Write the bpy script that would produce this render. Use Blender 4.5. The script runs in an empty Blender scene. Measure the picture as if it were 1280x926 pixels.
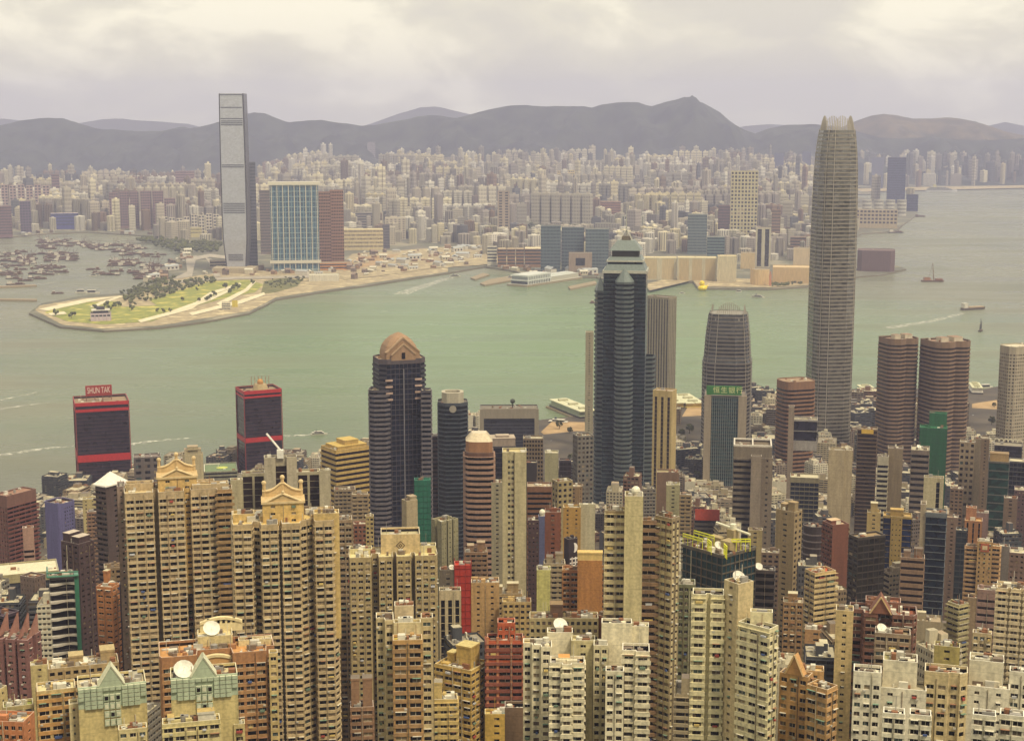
import bpy, bmesh, math, random
from mathutils import Vector, Matrix
R = math.radians
random.seed(7)
scene = bpy.context.scene
COL = scene.collection

# ------------------------------------------------------------------ camera, sky, sun, exposure
W0, H0, FPX = 1280.0, 926.0, 1900.0
PITCH = R(9.25)
CAMZ = 404.0
cd = bpy.data.cameras.new('camera')
cam = bpy.data.objects.new('camera', cd)
COL.objects.link(cam)
cam.location = (0, 0, CAMZ)
cam.rotation_euler = (R(90) - PITCH, 0, 0)
cd.sensor_fit = 'HORIZONTAL'
cd.sensor_width = 36.0
cd.lens = 36.0 * FPX / W0
cd.clip_start = 1.0
cd.clip_end = 60000.0
scene.camera = cam

SUN_EL, SUN_AZ = R(58), R(138)          # azimuth measured clockwise from +Y (north): behind the camera
world = bpy.data.worlds.new('World')
scene.world = world
world.use_nodes = True
nt = world.node_tree
nt.nodes.clear()
N = nt.nodes.new
out = N('ShaderNodeOutputWorld'); bg = N('ShaderNodeBackground')
sky = N('ShaderNodeTexSky'); sky.sky_type = 'NISHITA'; sky.sun_disc = False
sky.sun_elevation = SUN_EL; sky.sun_rotation = SUN_AZ
sky.air_density = 1.2; sky.dust_density = 4.0; sky.altitude = 400
tc = N('ShaderNodeTexCoord')
sep = N('ShaderNodeSeparateXYZ'); nt.links.new(tc.outputs['Generated'], sep.inputs[0])
def wmath(op, a, b):
    m = N('ShaderNodeMath'); m.operation = op
    for k, v in enumerate((a, b)):
        if hasattr(v, 'is_output'): nt.links.new(v, m.inputs[k])
        else: m.inputs[k].default_value = v
    return m.outputs[0]
zz = wmath('MAXIMUM', sep.outputs[2], 0.0)
zz = wmath('ADD', zz, 0.10)
cx = wmath('DIVIDE', sep.outputs[0], zz); cy = wmath('DIVIDE', sep.outputs[1], zz)
cmb = N('ShaderNodeCombineXYZ'); nt.links.new(cx, cmb.inputs[0]); nt.links.new(cy, cmb.inputs[1])
n1 = N('ShaderNodeTexNoise'); n1.inputs['Scale'].default_value = 0.95; n1.inputs['Detail'].default_value = 9
n1.inputs['Roughness'].default_value = 0.56; n1.inputs['Distortion'].default_value = 0.35
mpw = N('ShaderNodeMapping'); mpw.inputs['Scale'].default_value = (9.0, 9.0, 21.0); mpw.inputs['Location'].default_value = (2.3, 0.4, 0.2)
nt.links.new(tc.outputs['Generated'], mpw.inputs[0]); nt.links.new(mpw.outputs[0], n1.inputs['Vector'])
ramp = N('ShaderNodeValToRGB')
ramp.color_ramp.elements[0].position = 0.41; ramp.color_ramp.elements[0].color = (8.4, 7.8, 6.3, 1)
ramp.color_ramp.elements[1].position = 0.585; ramp.color_ramp.elements[1].color = (12.2, 11.3, 8.5, 1)
e = ramp.color_ramp.elements.new(0.5); e.color = (9.6, 8.9, 6.8, 1)
nt.links.new(n1.outputs['Fac'], ramp.inputs[0])
mx = N('ShaderNodeMix'); mx.data_type = 'RGBA'; mx.inputs['Factor'].default_value = 0.93
nt.links.new(sky.outputs[0], mx.inputs[6]); nt.links.new(ramp.outputs[0], mx.inputs[7])
nt.links.new(mx.outputs[2], bg.inputs['Color'])
bg.inputs['Strength'].default_value = 0.05
nt.links.new(bg.outputs[0], out.inputs['Surface'])

sl = bpy.data.lights.new('sun', 'SUN'); sun = bpy.data.objects.new('sun', sl); COL.objects.link(sun)
sl.energy = 1.5; sl.angle = R(10); sl.color = (1.0, 0.87, 0.62)
sdir = Vector((math.sin(SUN_AZ) * math.cos(SUN_EL), math.cos(SUN_AZ) * math.cos(SUN_EL), math.sin(SUN_EL)))
sun.rotation_euler = sdir.to_track_quat('Z', 'Y').to_euler()
sun.location = (0, 0, 2000)

vs = scene.view_settings
vs.view_transform = 'Standard'; vs.look = 'None'; vs.gamma = 1.0; vs.use_curve_mapping = False
vs.exposure = 1.10
cy_ = scene.cycles
cy_.max_bounces = 5; cy_.diffuse_bounces = 2; cy_.glossy_bounces = 3; cy_.volume_bounces = 1
cy_.transmission_bounces = 2; cy_.transparent_max_bounces = 4
cy_.use_denoising = True
cy_.caustics_reflective = False; cy_.caustics_refractive = False

# ------------------------------------------------------------------ picture <-> place
CP, SP = math.cos(PITCH), math.sin(PITCH)
def ray(px, py):
    u = (px - W0 / 2) / FPX; v = (H0 / 2 - py) / FPX
    return (u, CP + v * SP, -SP + v * CP)
def at(px, py, d):
    r = ray(px, py); t = d / r[1]
    return Vector((r[0] * t, d, CAMZ + r[2] * t)), FPX / t
def on(px, py, z=3.0):
    r = ray(px, py); t = (z - CAMZ) / r[2]
    return Vector((r[0] * t, r[1] * t, z))
def proj(p):
    x, y, z = p[0], p[1], p[2] - CAMZ
    f = y * CP - z * SP; u = y * SP + z * CP
    return (W0 / 2 + FPX * x / f, H0 / 2 - FPX * u / f)
def ground_z(x, y):
    return 3.0 + 397.0 * math.exp(-max(y, 0) / 350.0)

# ------------------------------------------------------------------ materials
def lin(c):
    return tuple(((v / 255.0) / 12.92 if v / 255.0 <= 0.04045 else ((v / 255.0 + 0.055) / 1.055) ** 2.4) for v in c)
MATS = {}
def wallmat(c, rough=0.85, var=0.16, obj=False):
    key = ('w', c, rough, var, obj)
    if key in MATS: return MATS[key]
    m = bpy.data.materials.new('render_%d_%d_%d' % c); m.use_nodes = True
    t = m.node_tree; b = t.nodes['Principled BSDF']
    b.inputs['Roughness'].default_value = rough
    tcn = t.nodes.new('ShaderNodeTexCoord'); mp = t.nodes.new('ShaderNodeMapping')
    mp.inputs['Scale'].default_value = (0.45, 0.45, 0.05)
    t.links.new(tcn.outputs['Object'], mp.inputs[0])
    no = t.nodes.new('ShaderNodeTexNoise'); no.inputs['Scale'].default_value = 1.0; no.inputs['Detail'].default_value = 5
    t.links.new(mp.outputs[0], no.inputs['Vector'])
    no2 = t.nodes.new('ShaderNodeTexNoise'); no2.inputs['Scale'].default_value = 0.9; no2.inputs['Detail'].default_value = 4
    t.links.new(tcn.outputs['Object'], no2.inputs['Vector'])
    ad = t.nodes.new('ShaderNodeMath'); ad.operation = 'ADD'
    t.links.new(no.outputs['Fac'], ad.inputs[0]); t.links.new(no2.outputs['Fac'], ad.inputs[1])
    mr = t.nodes.new('ShaderNodeMapRange'); mr.inputs[1].default_value = 0.6; mr.inputs[2].default_value = 1.4
    mr.inputs[3].default_value = 1 - var * 1.6; mr.inputs[4].default_value = 1 + var
    t.links.new(ad.outputs[0], mr.inputs[0])
    mixn = t.nodes.new('ShaderNodeMix'); mixn.data_type = 'RGBA'; mixn.blend_type = 'MULTIPLY'; mixn.inputs[0].default_value = 1.0
    if obj:
        oi = t.nodes.new('ShaderNodeObjectInfo'); t.links.new(oi.outputs['Color'], mixn.inputs[6])
    else:
        mixn.inputs[6].default_value = (*lin(c), 1)
    if not obj:                                          # panel joints every storey
        sx = t.nodes.new('ShaderNodeSeparateXYZ'); t.links.new(tcn.outputs['Object'], sx.inputs[0])
        def mth(op, a, c):
            q = t.nodes.new('ShaderNodeMath'); q.operation = op
            for k, v in enumerate((a, c)):
                if hasattr(v, 'is_output'): t.links.new(v, q.inputs[k])
                else: q.inputs[k].default_value = v
            return q.outputs[0]
        jn = mth('LESS_THAN', mth('FRACT', mth('DIVIDE', sx.outputs[2], 6.2), 0), .045)
        fac = mth('SUBTRACT', 1.0, mth('MULTIPLY', jn, .16))
        t.links.new(mth('MULTIPLY', mr.outputs[0], fac), mixn.inputs[7])
    else: t.links.new(mr.outputs[0], mixn.inputs[7])
    t.links.new(mixn.outputs[2], b.inputs['Base Color'])
    MATS[key] = m
    return m
def glassmat(c, rough=0.12, spec=0.5, var=0.5):
    key = ('g', c, rough, spec, var)
    if key in MATS: return MATS[key]
    m = bpy.data.materials.new('glass_%d_%d_%d' % c); m.use_nodes = True
    t = m.node_tree; b = t.nodes['Principled BSDF']
    b.inputs['Roughness'].default_value = rough
    b.inputs['Specular IOR Level'].default_value = spec
    tcn = t.nodes.new('ShaderNodeTexCoord')
    wn = t.nodes.new('ShaderNodeTexVoronoi'); wn.inputs['Scale'].default_value = 0.22
    mp = t.nodes.new('ShaderNodeMapping'); mp.inputs['Scale'].default_value = (1, 1, 1.4)
    t.links.new(tcn.outputs['Object'], mp.inputs[0]); t.links.new(mp.outputs[0], wn.inputs['Vector'])
    sp = t.nodes.new('ShaderNodeSeparateColor'); t.links.new(wn.outputs['Color'], sp.inputs[0])
    mr = t.nodes.new('ShaderNodeMapRange'); mr.inputs[3].default_value = 1 - var; mr.inputs[4].default_value = 1 + var
    t.links.new(sp.outputs[0], mr.inputs[0])
    mixn = t.nodes.new('ShaderNodeMix'); mixn.data_type = 'RGBA'; mixn.blend_type = 'MULTIPLY'; mixn.inputs[0].default_value = 1.0
    mixn.inputs[6].default_value = (*lin(c), 1)
    t.links.new(mr.outputs[0], mixn.inputs[7]); t.links.new(mixn.outputs[2], b.inputs['Base Color'])
    b.inputs['Metallic'].default_value = .3                     # coated glass; every panel sits at a slightly different angle
    ge = t.nodes.new('ShaderNodeNewGeometry')
    v1 = t.nodes.new('ShaderNodeVectorMath'); v1.operation = 'SUBTRACT'; v1.inputs[1].default_value = (.5, .5, .5); t.links.new(wn.outputs['Color'], v1.inputs[0])
    v2 = t.nodes.new('ShaderNodeVectorMath'); v2.operation = 'SCALE'; v2.inputs['Scale'].default_value = .10; t.links.new(v1.outputs[0], v2.inputs[0])
    v3 = t.nodes.new('ShaderNodeVectorMath'); v3.operation = 'ADD'; t.links.new(ge.outputs['Normal'], v3.inputs[0]); t.links.new(v2.outputs[0], v3.inputs[1])
    v4 = t.nodes.new('ShaderNodeVectorMath'); v4.operation = 'NORMALIZE'; t.links.new(v3.outputs[0], v4.inputs[0]); t.links.new(v4.outputs[0], b.inputs['Normal'])
    MATS[key] = m
    return m
def flat(c, rough=0.7, metal=0.0):
    key = ('f', c, rough, metal)
    if key in MATS: return MATS[key]
    m = bpy.data.materials.new('paint_%d_%d_%d' % c); m.use_nodes = True
    t = m.node_tree; b = t.nodes['Principled BSDF']
    b.inputs['Roughness'].default_value = rough; b.inputs['Metallic'].default_value = metal
    no = t.nodes.new('ShaderNodeTexNoise'); no.inputs['Scale'].default_value = 0.6; no.inputs['Detail'].default_value = 4
    tcn = t.nodes.new('ShaderNodeTexCoord'); t.links.new(tcn.outputs['Object'], no.inputs['Vector'])
    mr = t.nodes.new('ShaderNodeMapRange'); mr.inputs[1].default_value = 0.3; mr.inputs[2].default_value = 0.7
    mr.inputs[3].default_value = 0.82; mr.inputs[4].default_value = 1.12
    t.links.new(no.outputs['Fac'], mr.inputs[0])
    mixn = t.nodes.new('ShaderNodeMix'); mixn.data_type = 'RGBA'; mixn.blend_type = 'MULTIPLY'; mixn.inputs[0].default_value = 1.0
    mixn.inputs[6].default_value = (*lin(c), 1); t.links.new(mr.outputs[0], mixn.inputs[7])
    t.links.new(mixn.outputs[2], b.inputs['Base Color'])
    MATS[key] = m
    return m

# ------------------------------------------------------------------ mesh collector (world coordinates, written into a parent's frame)
class MB:
    def __init__(s): s.v = []; s.f = []; s.m = []; s.mats = []
    def mi(s, mat):
        if mat not in s.mats: s.mats.append(mat)
        return s.mats.index(mat)
    def poly(s, pts, mat):
        n = len(s.v); s.v.extend([tuple(p) for p in pts]); s.f.append(tuple(range(n, n + len(pts)))); s.m.append(s.mi(mat))
    def wall(s, p, q, z0, z1, mat):          # vertical quad from p to q (outside on the right of p->q)
        if z1 - z0 < 0.02: return
        s.poly([(p[0], p[1], z0), (q[0], q[1], z0), (q[0], q[1], z1), (p[0], p[1], z1)], mat)
    def prism(s, pl, z0, z1, mat, top=None, bottom=False):
        n = len(pl)
        for i in range(n): s.wall(pl[i], pl[(i + 1) % n], z0, z1, mat)
        s.poly([(p[0], p[1], z1) for p in pl], top or mat)
        if bottom: s.poly([(p[0], p[1], z0) for p in reversed(pl)], mat)
    def box(s, c, x, y, hx, hy, z0, z1, mat, top=None):     # c centre, x/y unit axes (2D)
        pl = [(c[0] + x[0] * a + y[0] * b, c[1] + x[1] * a + y[1] * b) for a, b in ((-hx, -hy), (hx, -hy), (hx, hy), (-hx, hy))]
        s.prism(pl, z0, z1, mat, top, True)
    def loft(s, rings, mat, cap=True, mats=None):          # rings: lists of 3D points, same count
        for k in range(len(rings) - 1):
            a, b = rings[k], rings[k + 1]; n = len(a)
            mm = mats[k] if mats else mat
            for i in range(n):
                j = (i + 1) % n
                s.poly([a[i], a[j], b[j], b[i]], mm)
        if cap: s.poly(rings[-1], mats[-1] if mats else mat)
    def tube(s, p, q, r, mat, n=6, r2=None):
        p = Vector(p); q = Vector(q); d = (q - p).normalized()
        a = d.orthogonal().normalized(); b = d.cross(a)
        r2 = r if r2 is None else r2
        A = [p + (a * math.cos(2 * math.pi * i / n) + b * math.sin(2 * math.pi * i / n)) * r for i in range(n)]
        B = [q + (a * math.cos(2 * math.pi * i / n) + b * math.sin(2 * math.pi * i / n)) * r2 for i in range(n)]
        s.loft([A, B], mat); s.poly(list(reversed(A)), mat)
    def ball(s, c, r, mat, n=8, m=5, sz=1.0):
        rings = []
        for k in range(1, m):
            th = math.pi * k / m
            rings.append([(c[0] + r * math.sin(th) * math.cos(2 * math.pi * i / n), c[1] + r * math.sin(th) * math.sin(2 * math.pi * i / n), c[2] - r * sz * math.cos(th)) for i in range(n)])
        for k in range(len(rings) - 1):
            a, b = rings[k], rings[k + 1]
            for i in range(n): s.poly([a[i], a[(i + 1) % n], b[(i + 1) % n], b[i]], mat)
        for i in range(n):
            s.poly([(c[0], c[1], c[2] - r * sz), rings[0][(i + 1) % n], rings[0][i]], mat)
            s.poly([(c[0], c[1], c[2] + r * sz), rings[-1][i], rings[-1][(i + 1) % n]], mat)
    def build(s, name, parent=None, kind=None, label=None):
        if not s.f: return None
        me = bpy.data.meshes.new(name)
        vv = s.v
        if parent is not None:
            inv = parent.matrix_basis.inverted()
            vv = [tuple(inv @ Vector(p)) for p in vv]
        me.from_pydata(vv, [], s.f)
        for m in s.mats: me.materials.append(m)
        me.polygons.foreach_set('material_index', s.m)
        me.update()
        o = bpy.data.objects.new(name, me); COL.objects.link(o)
        if parent is not None: o.parent = parent
        if kind: o['kind'] = kind
        if label: o['label'] = label
        return o
def tag(o, label=None, cat=None, group=None, kind=None):
    if label: o['label'] = label
    if cat: o['category'] = cat
    if group: o['group'] = group
    if kind: o['kind'] = kind
    return o
def empty(name, loc, rz=0.0):
    o = bpy.data.objects.new(name, None); COL.objects.link(o)
    o.empty_display_size = 1.0
    o.location = loc; o.rotation_euler = (0, 0, rz)
    o.matrix_basis = Matrix.Translation(Vector(loc)) @ Matrix.Rotation(rz, 4, 'Z')
    return o

# ------------------------------------------------------------------ polygons
def offset(pl, d):                       # d > 0 outwards (pl counter-clockwise)
    n = len(pl); res = []
    for i in range(n):
        p0, p1, p2 = pl[i - 1], pl[i], pl[(i + 1) % n]
        d1 = Vector((p1[0] - p0[0], p1[1] - p0[1])); d2 = Vector((p2[0] - p1[0], p2[1] - p1[1]))
        if d1.length < 1e-6 or d2.length < 1e-6: res.append(p1); continue
        d1.normalize(); d2.normalize()
        n1 = Vector((d1.y, -d1.x)); n2 = Vector((d2.y, -d2.x))
        b = n1 + n2
        k = b.length_squared
        if k < 0.15: b = n1; k = 1.0; sc = d
        else: sc = 2 * d / k
        res.append((p1[0] + b.x * sc, p1[1] + b.y * sc))
    return res
def inside(p, pl):
    c = False; n = len(pl)
    for i in range(n):
        a, b = pl[i], pl[i - 1]
        if (a[1] > p[1]) != (b[1] > p[1]) and p[0] < (b[0] - a[0]) * (p[1] - a[1]) / (b[1] - a[1]) + a[0]: c = not c
    return c

# ------------------------------------------------------------------ facade
G_DARK = glassmat((26, 21, 22), 0.2, 0.35)
G_NAVY = glassmat((22, 30, 52), 0.10, 0.5)
G_TEAL = glassmat((28, 58, 66), 0.10, 0.5)
G_GREY = glassmat((70, 72, 78), 0.12, 0.5)
G_BROWN = glassmat((50, 36, 32), 0.15, 0.4)
G_MAUVE = glassmat((58, 48, 56), 0.15, 0.4)
PANES = [glassmat((30, 24, 22), 0.18, 0.3), glassmat((60, 58, 56), 0.15, 0.4), wallmat((150, 132, 104), 0.6, 0.2), wallmat((96, 80, 66), 0.6, 0.25), glassmat((80, 92, 92), 0.12, 0.5)]
PW = [40, 22, 14, 15, 9]
FRAME = flat((188, 178, 160), 0.6)
ST = {
 'resi':   dict(fh=2.95, wr=.50, bay=3.0, pr=.38, bo=0.0, panes=1),
 'resi2':  dict(fh=2.95, wr=.56, bay=4.0, pr=.24, bo=0.18, panes=1),
 'hood':   dict(fh=2.95, wr=.50, bay=3.4, pr=.34, bo=0.45, panes=1),
 'balc':   dict(fh=3.0, wr=.56, bay=5.5, pr=.12, bo=1.0, panes=1),
 'slot':   dict(fh=2.95, wr=.36, bay=2.6, pr=.55, bo=0.0, panes=1),
 'sparse': dict(fh=2.95, wr=.36, bay=7.0, pr=.78, bo=0.0, panes=1),
 'grid':   dict(fh=3.6, wr=.50, bay=2.6, pr=.42, bo=0.0, panes=1),
 'band':   dict(fh=3.7, wr=.50, bay=0, pr=0, bo=0.12, panes=0),
 'bandlip': dict(fh=3.7, wr=.55, bay=0, pr=0, bo=0.6, panes=0),
 'curtain': dict(fh=4.0, wr=.84, bay=3.2, pr=.07, bo=0.0, panes=0, t=.12),
 'lines':  dict(fh=4.0, wr=.86, bay=0, pr=0, bo=0.05, panes=0, t=.12),
 'lines3': dict(fh=12.0, wr=.94, bay=0, pr=0, bo=0.15, panes=0, t=.12),
 'fins':   dict(fh=4.0, wr=.97, bay=2.3, pr=.38, bo=0.0, panes=0, t=.5),
 'stripes': dict(fh=3.6, wr=.55, bay=3.0, pr=.35, bo=-.12, panes=0, t=.4),
 'blank':  None,
}
def facade(mw, wins, pl, z0, z1, styles, wall, band, th):
    """Shell over the outline pl: each edge gets its storeys; returns the polygon of the glazed core."""
    n = len(pl); T = 0.38
    core = offset(pl, -T)
    for i in range(n):
        p, q = Vector(pl[i]), Vector(pl[(i + 1) % n])
        cp, cq = Vector(core[i]), Vector(core[(i + 1) % n])
        L = (q - p).length
        st = styles[i]
        if isinstance(st, str): st = ST[st]
        if st is None or L < 1.4 or (st['bay'] and L < 2.2 and st['panes']):
            mw.wall(p, q, z0, z1, wall); continue
        dv = (q - p) / L; nv = Vector((dv.y, -dv.x))
        bo = st['bo']; fh = st['fh']; wr = st['wr']
        o2 = offset(pl, bo) if abs(bo) > 0.01 else pl
        bp, bq = Vector(o2[i]), Vector(o2[(i + 1) % n])
        if z1 - z0 < fh + th: mw.wall(p, q, z0, z1, wall); continue
        mw.wall(p, q, z1 - th, z1, wall)
        nf = int((z1 - th - z0) / fh)
        zt = z1 - th
        # soffit of the top band
        mw.poly([(p.x, p.y, zt), (cp.x, cp.y, zt), (cq.x, cq.y, zt), (q.x, q.y, zt)], wall)
        if bo > 0.05:
            mw.poly([(p.x, p.y, zt + .25), (q.x, q.y, zt + .25), (bq.x, bq.y, zt + .25), (bp.x, bp.y, zt + .25)], band)
            mw.wall(bp, bq, zt, zt + .25, band)
            mw.poly([(p.x, p.y, zt), (bp.x, bp.y, zt), (bq.x, bq.y, zt), (q.x, q.y, zt)], band)
        nb = max(1, int(round(L / st['bay']))) if st['bay'] else 1
        bw = L / nb; pw = bw * st['pr']
        for k in range(nf):
            a = zt - k * fh; wb = a - fh * wr; b = a - fh
            mw.wall(bp, bq, b, wb, band)
            mw.poly([(bp.x, bp.y, wb), (bq.x, bq.y, wb), (cq.x, cq.y, wb), (cp.x, cp.y, wb)], band)
            mw.poly([(bp.x, bp.y, b), (cp.x, cp.y, b), (cq.x, cq.y, b), (bq.x, bq.y, b)], band)
            if st['panes']:
                for j in range(nb):
                    c = p + dv * (bw * (j + .5)) - nv * (T - .07)
                    wins.append((c, dv, nv, bw - pw, fh * wr, (a + wb) / 2))
        zb = zt - nf * fh
        mw.wall(p, q, z0, zb, wall)
        if st['bay'] and pw > 0.05:
            po = p + nv * .03
            for j in range(nb + 1):
                u0 = max(0.0, bw * j - pw / 2); u1 = min(L, bw * j + pw / 2)
                a = po + dv * u0; b = po + dv * u1
                mw.wall(a, b, zb, zt, wall)
                ia, ib = a - nv * (T + .03), b - nv * (T + .03)
                if j > 0: mw.wall(ia, a, zb, zt, wall)
                if j < nb: mw.wall(b, ib, zb, zt, wall)
    return core

# unit window (1 x 1, faces -y), five looks; copies share these meshes
def unit_window(k):
    mb = MB()
    for x0, x1 in ((-.5, -.02), (.02, .5)):
        mb.poly([(x0, 0, -.5), (x1, 0, -.5), (x1, 0, .5), (x0, 0, .5)], PANES[k] if k != 1 or x0 < 0 else PANES[0])
    def bar(x0, x1, z0, z1):
        mb.poly([(x0, -.05, z0), (x1, -.05, z0), (x1, -.05, z1), (x0, -.05, z1)], FRAME)
        mb.poly([(x0, -.05, z1), (x1, -.05, z1), (x1, 0, z1), (x0, 0, z1)], FRAME)
    bar(-.03, .03, -.5, .5); bar(-.5, .5, -.5, -.42)
    me = bpy.data.meshes.new('window')
    me.from_pydata(mb.v, [], mb.f)
    for m in mb.mats: me.materials.append(m)
    me.polygons.foreach_set('material_index', mb.m); me.update()
    return me
UNITW = [unit_window(k) for k in range(5)]
AC = flat((196, 190, 176), 0.5)
CANO = [flat((196, 190, 176), .6), flat((120, 150, 130), .6), flat((150, 110, 84), .6), flat((214, 208, 190), .6)]
LAUN = [flat((196, 196, 200), .9), flat((160, 70, 60), .9), flat((70, 90, 140), .9), flat((206, 180, 110), .9), flat((110, 130, 110), .9)]
def put_windows(root, wins, nparts, ac=0.0, rnd=random):
    """The nparts windows that show largest become parts; the others are one mesh of kind stuff."""
    rest = MB(); acs = MB(); can = MB()
    cand = []
    for w in wins:
        c, dv, nv, ww, hh, zc = w
        q = proj((c.x, c.y, zc))
        vis = -20 < q[0] < 1300 and q[1] < 940 and nv.dot(Vector((-c.x, -c.y)).normalized()) > 0.12
        cand.append((0 if vis else 1, -zc, w))
    cand.sort(key=lambda t: (t[0], t[1]))
    inv = root.matrix_basis.inverted()
    for k, (nov, _z, w) in enumerate(cand):
        c, dv, nv, ww, hh, zc = w
        u = rnd.random()
        if ww > 1.2 and u < .3: sh = ww * rnd.uniform(.1, .3); c = c + dv * sh / 2 * rnd.choice((-1, 1)); ww -= sh
        look = rnd.choices(range(5), PW)[0]
        if k < nparts and not nov:
            o = bpy.data.objects.new('window', UNITW[look]); COL.objects.link(o)
            ang = math.atan2(dv.y, dv.x)
            o.parent = root
            o.matrix_basis = inv @ Matrix.Translation((c.x, c.y, zc)) @ Matrix.Rotation(ang, 4, 'Z') @ Matrix.Diagonal((ww, 1, hh, 1))
        else:
            a = c - dv * ww / 2; b = c + dv * ww / 2
            m = (a + b) / 2
            if ww > 1.5:
                rest.wall(a, m - dv * .06, zc - hh / 2, zc + hh / 2, PANES[look]); rest.wall(m + dv * .06, b, zc - hh / 2, zc + hh / 2, PANES[look if rnd.random() < .6 else 0])
            else: rest.wall(a, b, zc - hh / 2, zc + hh / 2, PANES[look])
        if nparts and not nov:
            u = rnd.random(); o2 = c + nv * .75
            if u < .16: can.box((o2.x, o2.y), dv, nv, ww * .52, .42, zc + hh / 2 + .02, zc + hh / 2 + .14, rnd.choice(CANO))
            elif u < .22: can.box((o2.x, o2.y), dv, nv, ww * rnd.uniform(.2, .45), .3, zc - hh * .45, zc - hh * .45 + rnd.uniform(.4, .9), rnd.choice(LAUN))
        if ac and not nov and rnd.random() < ac:
            s = c + nv * .55 + dv * (ww / 2 + .1) * rnd.choice((-1, 1)) * .8
            z = zc - hh / 2 - .35
            acs.box((s.x, s.y), dv, nv, .45, .3, z - .3, z + .3, AC)
    rest.build('remaining_windows', root, 'stuff')
    acs.build('air_conditioners', root, 'stuff')
    can.build('window_canopies', root, 'stuff')

# ------------------------------------------------------------------ block: picture box -> world footprint
class Block: pass
def block(xl, xm, xr, yt, d, r=0.8):
    b = Block()
    P, s = at(xm, yt, d)
    tau = P.x / P.y; beta = math.atan(tau)
    A, Bp = (xm - xl) / s, (xr - xm) / s
    b.s = s
    if A >= Bp:
        a = beta + (math.atan(Bp / (A * r)) if Bp > 0 else 0.0)
        Wd = A / (math.cos(a) + math.sin(a) * tau)
        X = Vector((math.cos(a), -math.sin(a))); O = Vector((P.x, P.y)) - X * Wd
    else:
        a = beta - (math.atan(A / (Bp * r)) if A > 0 else 0.0)
        Wd = Bp / (math.cos(a) + math.sin(a) * tau)
        X = Vector((math.cos(a), -math.sin(a))); O = Vector((P.x, P.y))
    b.a = a; b.X = X; b.Y = Vector((math.sin(a), math.cos(a))); b.O = O; b.W = Wd; b.D = Wd * r; b.z1 = P.z
    b.side = max(A, Bp) > 0 and min(A, Bp) > 0
    return b
def plan(b, kind, prm=None):
    W, D = b.W, b.D
    if kind == 'rect': loc = [(0, 0), (W, 0), (W, D), (0, D)]
    elif kind == 'cut':
        c = prm or .18; cx, cy = c * W, c * W
        loc = [(cx, 0), (W - cx, 0), (W, cy), (W, D - cy), (W - cx, D), (cx, D), (0, D - cy), (0, cy)]
    elif kind == 'round':
        c = (prm or .3) * min(W, D); loc = []
        for (ox, oy, a0) in ((W - c, c, -90), (W - c, D - c, 0), (c, D - c, 90), (c, c, 180)):
            for k in range(5):
                t = R(a0 + 22.5 * k); loc.append((ox + c * math.cos(t), oy + c * math.sin(t)))
    elif kind == 'oval':
        loc = [(W / 2 + W / 2 * math.cos(R(t)), D / 2 + D / 2 * math.sin(R(t))) for t in range(0, 360, 20)]
    elif kind == 'bays':                 # front broken into bays with recesses
        nb, dep = prm; loc = []; w = W / nb
        for k in range(nb):
            loc += [(k * w, 0 if k else dep * .6), (k * w, 0)] if k == 0 else []
            loc += [] if k == 0 else [(k * w + .12 * w, dep), (k * w + .12 * w, 0)]
            loc += [(k * w + w * (.88 if k < nb - 1 else 1), 0)]
            if k < nb - 1: loc += [(k * w + w * .88, dep)]
        loc = [p for i, p in enumerate(loc) if i == 0 or (abs(p[0] - loc[i - 1][0]) + abs(p[1] - loc[i - 1][1])) > .05]
        if loc[0] == (0, dep * .6): loc = loc[1:]
        loc += [(W, D * .38), (W - .1 * W, D * .38), (W - .1 * W, D * .62), (W, D * .62), (W, D), (0, D), (0, D * .62), (.1 * W, D * .62), (.1 * W, D * .38), (0, D * .38)]
    elif kind == 'front':                # prm: list of (fraction of the front, depth in metres)
        loc = [(f * W, y) for f, y in prm] + [(W, D), (0, D)]
        loc = [p for i, p in enumerate(loc) if i == 0 or (abs(p[0] - loc[i - 1][0]) + abs(p[1] - loc[i - 1][1])) > .05]
    elif kind == 'poly': loc = [(f * W, g * D) for f, g in prm]
    return [tuple(b.O + b.X * x + b.Y * y) for x, y in loc], loc
ROOFS = [(176, 166, 140), (150, 140, 122), (196, 186, 156), (120, 108, 96), (168, 150, 124)]
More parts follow.
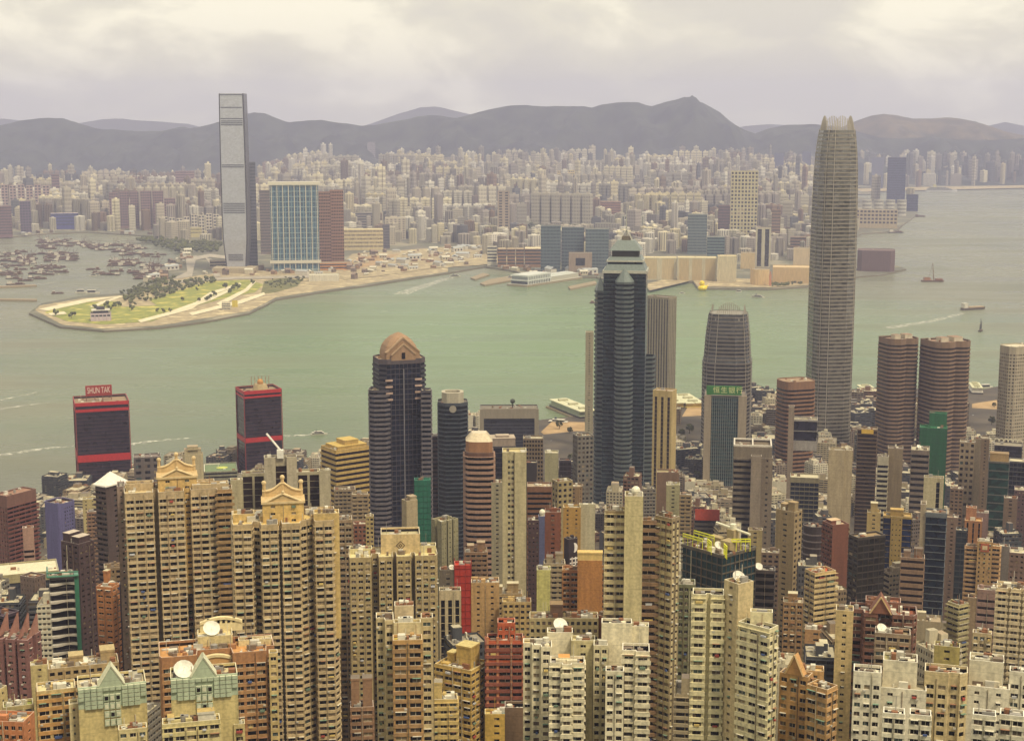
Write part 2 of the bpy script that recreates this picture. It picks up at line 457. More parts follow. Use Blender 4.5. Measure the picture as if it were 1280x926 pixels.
def roof_clutter(mc, md, pl, b, z, n, rnd, wall, dish=0):
    cx = sum(p[0] for p in pl) / len(pl); cy = sum(p[1] for p in pl) / len(pl)
    inn = offset(pl, -1.6)
    xs = [p[0] for p in inn]; ys = [p[1] for p in inn]
    k = tries = 0
    while k < n and tries < n * 8:
        tries += 1
        p = (rnd.uniform(min(xs), max(xs)), rnd.uniform(min(ys), max(ys)))
        if not inside(p, inn): continue
        k += 1
        h = rnd.choice((.6, .9, 1.2, 1.8, 2.4)); hx, hy = rnd.uniform(.4, 1.8), rnd.uniform(.4, 1.3)
        c = rnd.choice((AC, wall, flat((150, 145, 138)), flat((120, 104, 88)), flat((214, 208, 190)), flat((136, 92, 62))))
        if rnd.random() < .12:
            q = (p[0] + b.X[0] * rnd.uniform(-5, 5) + b.Y[0] * rnd.uniform(-2, 2), p[1] + b.X[1] * rnd.uniform(-5, 5) + b.Y[1] * rnd.uniform(-2, 2))
            if inside(q, inn) and abs(q[0] - p[0]) + abs(q[1] - p[1]) > .5: mc.tube((p[0], p[1], z + .35), (q[0], q[1], z + .35), .14, c, 4)
        elif rnd.random() < .18: mc.tube((p[0], p[1], z), (p[0], p[1], z + h), hx * .8, c, 8)
        elif rnd.random() < .12: mc.tube((p[0], p[1], z), (p[0], p[1], z + rnd.uniform(3, 7)), .12, c, 4)
        else: mc.box(p, b.X, b.Y, hx, hy, z, z + h, c)
    for _ in range(dish):
        for _t in range(30):
            p = (rnd.uniform(min(xs), max(xs)), rnd.uniform(min(ys), max(ys)))
            if inside(p, inn): break
        md.append(p)
def dish_part(root, p, z, r, label=None):
    mb = MB(); wh = flat((226, 222, 208), .5)
    mb.tube((p[0], p[1], z), (p[0], p[1], z + r * .7), .18, flat((150, 146, 140)), 6)
    ax = Vector((.25, -.62, .75)).normalized(); a = ax.orthogonal().normalized(); c = ax.cross(a)
    O = Vector((p[0], p[1], z + r * .9))
    rings = []
    for k in range(5):
        rr = r * k / 4 if k else .02
        rings.append([O + ax * (r * .32 * (rr / r) ** 2) + (a * math.cos(2 * math.pi * i / 16) + c * math.sin(2 * math.pi * i / 16)) * rr for i in range(16)])
    mb.loft(rings, wh, cap=False)
    mb.loft([[q - ax * .1 for q in rg] for rg in rings], wh, cap=False)
    mb.tube(O, O + ax * r * .7, .08, wh, 4)
    mb.build('satellite_dish', root)
USED = []                               # footprints (centre, radius) taken by the listed buildings
def tower(name, label, cat, blocks, group=None, wp=0, ac=0.0, seed=None, extra=None):
    """blocks: list of dicts: px=(xl,xm,xr,yt,d), r, plan, prm, col, band, glass, st, ss, top, roof, clutter, plant, dish, z0"""
    rnd = random.Random(seed if seed is not None else hash_s(label))
    first = None; root = None
    wins = []
    mw, mg, mr, mp, mc = MB(), MB(), MB(), MB(), MB()
    dishes = []; infos = []
    for bd in blocks:
        mw, mg, mr = MB(), MB(), MB()
        b = block(*bd['px'], bd.get('r', .8))
        if root is None:
            cxy = b.O + b.X * b.W / 2 + b.Y * b.D / 2
            zb = ground_z(cxy.x, cxy.y - b.D / 2) - 2.0
            root = empty(name, (cxy.x, cxy.y, zb), -b.a)
            tag(root, label, cat, group)
        pl, loc = plan(b, bd.get('plan', 'rect'), bd.get('prm'))
        cxy = b.O + b.X * b.W / 2 + b.Y * b.D / 2
        z0 = bd.get('z0', ground_z(cxy.x, cxy.y + b.D / 2) - 2.0); z1 = b.z1
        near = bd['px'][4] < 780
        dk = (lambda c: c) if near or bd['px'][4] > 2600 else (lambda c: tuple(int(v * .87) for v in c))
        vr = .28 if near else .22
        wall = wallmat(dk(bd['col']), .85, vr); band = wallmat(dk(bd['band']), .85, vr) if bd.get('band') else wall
        glass = bd.get('glass', G_DARK)
        st = bd.get('st', 'resi'); ss = bd.get('ss', st); th = bd.get('th', 1.6)
        fl = bd.get('fl')
        def S(x):
            q = ST[x] if isinstance(x, str) else x
            if q is not None and fl: q = dict(q, fh=fl)
            return q
        styles = []
        n = len(pl)
        for i in range(n):
            p, q = Vector(pl[i]), Vector(pl[(i + 1) % n]); dv = (q - p)
            L = dv.length; nv = Vector((dv.y, -dv.x)) / max(L, 1e-6)
            f = -nv.dot(b.Y)
            if f > .45: s_ = st
            elif f < -.6: s_ = 'blank'
            else: s_ = ss
            if bd.get('es') and i in bd['es']: s_ = bd['es'][i]
            styles.append(S(s_))
        core = facade(mw, wins, pl, z0, z1, styles, wall, band, th)
        for i in range(n):
            mg.wall(core[i], core[(i + 1) % n], z0, z1 - .9, glass)
        rc = wallmat(bd['roof']) if bd.get('roof') else wallmat(rnd.choice(ROOFS))
        ph = bd.get('ph', 1.1)
        capm = wallmat(tuple(int(v + (235 - v) * .45) for v in bd['col']))  # pale parapet cap: wall colour lightened to paint highlights on roof edges
        inn = offset(pl, -.3)
        for i in range(n):
            j = (i + 1) % n
            mw.poly([(pl[i][0], pl[i][1], z1), (pl[j][0], pl[j][1], z1), (inn[j][0], inn[j][1], z1), (inn[i][0], inn[i][1], z1)], capm)
            mw.wall(inn[j], inn[i], z1 - ph, z1, wall)
        mr.poly([(p[0], p[1], z1 - ph) for p in offset(pl, -.28)], rc)
        zr = z1 - ph
        for (fx0, fx1, fy0, fy1, h) in bd.get('plant', []):
            c = b.O + b.X * b.W * (fx0 + fx1) / 2 + b.Y * b.D * (fy0 + fy1) / 2
            hx, hy = b.W * (fx1 - fx0) / 2, b.D * (fy1 - fy0) / 2
            pw_ = wallmat(bd['pcol']) if bd.get('pcol') else wall
            mp = MB(); mp.box(c, b.X, b.Y, hx, hy, zr, zr + h, pw_, rc)
            mp.box(c, b.X, b.Y, hx + .2, hy + .2, zr + h - .5, zr + h + .35, pw_, rc); mp.build('plant_room', root)
        nc = bd.get('clutter', max(4, int(b.W * b.D / 22)))
        roof_clutter(mc, dishes, pl, b, zr, int(nc * 1.8) + 2 if near and nc else nc, rnd, wall, bd.get('dish', 0))
        if near and bd.get('st') != 'blank':                     # drain pipes down the front
            for i in range(n):
                if styles[i] is None: continue
                p, q = Vector(pl[i]), Vector(pl[(i + 1) % n]); L = (q - p).length
                if L < 4: continue
                dv = (q - p) / L; nv = Vector((dv.y, -dv.x))
                for u in (.5, rnd.uniform(.2, .8)):
                    nb = max(1, round(L / (styles[i]['bay'] or 4))); u = round(u * nb) / nb
                    if 0 < u < 1:
                        e = p + dv * L * u + nv * (.16 + max(0, styles[i]['bo'])); mw.box((e.x, e.y), dv, nv, .09, .09, z0, z1 - rnd.uniform(0, 3), rnd.choice((wallmat((150, 136, 112)), wallmat((206, 196, 170)), wallmat((120, 96, 76)))))
        infos.append(b); b.pl = pl; b.zr = zr; b.z0 = z0
        USED.append((cxy.x, cxy.y, max(b.W, b.D) * .62))
        mw.build('wall', root); mg.build('glazing', root); mr.build('roof', root)
    mc.build('roof_equipment', root, 'stuff')
    if wins: put_windows(root, wins, wp, ac, rnd)
    for p in dishes: dish_part(root, p, infos[0].zr, rnd.uniform(1.6, 2.4))
    if extra: extra(root, infos)
    return root, infos
def hash_s(s):
    h = 7
    for ch in s: h = (h * 131 + ord(ch)) % 1000003
    return h
# ------------------------------------------------------------------ setting: water, land, hills
def smooth_noise_mat(name, c1, c2, scale, rough=0.9, detail=8, c3=None, mapping=None, bump=0.0):
    m = bpy.data.materials.new(name); m.use_nodes = True
    t = m.node_tree; b = t.nodes['Principled BSDF']; b.inputs['Roughness'].default_value = rough
    tcn = t.nodes.new('ShaderNodeTexCoord'); no = t.nodes.new('ShaderNodeTexNoise')
    no.inputs['Scale'].default_value = scale; no.inputs['Detail'].default_value = detail; no.inputs['Roughness'].default_value = .6
    if mapping:
        mp = t.nodes.new('ShaderNodeMapping'); mp.inputs['Scale'].default_value = mapping
        t.links.new(tcn.outputs['Object'], mp.inputs[0]); t.links.new(mp.outputs[0], no.inputs['Vector'])
    else: t.links.new(tcn.outputs['Object'], no.inputs['Vector'])
    rp = t.nodes.new('ShaderNodeValToRGB')
    rp.color_ramp.elements[0].position = .36; rp.color_ramp.elements[0].color = (*lin(c1), 1)
    rp.color_ramp.elements[1].position = .64; rp.color_ramp.elements[1].color = (*lin(c2), 1)
    if c3:
        e = rp.color_ramp.elements.new(.5); e.color = (*lin(c3), 1)
    t.links.new(no.outputs['Fac'], rp.inputs[0]); t.links.new(rp.outputs[0], b.inputs['Base Color'])
    if bump:
        bu = t.nodes.new('ShaderNodeBump'); bu.inputs['Strength'].default_value = bump; bu.inputs['Distance'].default_value = 1.0
        t.links.new(no.outputs['Fac'], bu.inputs['Height']); t.links.new(bu.outputs[0], b.inputs['Normal'])
    return m

# the harbour: greener in the middle, greyer to the west (patches of differently coloured water), small waves
wm = smooth_noise_mat('harbour_water', (104, 108, 92), (124, 124, 100), 0.0016, rough=0.30, detail=5, mapping=(1, .7, 1))
t = wm.node_tree; b = t.nodes['Principled BSDF']; b.inputs['IOR'].default_value = 1.33
def wn_(kind, **kw):
    q = t.nodes.new(kind)
    for k, v in kw.items(): q.inputs[k].default_value = v
    return q
tcn = wn_('ShaderNodeTexCoord')
mp = wn_('ShaderNodeMapping', Scale=(.04, .12, 1), Rotation=(0, 0, R(14))); t.links.new(tcn.outputs['Object'], mp.inputs[0])
wn = wn_('ShaderNodeTexNoise', Scale=1, Detail=8, Roughness=.68); t.links.new(mp.outputs[0], wn.inputs['Vector'])
mp2 = wn_('ShaderNodeMapping', Scale=(.0012, .0065, 1), Rotation=(0, 0, R(9))); t.links.new(tcn.outputs['Object'], mp2.inputs[0])
st_ = wn_('ShaderNodeTexNoise', Scale=1, Detail=7, Roughness=.62); t.links.new(mp2.outputs[0], st_.inputs['Vector'])
rr = wn_('ShaderNodeMapRange'); rr.inputs[1].default_value = .38; rr.inputs[2].default_value = .62; rr.inputs[3].default_value = .16; rr.inputs[4].default_value = .42
t.links.new(st_.outputs['Fac'], rr.inputs[0]); t.links.new(rr.outputs[0], b.inputs['Roughness'])
bu = wn_('ShaderNodeBump', Strength=.9, Distance=4.5)
t.links.new(wn.outputs['Fac'], bu.inputs['Height']); t.links.new(bu.outputs[0], b.inputs['Normal'])
# broad greener patch mixed into the water colour in mid channel
pc = on(690, 420, 0.0)
vm = t.nodes.new('ShaderNodeVectorMath'); vm.operation = 'SUBTRACT'; vm.inputs[1].default_value = (pc.x, pc.y, 0); t.links.new(tcn.outputs['Object'], vm.inputs[0])
ms = wn_('ShaderNodeMapping', Scale=(1 / 900, 1 / 1100, 0)); t.links.new(vm.outputs[0], ms.inputs[0])
ln_ = t.nodes.new('ShaderNodeVectorMath'); ln_.operation = 'LENGTH'; t.links.new(ms.outputs[0], ln_.inputs[0])
ad = t.nodes.new('ShaderNodeMath'); ad.operation = 'ADD'; t.links.new(ln_.outputs['Value'], ad.inputs[0])
sc_ = t.nodes.new('ShaderNodeMath'); sc_.operation = 'MULTIPLY_ADD'; sc_.inputs[1].default_value = 1.6; sc_.inputs[2].default_value = -.8; t.links.new(st_.outputs['Fac'], sc_.inputs[0]); t.links.new(sc_.outputs[0], ad.inputs[1])
pr_ = wn_('ShaderNodeMapRange'); pr_.inputs[1].default_value = .35; pr_.inputs[2].default_value = 1.25; pr_.inputs[3].default_value = 1; pr_.inputs[4].default_value = 0; t.links.new(ad.outputs[0], pr_.inputs[0])
mxw = t.nodes.new('ShaderNodeMix'); mxw.data_type = 'RGBA'; mxw.inputs[7].default_value = (*lin((112, 136, 94)), 1)
t.links.new(pr_.outputs[0], mxw.inputs[0]); t.links.new(b.inputs['Base Color'].links[0].from_socket, mxw.inputs[6]); t.links.new(mxw.outputs[2], b.inputs['Base Color'])
mb = MB()
mb.poly([(-8000, 1200, 0), (8000, 1200, 0), (8000, 14300, 0), (-8000, 14300, 0)], wm)
tag(mb.build('harbour_water'), kind='structure')

SEAWALL = wallmat((120, 110, 92)); 
def land(name, pts, z, top, depth=4.0):
    bm = bmesh.new()
    vs_ = [bm.verts.new((p[0], p[1], z)) for p in pts]
    f = bm.faces.new(vs_)
    if f.normal.z < 0: f.normal_flip()
    bm.faces.ensure_lookup_table()
    r = bmesh.ops.extrude_face_region(bm, geom=[f])
    lo = [g for g in r['geom'] if isinstance(g, bmesh.types.BMVert)]
    # the extruded copy becomes the top; the original sinks below the water
    for v in vs_: v.co.z = z - depth
    bmesh.ops.recalc_face_normals(bm, faces=bm.faces)
    bmesh.ops.triangulate(bm, faces=[f for f in bm.faces if len(f.verts) > 4])
    me = bpy.data.meshes.new(name); bm.to_mesh(me); bm.free()
    me.materials.append(top); me.materials.append(SEAWALL)
    for p in me.polygons: p.material_index = 1 if abs(p.normal.z) < .5 else 0
    o = bpy.data.objects.new(name, me); COL.objects.link(o)
    return o

# near island ground: slopes down from the viewpoint to the flat waterfront
NEAR_SHORE = [(-220, 668), (-80, 642), (60, 628), (92, 622), (170, 596), (300, 580), (420, 572), (540, 548), (600, 534), (676, 523), (745, 518), (790, 505), (850, 494), (900, 497), (960, 492), (1080, 485), (1130, 484), (1225, 489), (1262, 478), (1420, 470)]
shore = [on(x, y, 3.0) for x, y in NEAR_SHORE]
gm = smooth_noise_mat('street_ground', (62, 56, 50), (92, 82, 68), .02)
hillm = smooth_noise_mat('wooded_slope', (44, 56, 30), (74, 84, 46), .04)
bm = bmesh.new()
xs = [p.x for p in shore]
rows = [-40, 0, 40, 100, 180, 260, 340, 420, 500, 600, 700, 850, 1000, 1200, 1350]
cols = [-1700 + 100 * i for i in range(36)]
def shore_y(x):
    for a, c in zip(shore[:-1], shore[1:]):
        if a.x <= x <= c.x: return a.y + (c.y - a.y) * (x - a.x) / (c.x - a.x)
    return shore[0].y if x < shore[0].x else shore[-1].y
grid = []
for x in cols:
    sy = shore_y(x)
    col = [bm.verts.new((x, y if y < 0 else y, ground_z(x, y) if y >= 0 else 399.5)) for y in rows]
    col.append(bm.verts.new((x, sy - 3, 3.0))); col.append(bm.verts.new((x, sy, 3.0))); col.append(bm.verts.new((x, sy + .5, -3.0)))
    grid.append(col)
for i in range(len(cols) - 1):
    for j in range(len(grid[0]) - 1):
        f = bm.faces.new((grid[i][j], grid[i + 1][j], grid[i + 1][j + 1], grid[i][j + 1]))
        f.material_index = 1 if j < 6 else (2 if j >= len(grid[0]) - 2 else 0)
me = bpy.data.meshes.new('island_ground'); bm.to_mesh(me); bm.free()
for m in (gm, hillm, SEAWALL): me.materials.append(m)
o = bpy.data.objects.new('island_ground', me); COL.objects.link(o); tag(o, kind='structure')

# the far shore
FAR = [(-300, 300), (0, 297), (60, 292), (110, 290), (190, 295), (228, 316), (205, 332), (178, 352), (160, 366), (100, 370), (52, 379), (36, 391), (75, 408), (130, 413), (200, 409), (255, 402), (312, 391), (326, 384), (334, 380), (345, 374), (420, 362), (470, 355), (520, 347), (560, 341), (606, 333), (640, 338), (668, 345), (745, 346), (790, 358), (846, 352), (866, 352), (872, 360), (960, 361), (1008, 358), (1040, 350), (1078, 345), (1104, 343), (1133, 336), (1117, 331), (1070, 326), (1062, 300), (1078, 292), (1118, 289), (1147, 268), (1139, 252), (1078, 252), (1040, 246), (1040, 236), (1130, 234), (1290, 231), (1420, 230)]
far_pts = [on(x, y, 4.0) for x, y in FAR]
far_pts = [Vector((-5200, far_pts[0].y, 4))] + far_pts + [Vector((6200, far_pts[-1].y, 4)), Vector((6200, 12500, 4)), Vector((-5200, 12500, 4))]
FARXY = [(p.x, p.y) for p in far_pts]
citym = smooth_noise_mat('city_ground', (112, 106, 92), (150, 142, 120), .006, c3=(96, 96, 80))
tag(land('far_shore_land', [(p.x, p.y) for p in far_pts], 4.0, citym, 7.0), kind='structure')

# sheets on the far land, each a few centimetres above the one below
SHEETS = []
def sheet(name, px, z, mat, kind='structure'):
    SHEETS.append(1); z += .05 * len(SHEETS)
    pts = [on(x, y, 4.0) for x, y in px]
    bm = bmesh.new(); f = bm.faces.new([bm.verts.new((p.x, p.y, z)) for p in pts])
    f.normal_update()
    if f.normal.z < 0: f.normal_flip()
    bmesh.ops.triangulate(bm, faces=bm.faces[:])
    me = bpy.data.meshes.new(name); bm.to_mesh(me); bm.free(); me.materials.append(mat)
    o = bpy.data.objects.new(name, me); COL.objects.link(o); o['kind'] = kind
    return o
lawn = smooth_noise_mat('lawn', (150, 148, 58), (196, 182, 88), .03, c3=(122, 130, 52))
sand = smooth_noise_mat('bare_earth', (176, 160, 124), (206, 190, 148), .03, c3=(150, 134, 104))
path = smooth_noise_mat('pale_path', (206, 194, 160), (226, 216, 184), .05)
orange = smooth_noise_mat('orange_earth', (150, 122, 84), (184, 154, 112), .04)
roadm = smooth_noise_mat('road', (150, 142, 128), (176, 166, 148), .05)
sheet('promenade', [(44, 388), (50, 382), (104, 373), (170, 368), (206, 350), (300, 338), (420, 338), (560, 330), (560, 340), (470, 353), (345, 372), (312, 389), (200, 407), (130, 411), (78, 406)], 4.3, sand)
sheet('lawn', [(56, 391), (62, 386), (110, 378), (150, 377), (152, 384), (196, 382), (230, 376), (214, 392), (190, 402), (130, 406), (84, 402)], 4.6, lawn)
sheet('upper_lawn', [(186, 375), (240, 358), (262, 352), (310, 350), (330, 356), (318, 366), (286, 372), (240, 384), (206, 389)], 4.6, lawn)
sheet('east_lawn', [(330, 352), (352, 348), (378, 350), (372, 358), (344, 366), (326, 368)], 4.6, smooth_noise_mat('rough_grass', (84, 88, 44), (118, 112, 62), .03))
for pts in ([(48, 387), (108, 374), (150, 371), (110, 378), (60, 389)], [(112, 384), (126, 378), (150, 370), (154, 371), (130, 380), (118, 385)], [(60, 392), (80, 390), (84, 393), (64, 395)],
            [(172, 401), (236, 384), (262, 366), (300, 354), (302, 356), (266, 369), (240, 387), (176, 404)], [(206, 392), (262, 372), (286, 362), (289, 364), (264, 376), (210, 395)],
            [(236, 392), (300, 376), (330, 366), (332, 369), (302, 380), (240, 395)], [(270, 380), (306, 362), (316, 352), (320, 353), (310, 364), (276, 383)]):
    sheet('footpath', pts, 4.9, path)
sheet('highway', [(206, 352), (280, 347), (420, 344), (420, 347), (282, 350), (208, 356)], 4.9, roadm)
for pts in ([(232, 322), (246, 320), (240, 346), (214, 350), (234, 340)], [(256, 322), (270, 326), (276, 346), (268, 347), (262, 330)], [(240, 322), (262, 318), (300, 322), (300, 326), (262, 322), (244, 326)]):
    sheet('approach_road', pts, 4.6, roadm)
sheet('construction_ground', [(420, 338), (440, 318), (600, 306), (660, 326), (600, 332), (540, 336), (470, 346), (430, 350)], 4.6, sand)
sheet('orange_ground', [(426, 334), (450, 322), (500, 318), (470, 332), (430, 340)], 4.9, orange)
sheet('promenade_east', [(806, 356), (846, 346), (960, 350), (1012, 346), (1012, 357), (960, 360), (872, 359), (866, 351), (812, 364)], 4.6, sand)
sheet('runway_ground', [(1078, 240), (1290, 235), (1290, 231.8), (1130, 234.6), (1044, 237)], 4.6, sand)
o = sheet('construction_yard', [(676, 540), (690, 527), (738, 528), (740, 545), (690, 552)], 3.3, orange)
for v in o.data.vertices: pass
sheet('waterfront_yard', [(850, 525), (862, 505), (900, 507), (960, 500), (1010, 520), (1010, 545), (900, 545)], 3.3, orange)
sheet('waterfront_yard', [(1215, 505), (1246, 500), (1250, 525), (1215, 530)], 3.3, orange)

# piers and breakwaters
def slab(name, px, z0, z1, mat, label=None, cat=None, group=None, kind=None):
    pl = [on(x, y, z1) for x, y in px]
    pl = [(p.x, p.y) for p in pl]
    ar = sum(pl[i - 1][0] * pl[i][1] - pl[i][0] * pl[i - 1][1] for i in range(len(pl)))
    if ar < 0: pl.reverse()
    mb = MB(); mb.prism(pl, z0, z1, mat)
    o = mb.build(name); tag(o, label, cat, group, kind); return o
STONE = wallmat((150, 134, 106))
slab('breakwater', [(-120, 371), (46, 373.6), (46, 374.9), (-120, 372.3)], -3, 4, STONE, 'thin stone breakwater running in from the left edge to the green headland', 'breakwater')
slab('breakwater', [(-20, 358), (44, 355.4), (46, 356.4), (-20, 359.2)], -3, 4, STONE, 'short stone breakwater at the mouth of the crowded boat basin', 'breakwater')
slab('ferry_pier', [(600, 354), (612, 349), (690, 336), (700, 340), (640, 350), (606, 356)], -3, 4, STONE, 'long low brown pier left of the white cruise terminal', 'pier')
slab('ferry_pier', [(710, 358), (744, 351), (746, 354), (713, 361)], -3, 4, STONE, 'short pier right of the white cruise terminal', 'pier')
slab('ferry_pier', [(588, 347), (604, 341), (612, 343), (594, 349)], -3, 4, STONE, 'small dark pier at the end of the sandy shore', 'pier')

# hills
def hills(name, prof, ydist, depth, base_z, col1, col2, rough_amp, seed, step=26):
    prof = [(at(px, py, ydist)[0].x, at(px, py, ydist)[0].z) for px, py in prof]
    def ridge(x):
        if x <= prof[0][0]: return prof[0][1]
        for (xa, za), (xb, zb) in zip(prof[:-1], prof[1:]):
            if xa <= x <= xb:
                t = (x - xa) / (xb - xa); return za + (zb - za) * t
        return prof[-1][1]
    from mathutils import noise
    x0, x1 = -5000 * ydist / 10500, 5000 * ydist / 10500
    nx = int((x1 - x0) / step); ny = 60
    bm = bmesh.new(); g = []
    for i in range(nx + 1):
        x = x0 + (x1 - x0) * i / nx; rz = ridge(x); row = []
        for j in range(ny + 1):
            v = j / ny                                   # 0 front foot, .72 ridge, 1 back
            y = ydist + depth * (v - .72)
            if v <= .72: k = (v / .72) ** 1.25
            else: k = 1 - ((v - .72) / .28) ** 1.5
            nz = noise.fractal(Vector((x * .0011 + seed, y * .0011, 3.3)), 1.0, 2.1, 6)
            sp = noise.ridged_multi_fractal(Vector((x * .0016 + seed, y * .0007, 1.7)), 1.0, 2.0, 5, 1.0, 2.0)
            h = base_z + (rz - base_z) * k
            gl = noise.ridged_multi_fractal(Vector((x * .0042 + seed, y * .0016, 7.7)), 1.0, 2.2, 5, 1.0, 2.0)
            h += (nz * rough_amp + (sp - 1.2) * rough_amp * .9 + (gl - 1.2) * rough_amp * .38) * (4 * k * (1 - k) + .06)
            row.append(bm.verts.new((x, y, max(h, 1.0) if k > .02 else base_z - 6)))
        g.append(row)
    for i in range(nx):
        for j in range(ny): bm.faces.new((g[i][j], g[i + 1][j], g[i + 1][j + 1], g[i][j + 1]))
    me = bpy.data.meshes.new(name); bm.to_mesh(me); bm.free()
    for p in me.polygons: p.use_smooth = True
    me.materials.append(smooth_noise_mat(name, col1, col2, .006, detail=12))
    o = bpy.data.objects.new(name, me); COL.objects.link(o); tag(o, kind='structure'); return o
MAIN = [(-260, 168), (-100, 156), (0, 158), (25, 151), (40, 148.5), (60, 147), (78, 148), (95, 153), (130, 162), (160, 164), (180, 165), (205, 164), (218, 161), (236, 163), (250, 158), (280, 150), (305, 143), (318, 140.5), (332, 142), (360, 152), (385, 149), (402, 148.5), (425, 153), (450, 157.5), (470, 155), (492, 152), (515, 147), (536, 143), (552, 145), (570, 147), (600, 139), (622, 134), (640, 131), (665, 132), (690, 131), (715, 133), (740, 134), (752, 130), (772, 127), (798, 127), (815, 132), (835, 127), (848, 124), (857, 121), (864, 124), (878, 128), (900, 140), (914, 151), (928, 160), (944, 166), (958, 161), (985, 155), (1010, 154), (1040, 156), (1070, 164), (1100, 170), (1200, 172), (1500, 175)]
hills('hills', MAIN, 11300, 2000, 4, (20, 28, 34), (58, 64, 56), 150, 1.0)
EAST = [(900, 190), (1000, 180), (1050, 160), (1072, 150), (1090, 144), (1104, 142), (1122, 145), (1140, 148.5), (1165, 149), (1183, 147), (1200, 149), (1222, 154), (1250, 163), (1275, 168), (1330, 172), (1500, 178)]
hills('east_hills', EAST, 12300, 2400, 4, (44, 46, 34), (104, 90, 66), 90, 5.0)
FARR = [(-300, 150), (-60, 150), (0, 148), (40, 152), (100, 154), (128, 149), (150, 148), (170, 150), (200, 152), (235, 155), (262, 162), (330, 170), (420, 168), (470, 152), (495, 143), (525, 134), (545, 133), (575, 140), (610, 148), (660, 160), (900, 166), (928, 158), (960, 155), (1200, 168), (1236, 158), (1258, 153), (1280, 158), (1400, 168)]
hills('far_hills', FARR, 17500, 3000, 4, (44, 48, 40), (60, 60, 48), 60, 9.0, step=80)


# ground that climbs towards the foot of the hills behind the far city
def far_gz(x, y):
    px = W0 / 2 + FPX * x / y
    w = max(0.0, min(1.0, (px - 300) / 130)) * max(0.0, min(1.0, (1050 - px) / 90))
    return 4.0 + max(0.0, min(1.0, (y - 6800) / 3300)) * 100 * w
mb = MB()
ys = [6700 + 180 * i for i in range(20)]; xs_ = [-1900 + 190 * i for i in range(24)]
for i in range(len(xs_) - 1):
    for j in range(len(ys) - 1):
        if all(far_gz(xs_[i + a], ys[j + c]) < 4.5 for a in (0, 1) for c in (0, 1)): continue
        mb.poly([(x, y, far_gz(x, y) + .6) for x, y in ((xs_[i], ys[j]), (xs_[i + 1], ys[j]), (xs_[i + 1], ys[j + 1]), (xs_[i], ys[j + 1]))], citym)
tag(mb.build('rising_ground'), kind='structure')
# ------------------------------------------------------------------ near shore: listed buildings, each at its own distance
CREAM = (200, 178, 130); CREAM2 = (208, 190, 146); YEL = (206, 176, 100); TAN = (172, 140, 98); WHITE = (214, 204, 180); PALE = (196, 190, 168)
PEACH = (190, 146, 100); GREY = (138, 128, 116); GREYB = (116, 104, 94); BRN = (120, 88, 66); MAUVE = (136, 108, 106); RED = (176, 62, 34); DK = (62, 52, 52); ORG = (184, 112, 62)
def A(name, label, px, col, st='resi', cat=None, wp=0, ac=0.0, group=None, extra=None, **kw):
    kw.update(px=px, col=col, st=st)
    cat = cat or {'apartment_tower': 'apartment tower', 'office_tower': 'office tower', 'apartment_block': 'apartment block', 'low_building': 'building', 'old_block': 'building'}[name]
    return tower(name, label, cat, [kw], group, wp, ac * 1.6, None, extra)
def gondolas(root, b):
    yel = flat((226, 226, 40), .5); wh = flat((224, 220, 196), .5); c = wallmat((168, 150, 110))
    O = b.O; X = b.X; Y = b.Y
    def pt(fx, fy, z=0.0): p = O + X * b.W * fx + Y * b.D * fy; return Vector((p.x, p.y, b.zr + z))
    for (fx0, fy0, fx1, fy1) in ((.02, .02, .5, .02), (.0, .36, .5, .36), (.55, .1, .75, -.02), (.85, .45, 1.05, .75), (.95, .1, 1.12, -.02)):
        m = MB()
        for dz in (5.0, 6.2):
            m.tube(pt(fx0, fy0, dz), pt(fx1, fy1, dz), .32, yel, 4)
        for k in range(5):
            p = pt(fx0 + (fx1 - fx0) * k / 4, fy0 + (fy1 - fy0) * k / 4, 0); m.tube(p, p + Vector((0, 0, 6.2)), .2, yel, 4)
        m.build('yellow_rail', root)
    m = MB(); m.tube(pt(.15, .85, 9), pt(1.0, .8, 8), .7, wh, 6); m.box(tuple(pt(.6, .8).xy), X, Y, 2.2, 2.2, b.zr, b.zr + 8.4, c); m.tube(pt(.6, .8, 8), pt(.6, .8, 11), 1.6, wh, 8); m.build('gantry_arm', root)
    m = MB(); m.box(tuple(pt(.75, .5).xy), X, Y, 3, 3, b.zr, b.zr + 5, c); m.box(tuple(pt(.3, .7).xy), X, Y, 4, 2, b.zr, b.zr + 3.5, c); m.build('plant_room', root)
def roof_fins(root, b):
    c = MB(); m = wallmat((176, 128, 112))
    for fx in (.1, .4, .7, .95):
        p = b.O + b.X * b.W * fx + b.Y * 1; q = p + b.Y * b.D * .8
        c.poly([(p.x, p.y, b.z1), (q.x, q.y, b.z1), (q.x, q.y, b.z1 + 9)], m)
        p, q = p + b.X * .5, q + b.X * .5
        c.poly([(q.x, q.y, b.z1 + 9), (q.x, q.y, b.z1), (p.x, p.y, b.z1)], m)
    c.build('roof_fin', root)
def court(root, b):
    c = MB(); y = flat((190, 196, 90)); w = flat((214, 210, 190))
    e = b.O + b.X * b.W * .6 + b.Y * b.D * .5
    c.poly([(*(e + b.X * b.W * .16 * math.cos(t) + b.Y * b.D * .13 * math.sin(t)), b.zr + .3) for t in [k * math.pi / 10 for k in range(20)]], y)
    for p, q in (((.12, .1), (.12, .9)), ((.12, .9), (.55, .9))):
        P = b.O + b.X * b.W * p[0] + b.Y * b.D * p[1]; Q = b.O + b.X * b.W * q[0] + b.Y * b.D * q[1]
        c.tube((P.x, P.y, b.zr + .6), (Q.x, Q.y, b.zr + .6), .6, w, 4)
    c.build('court_markings', root)
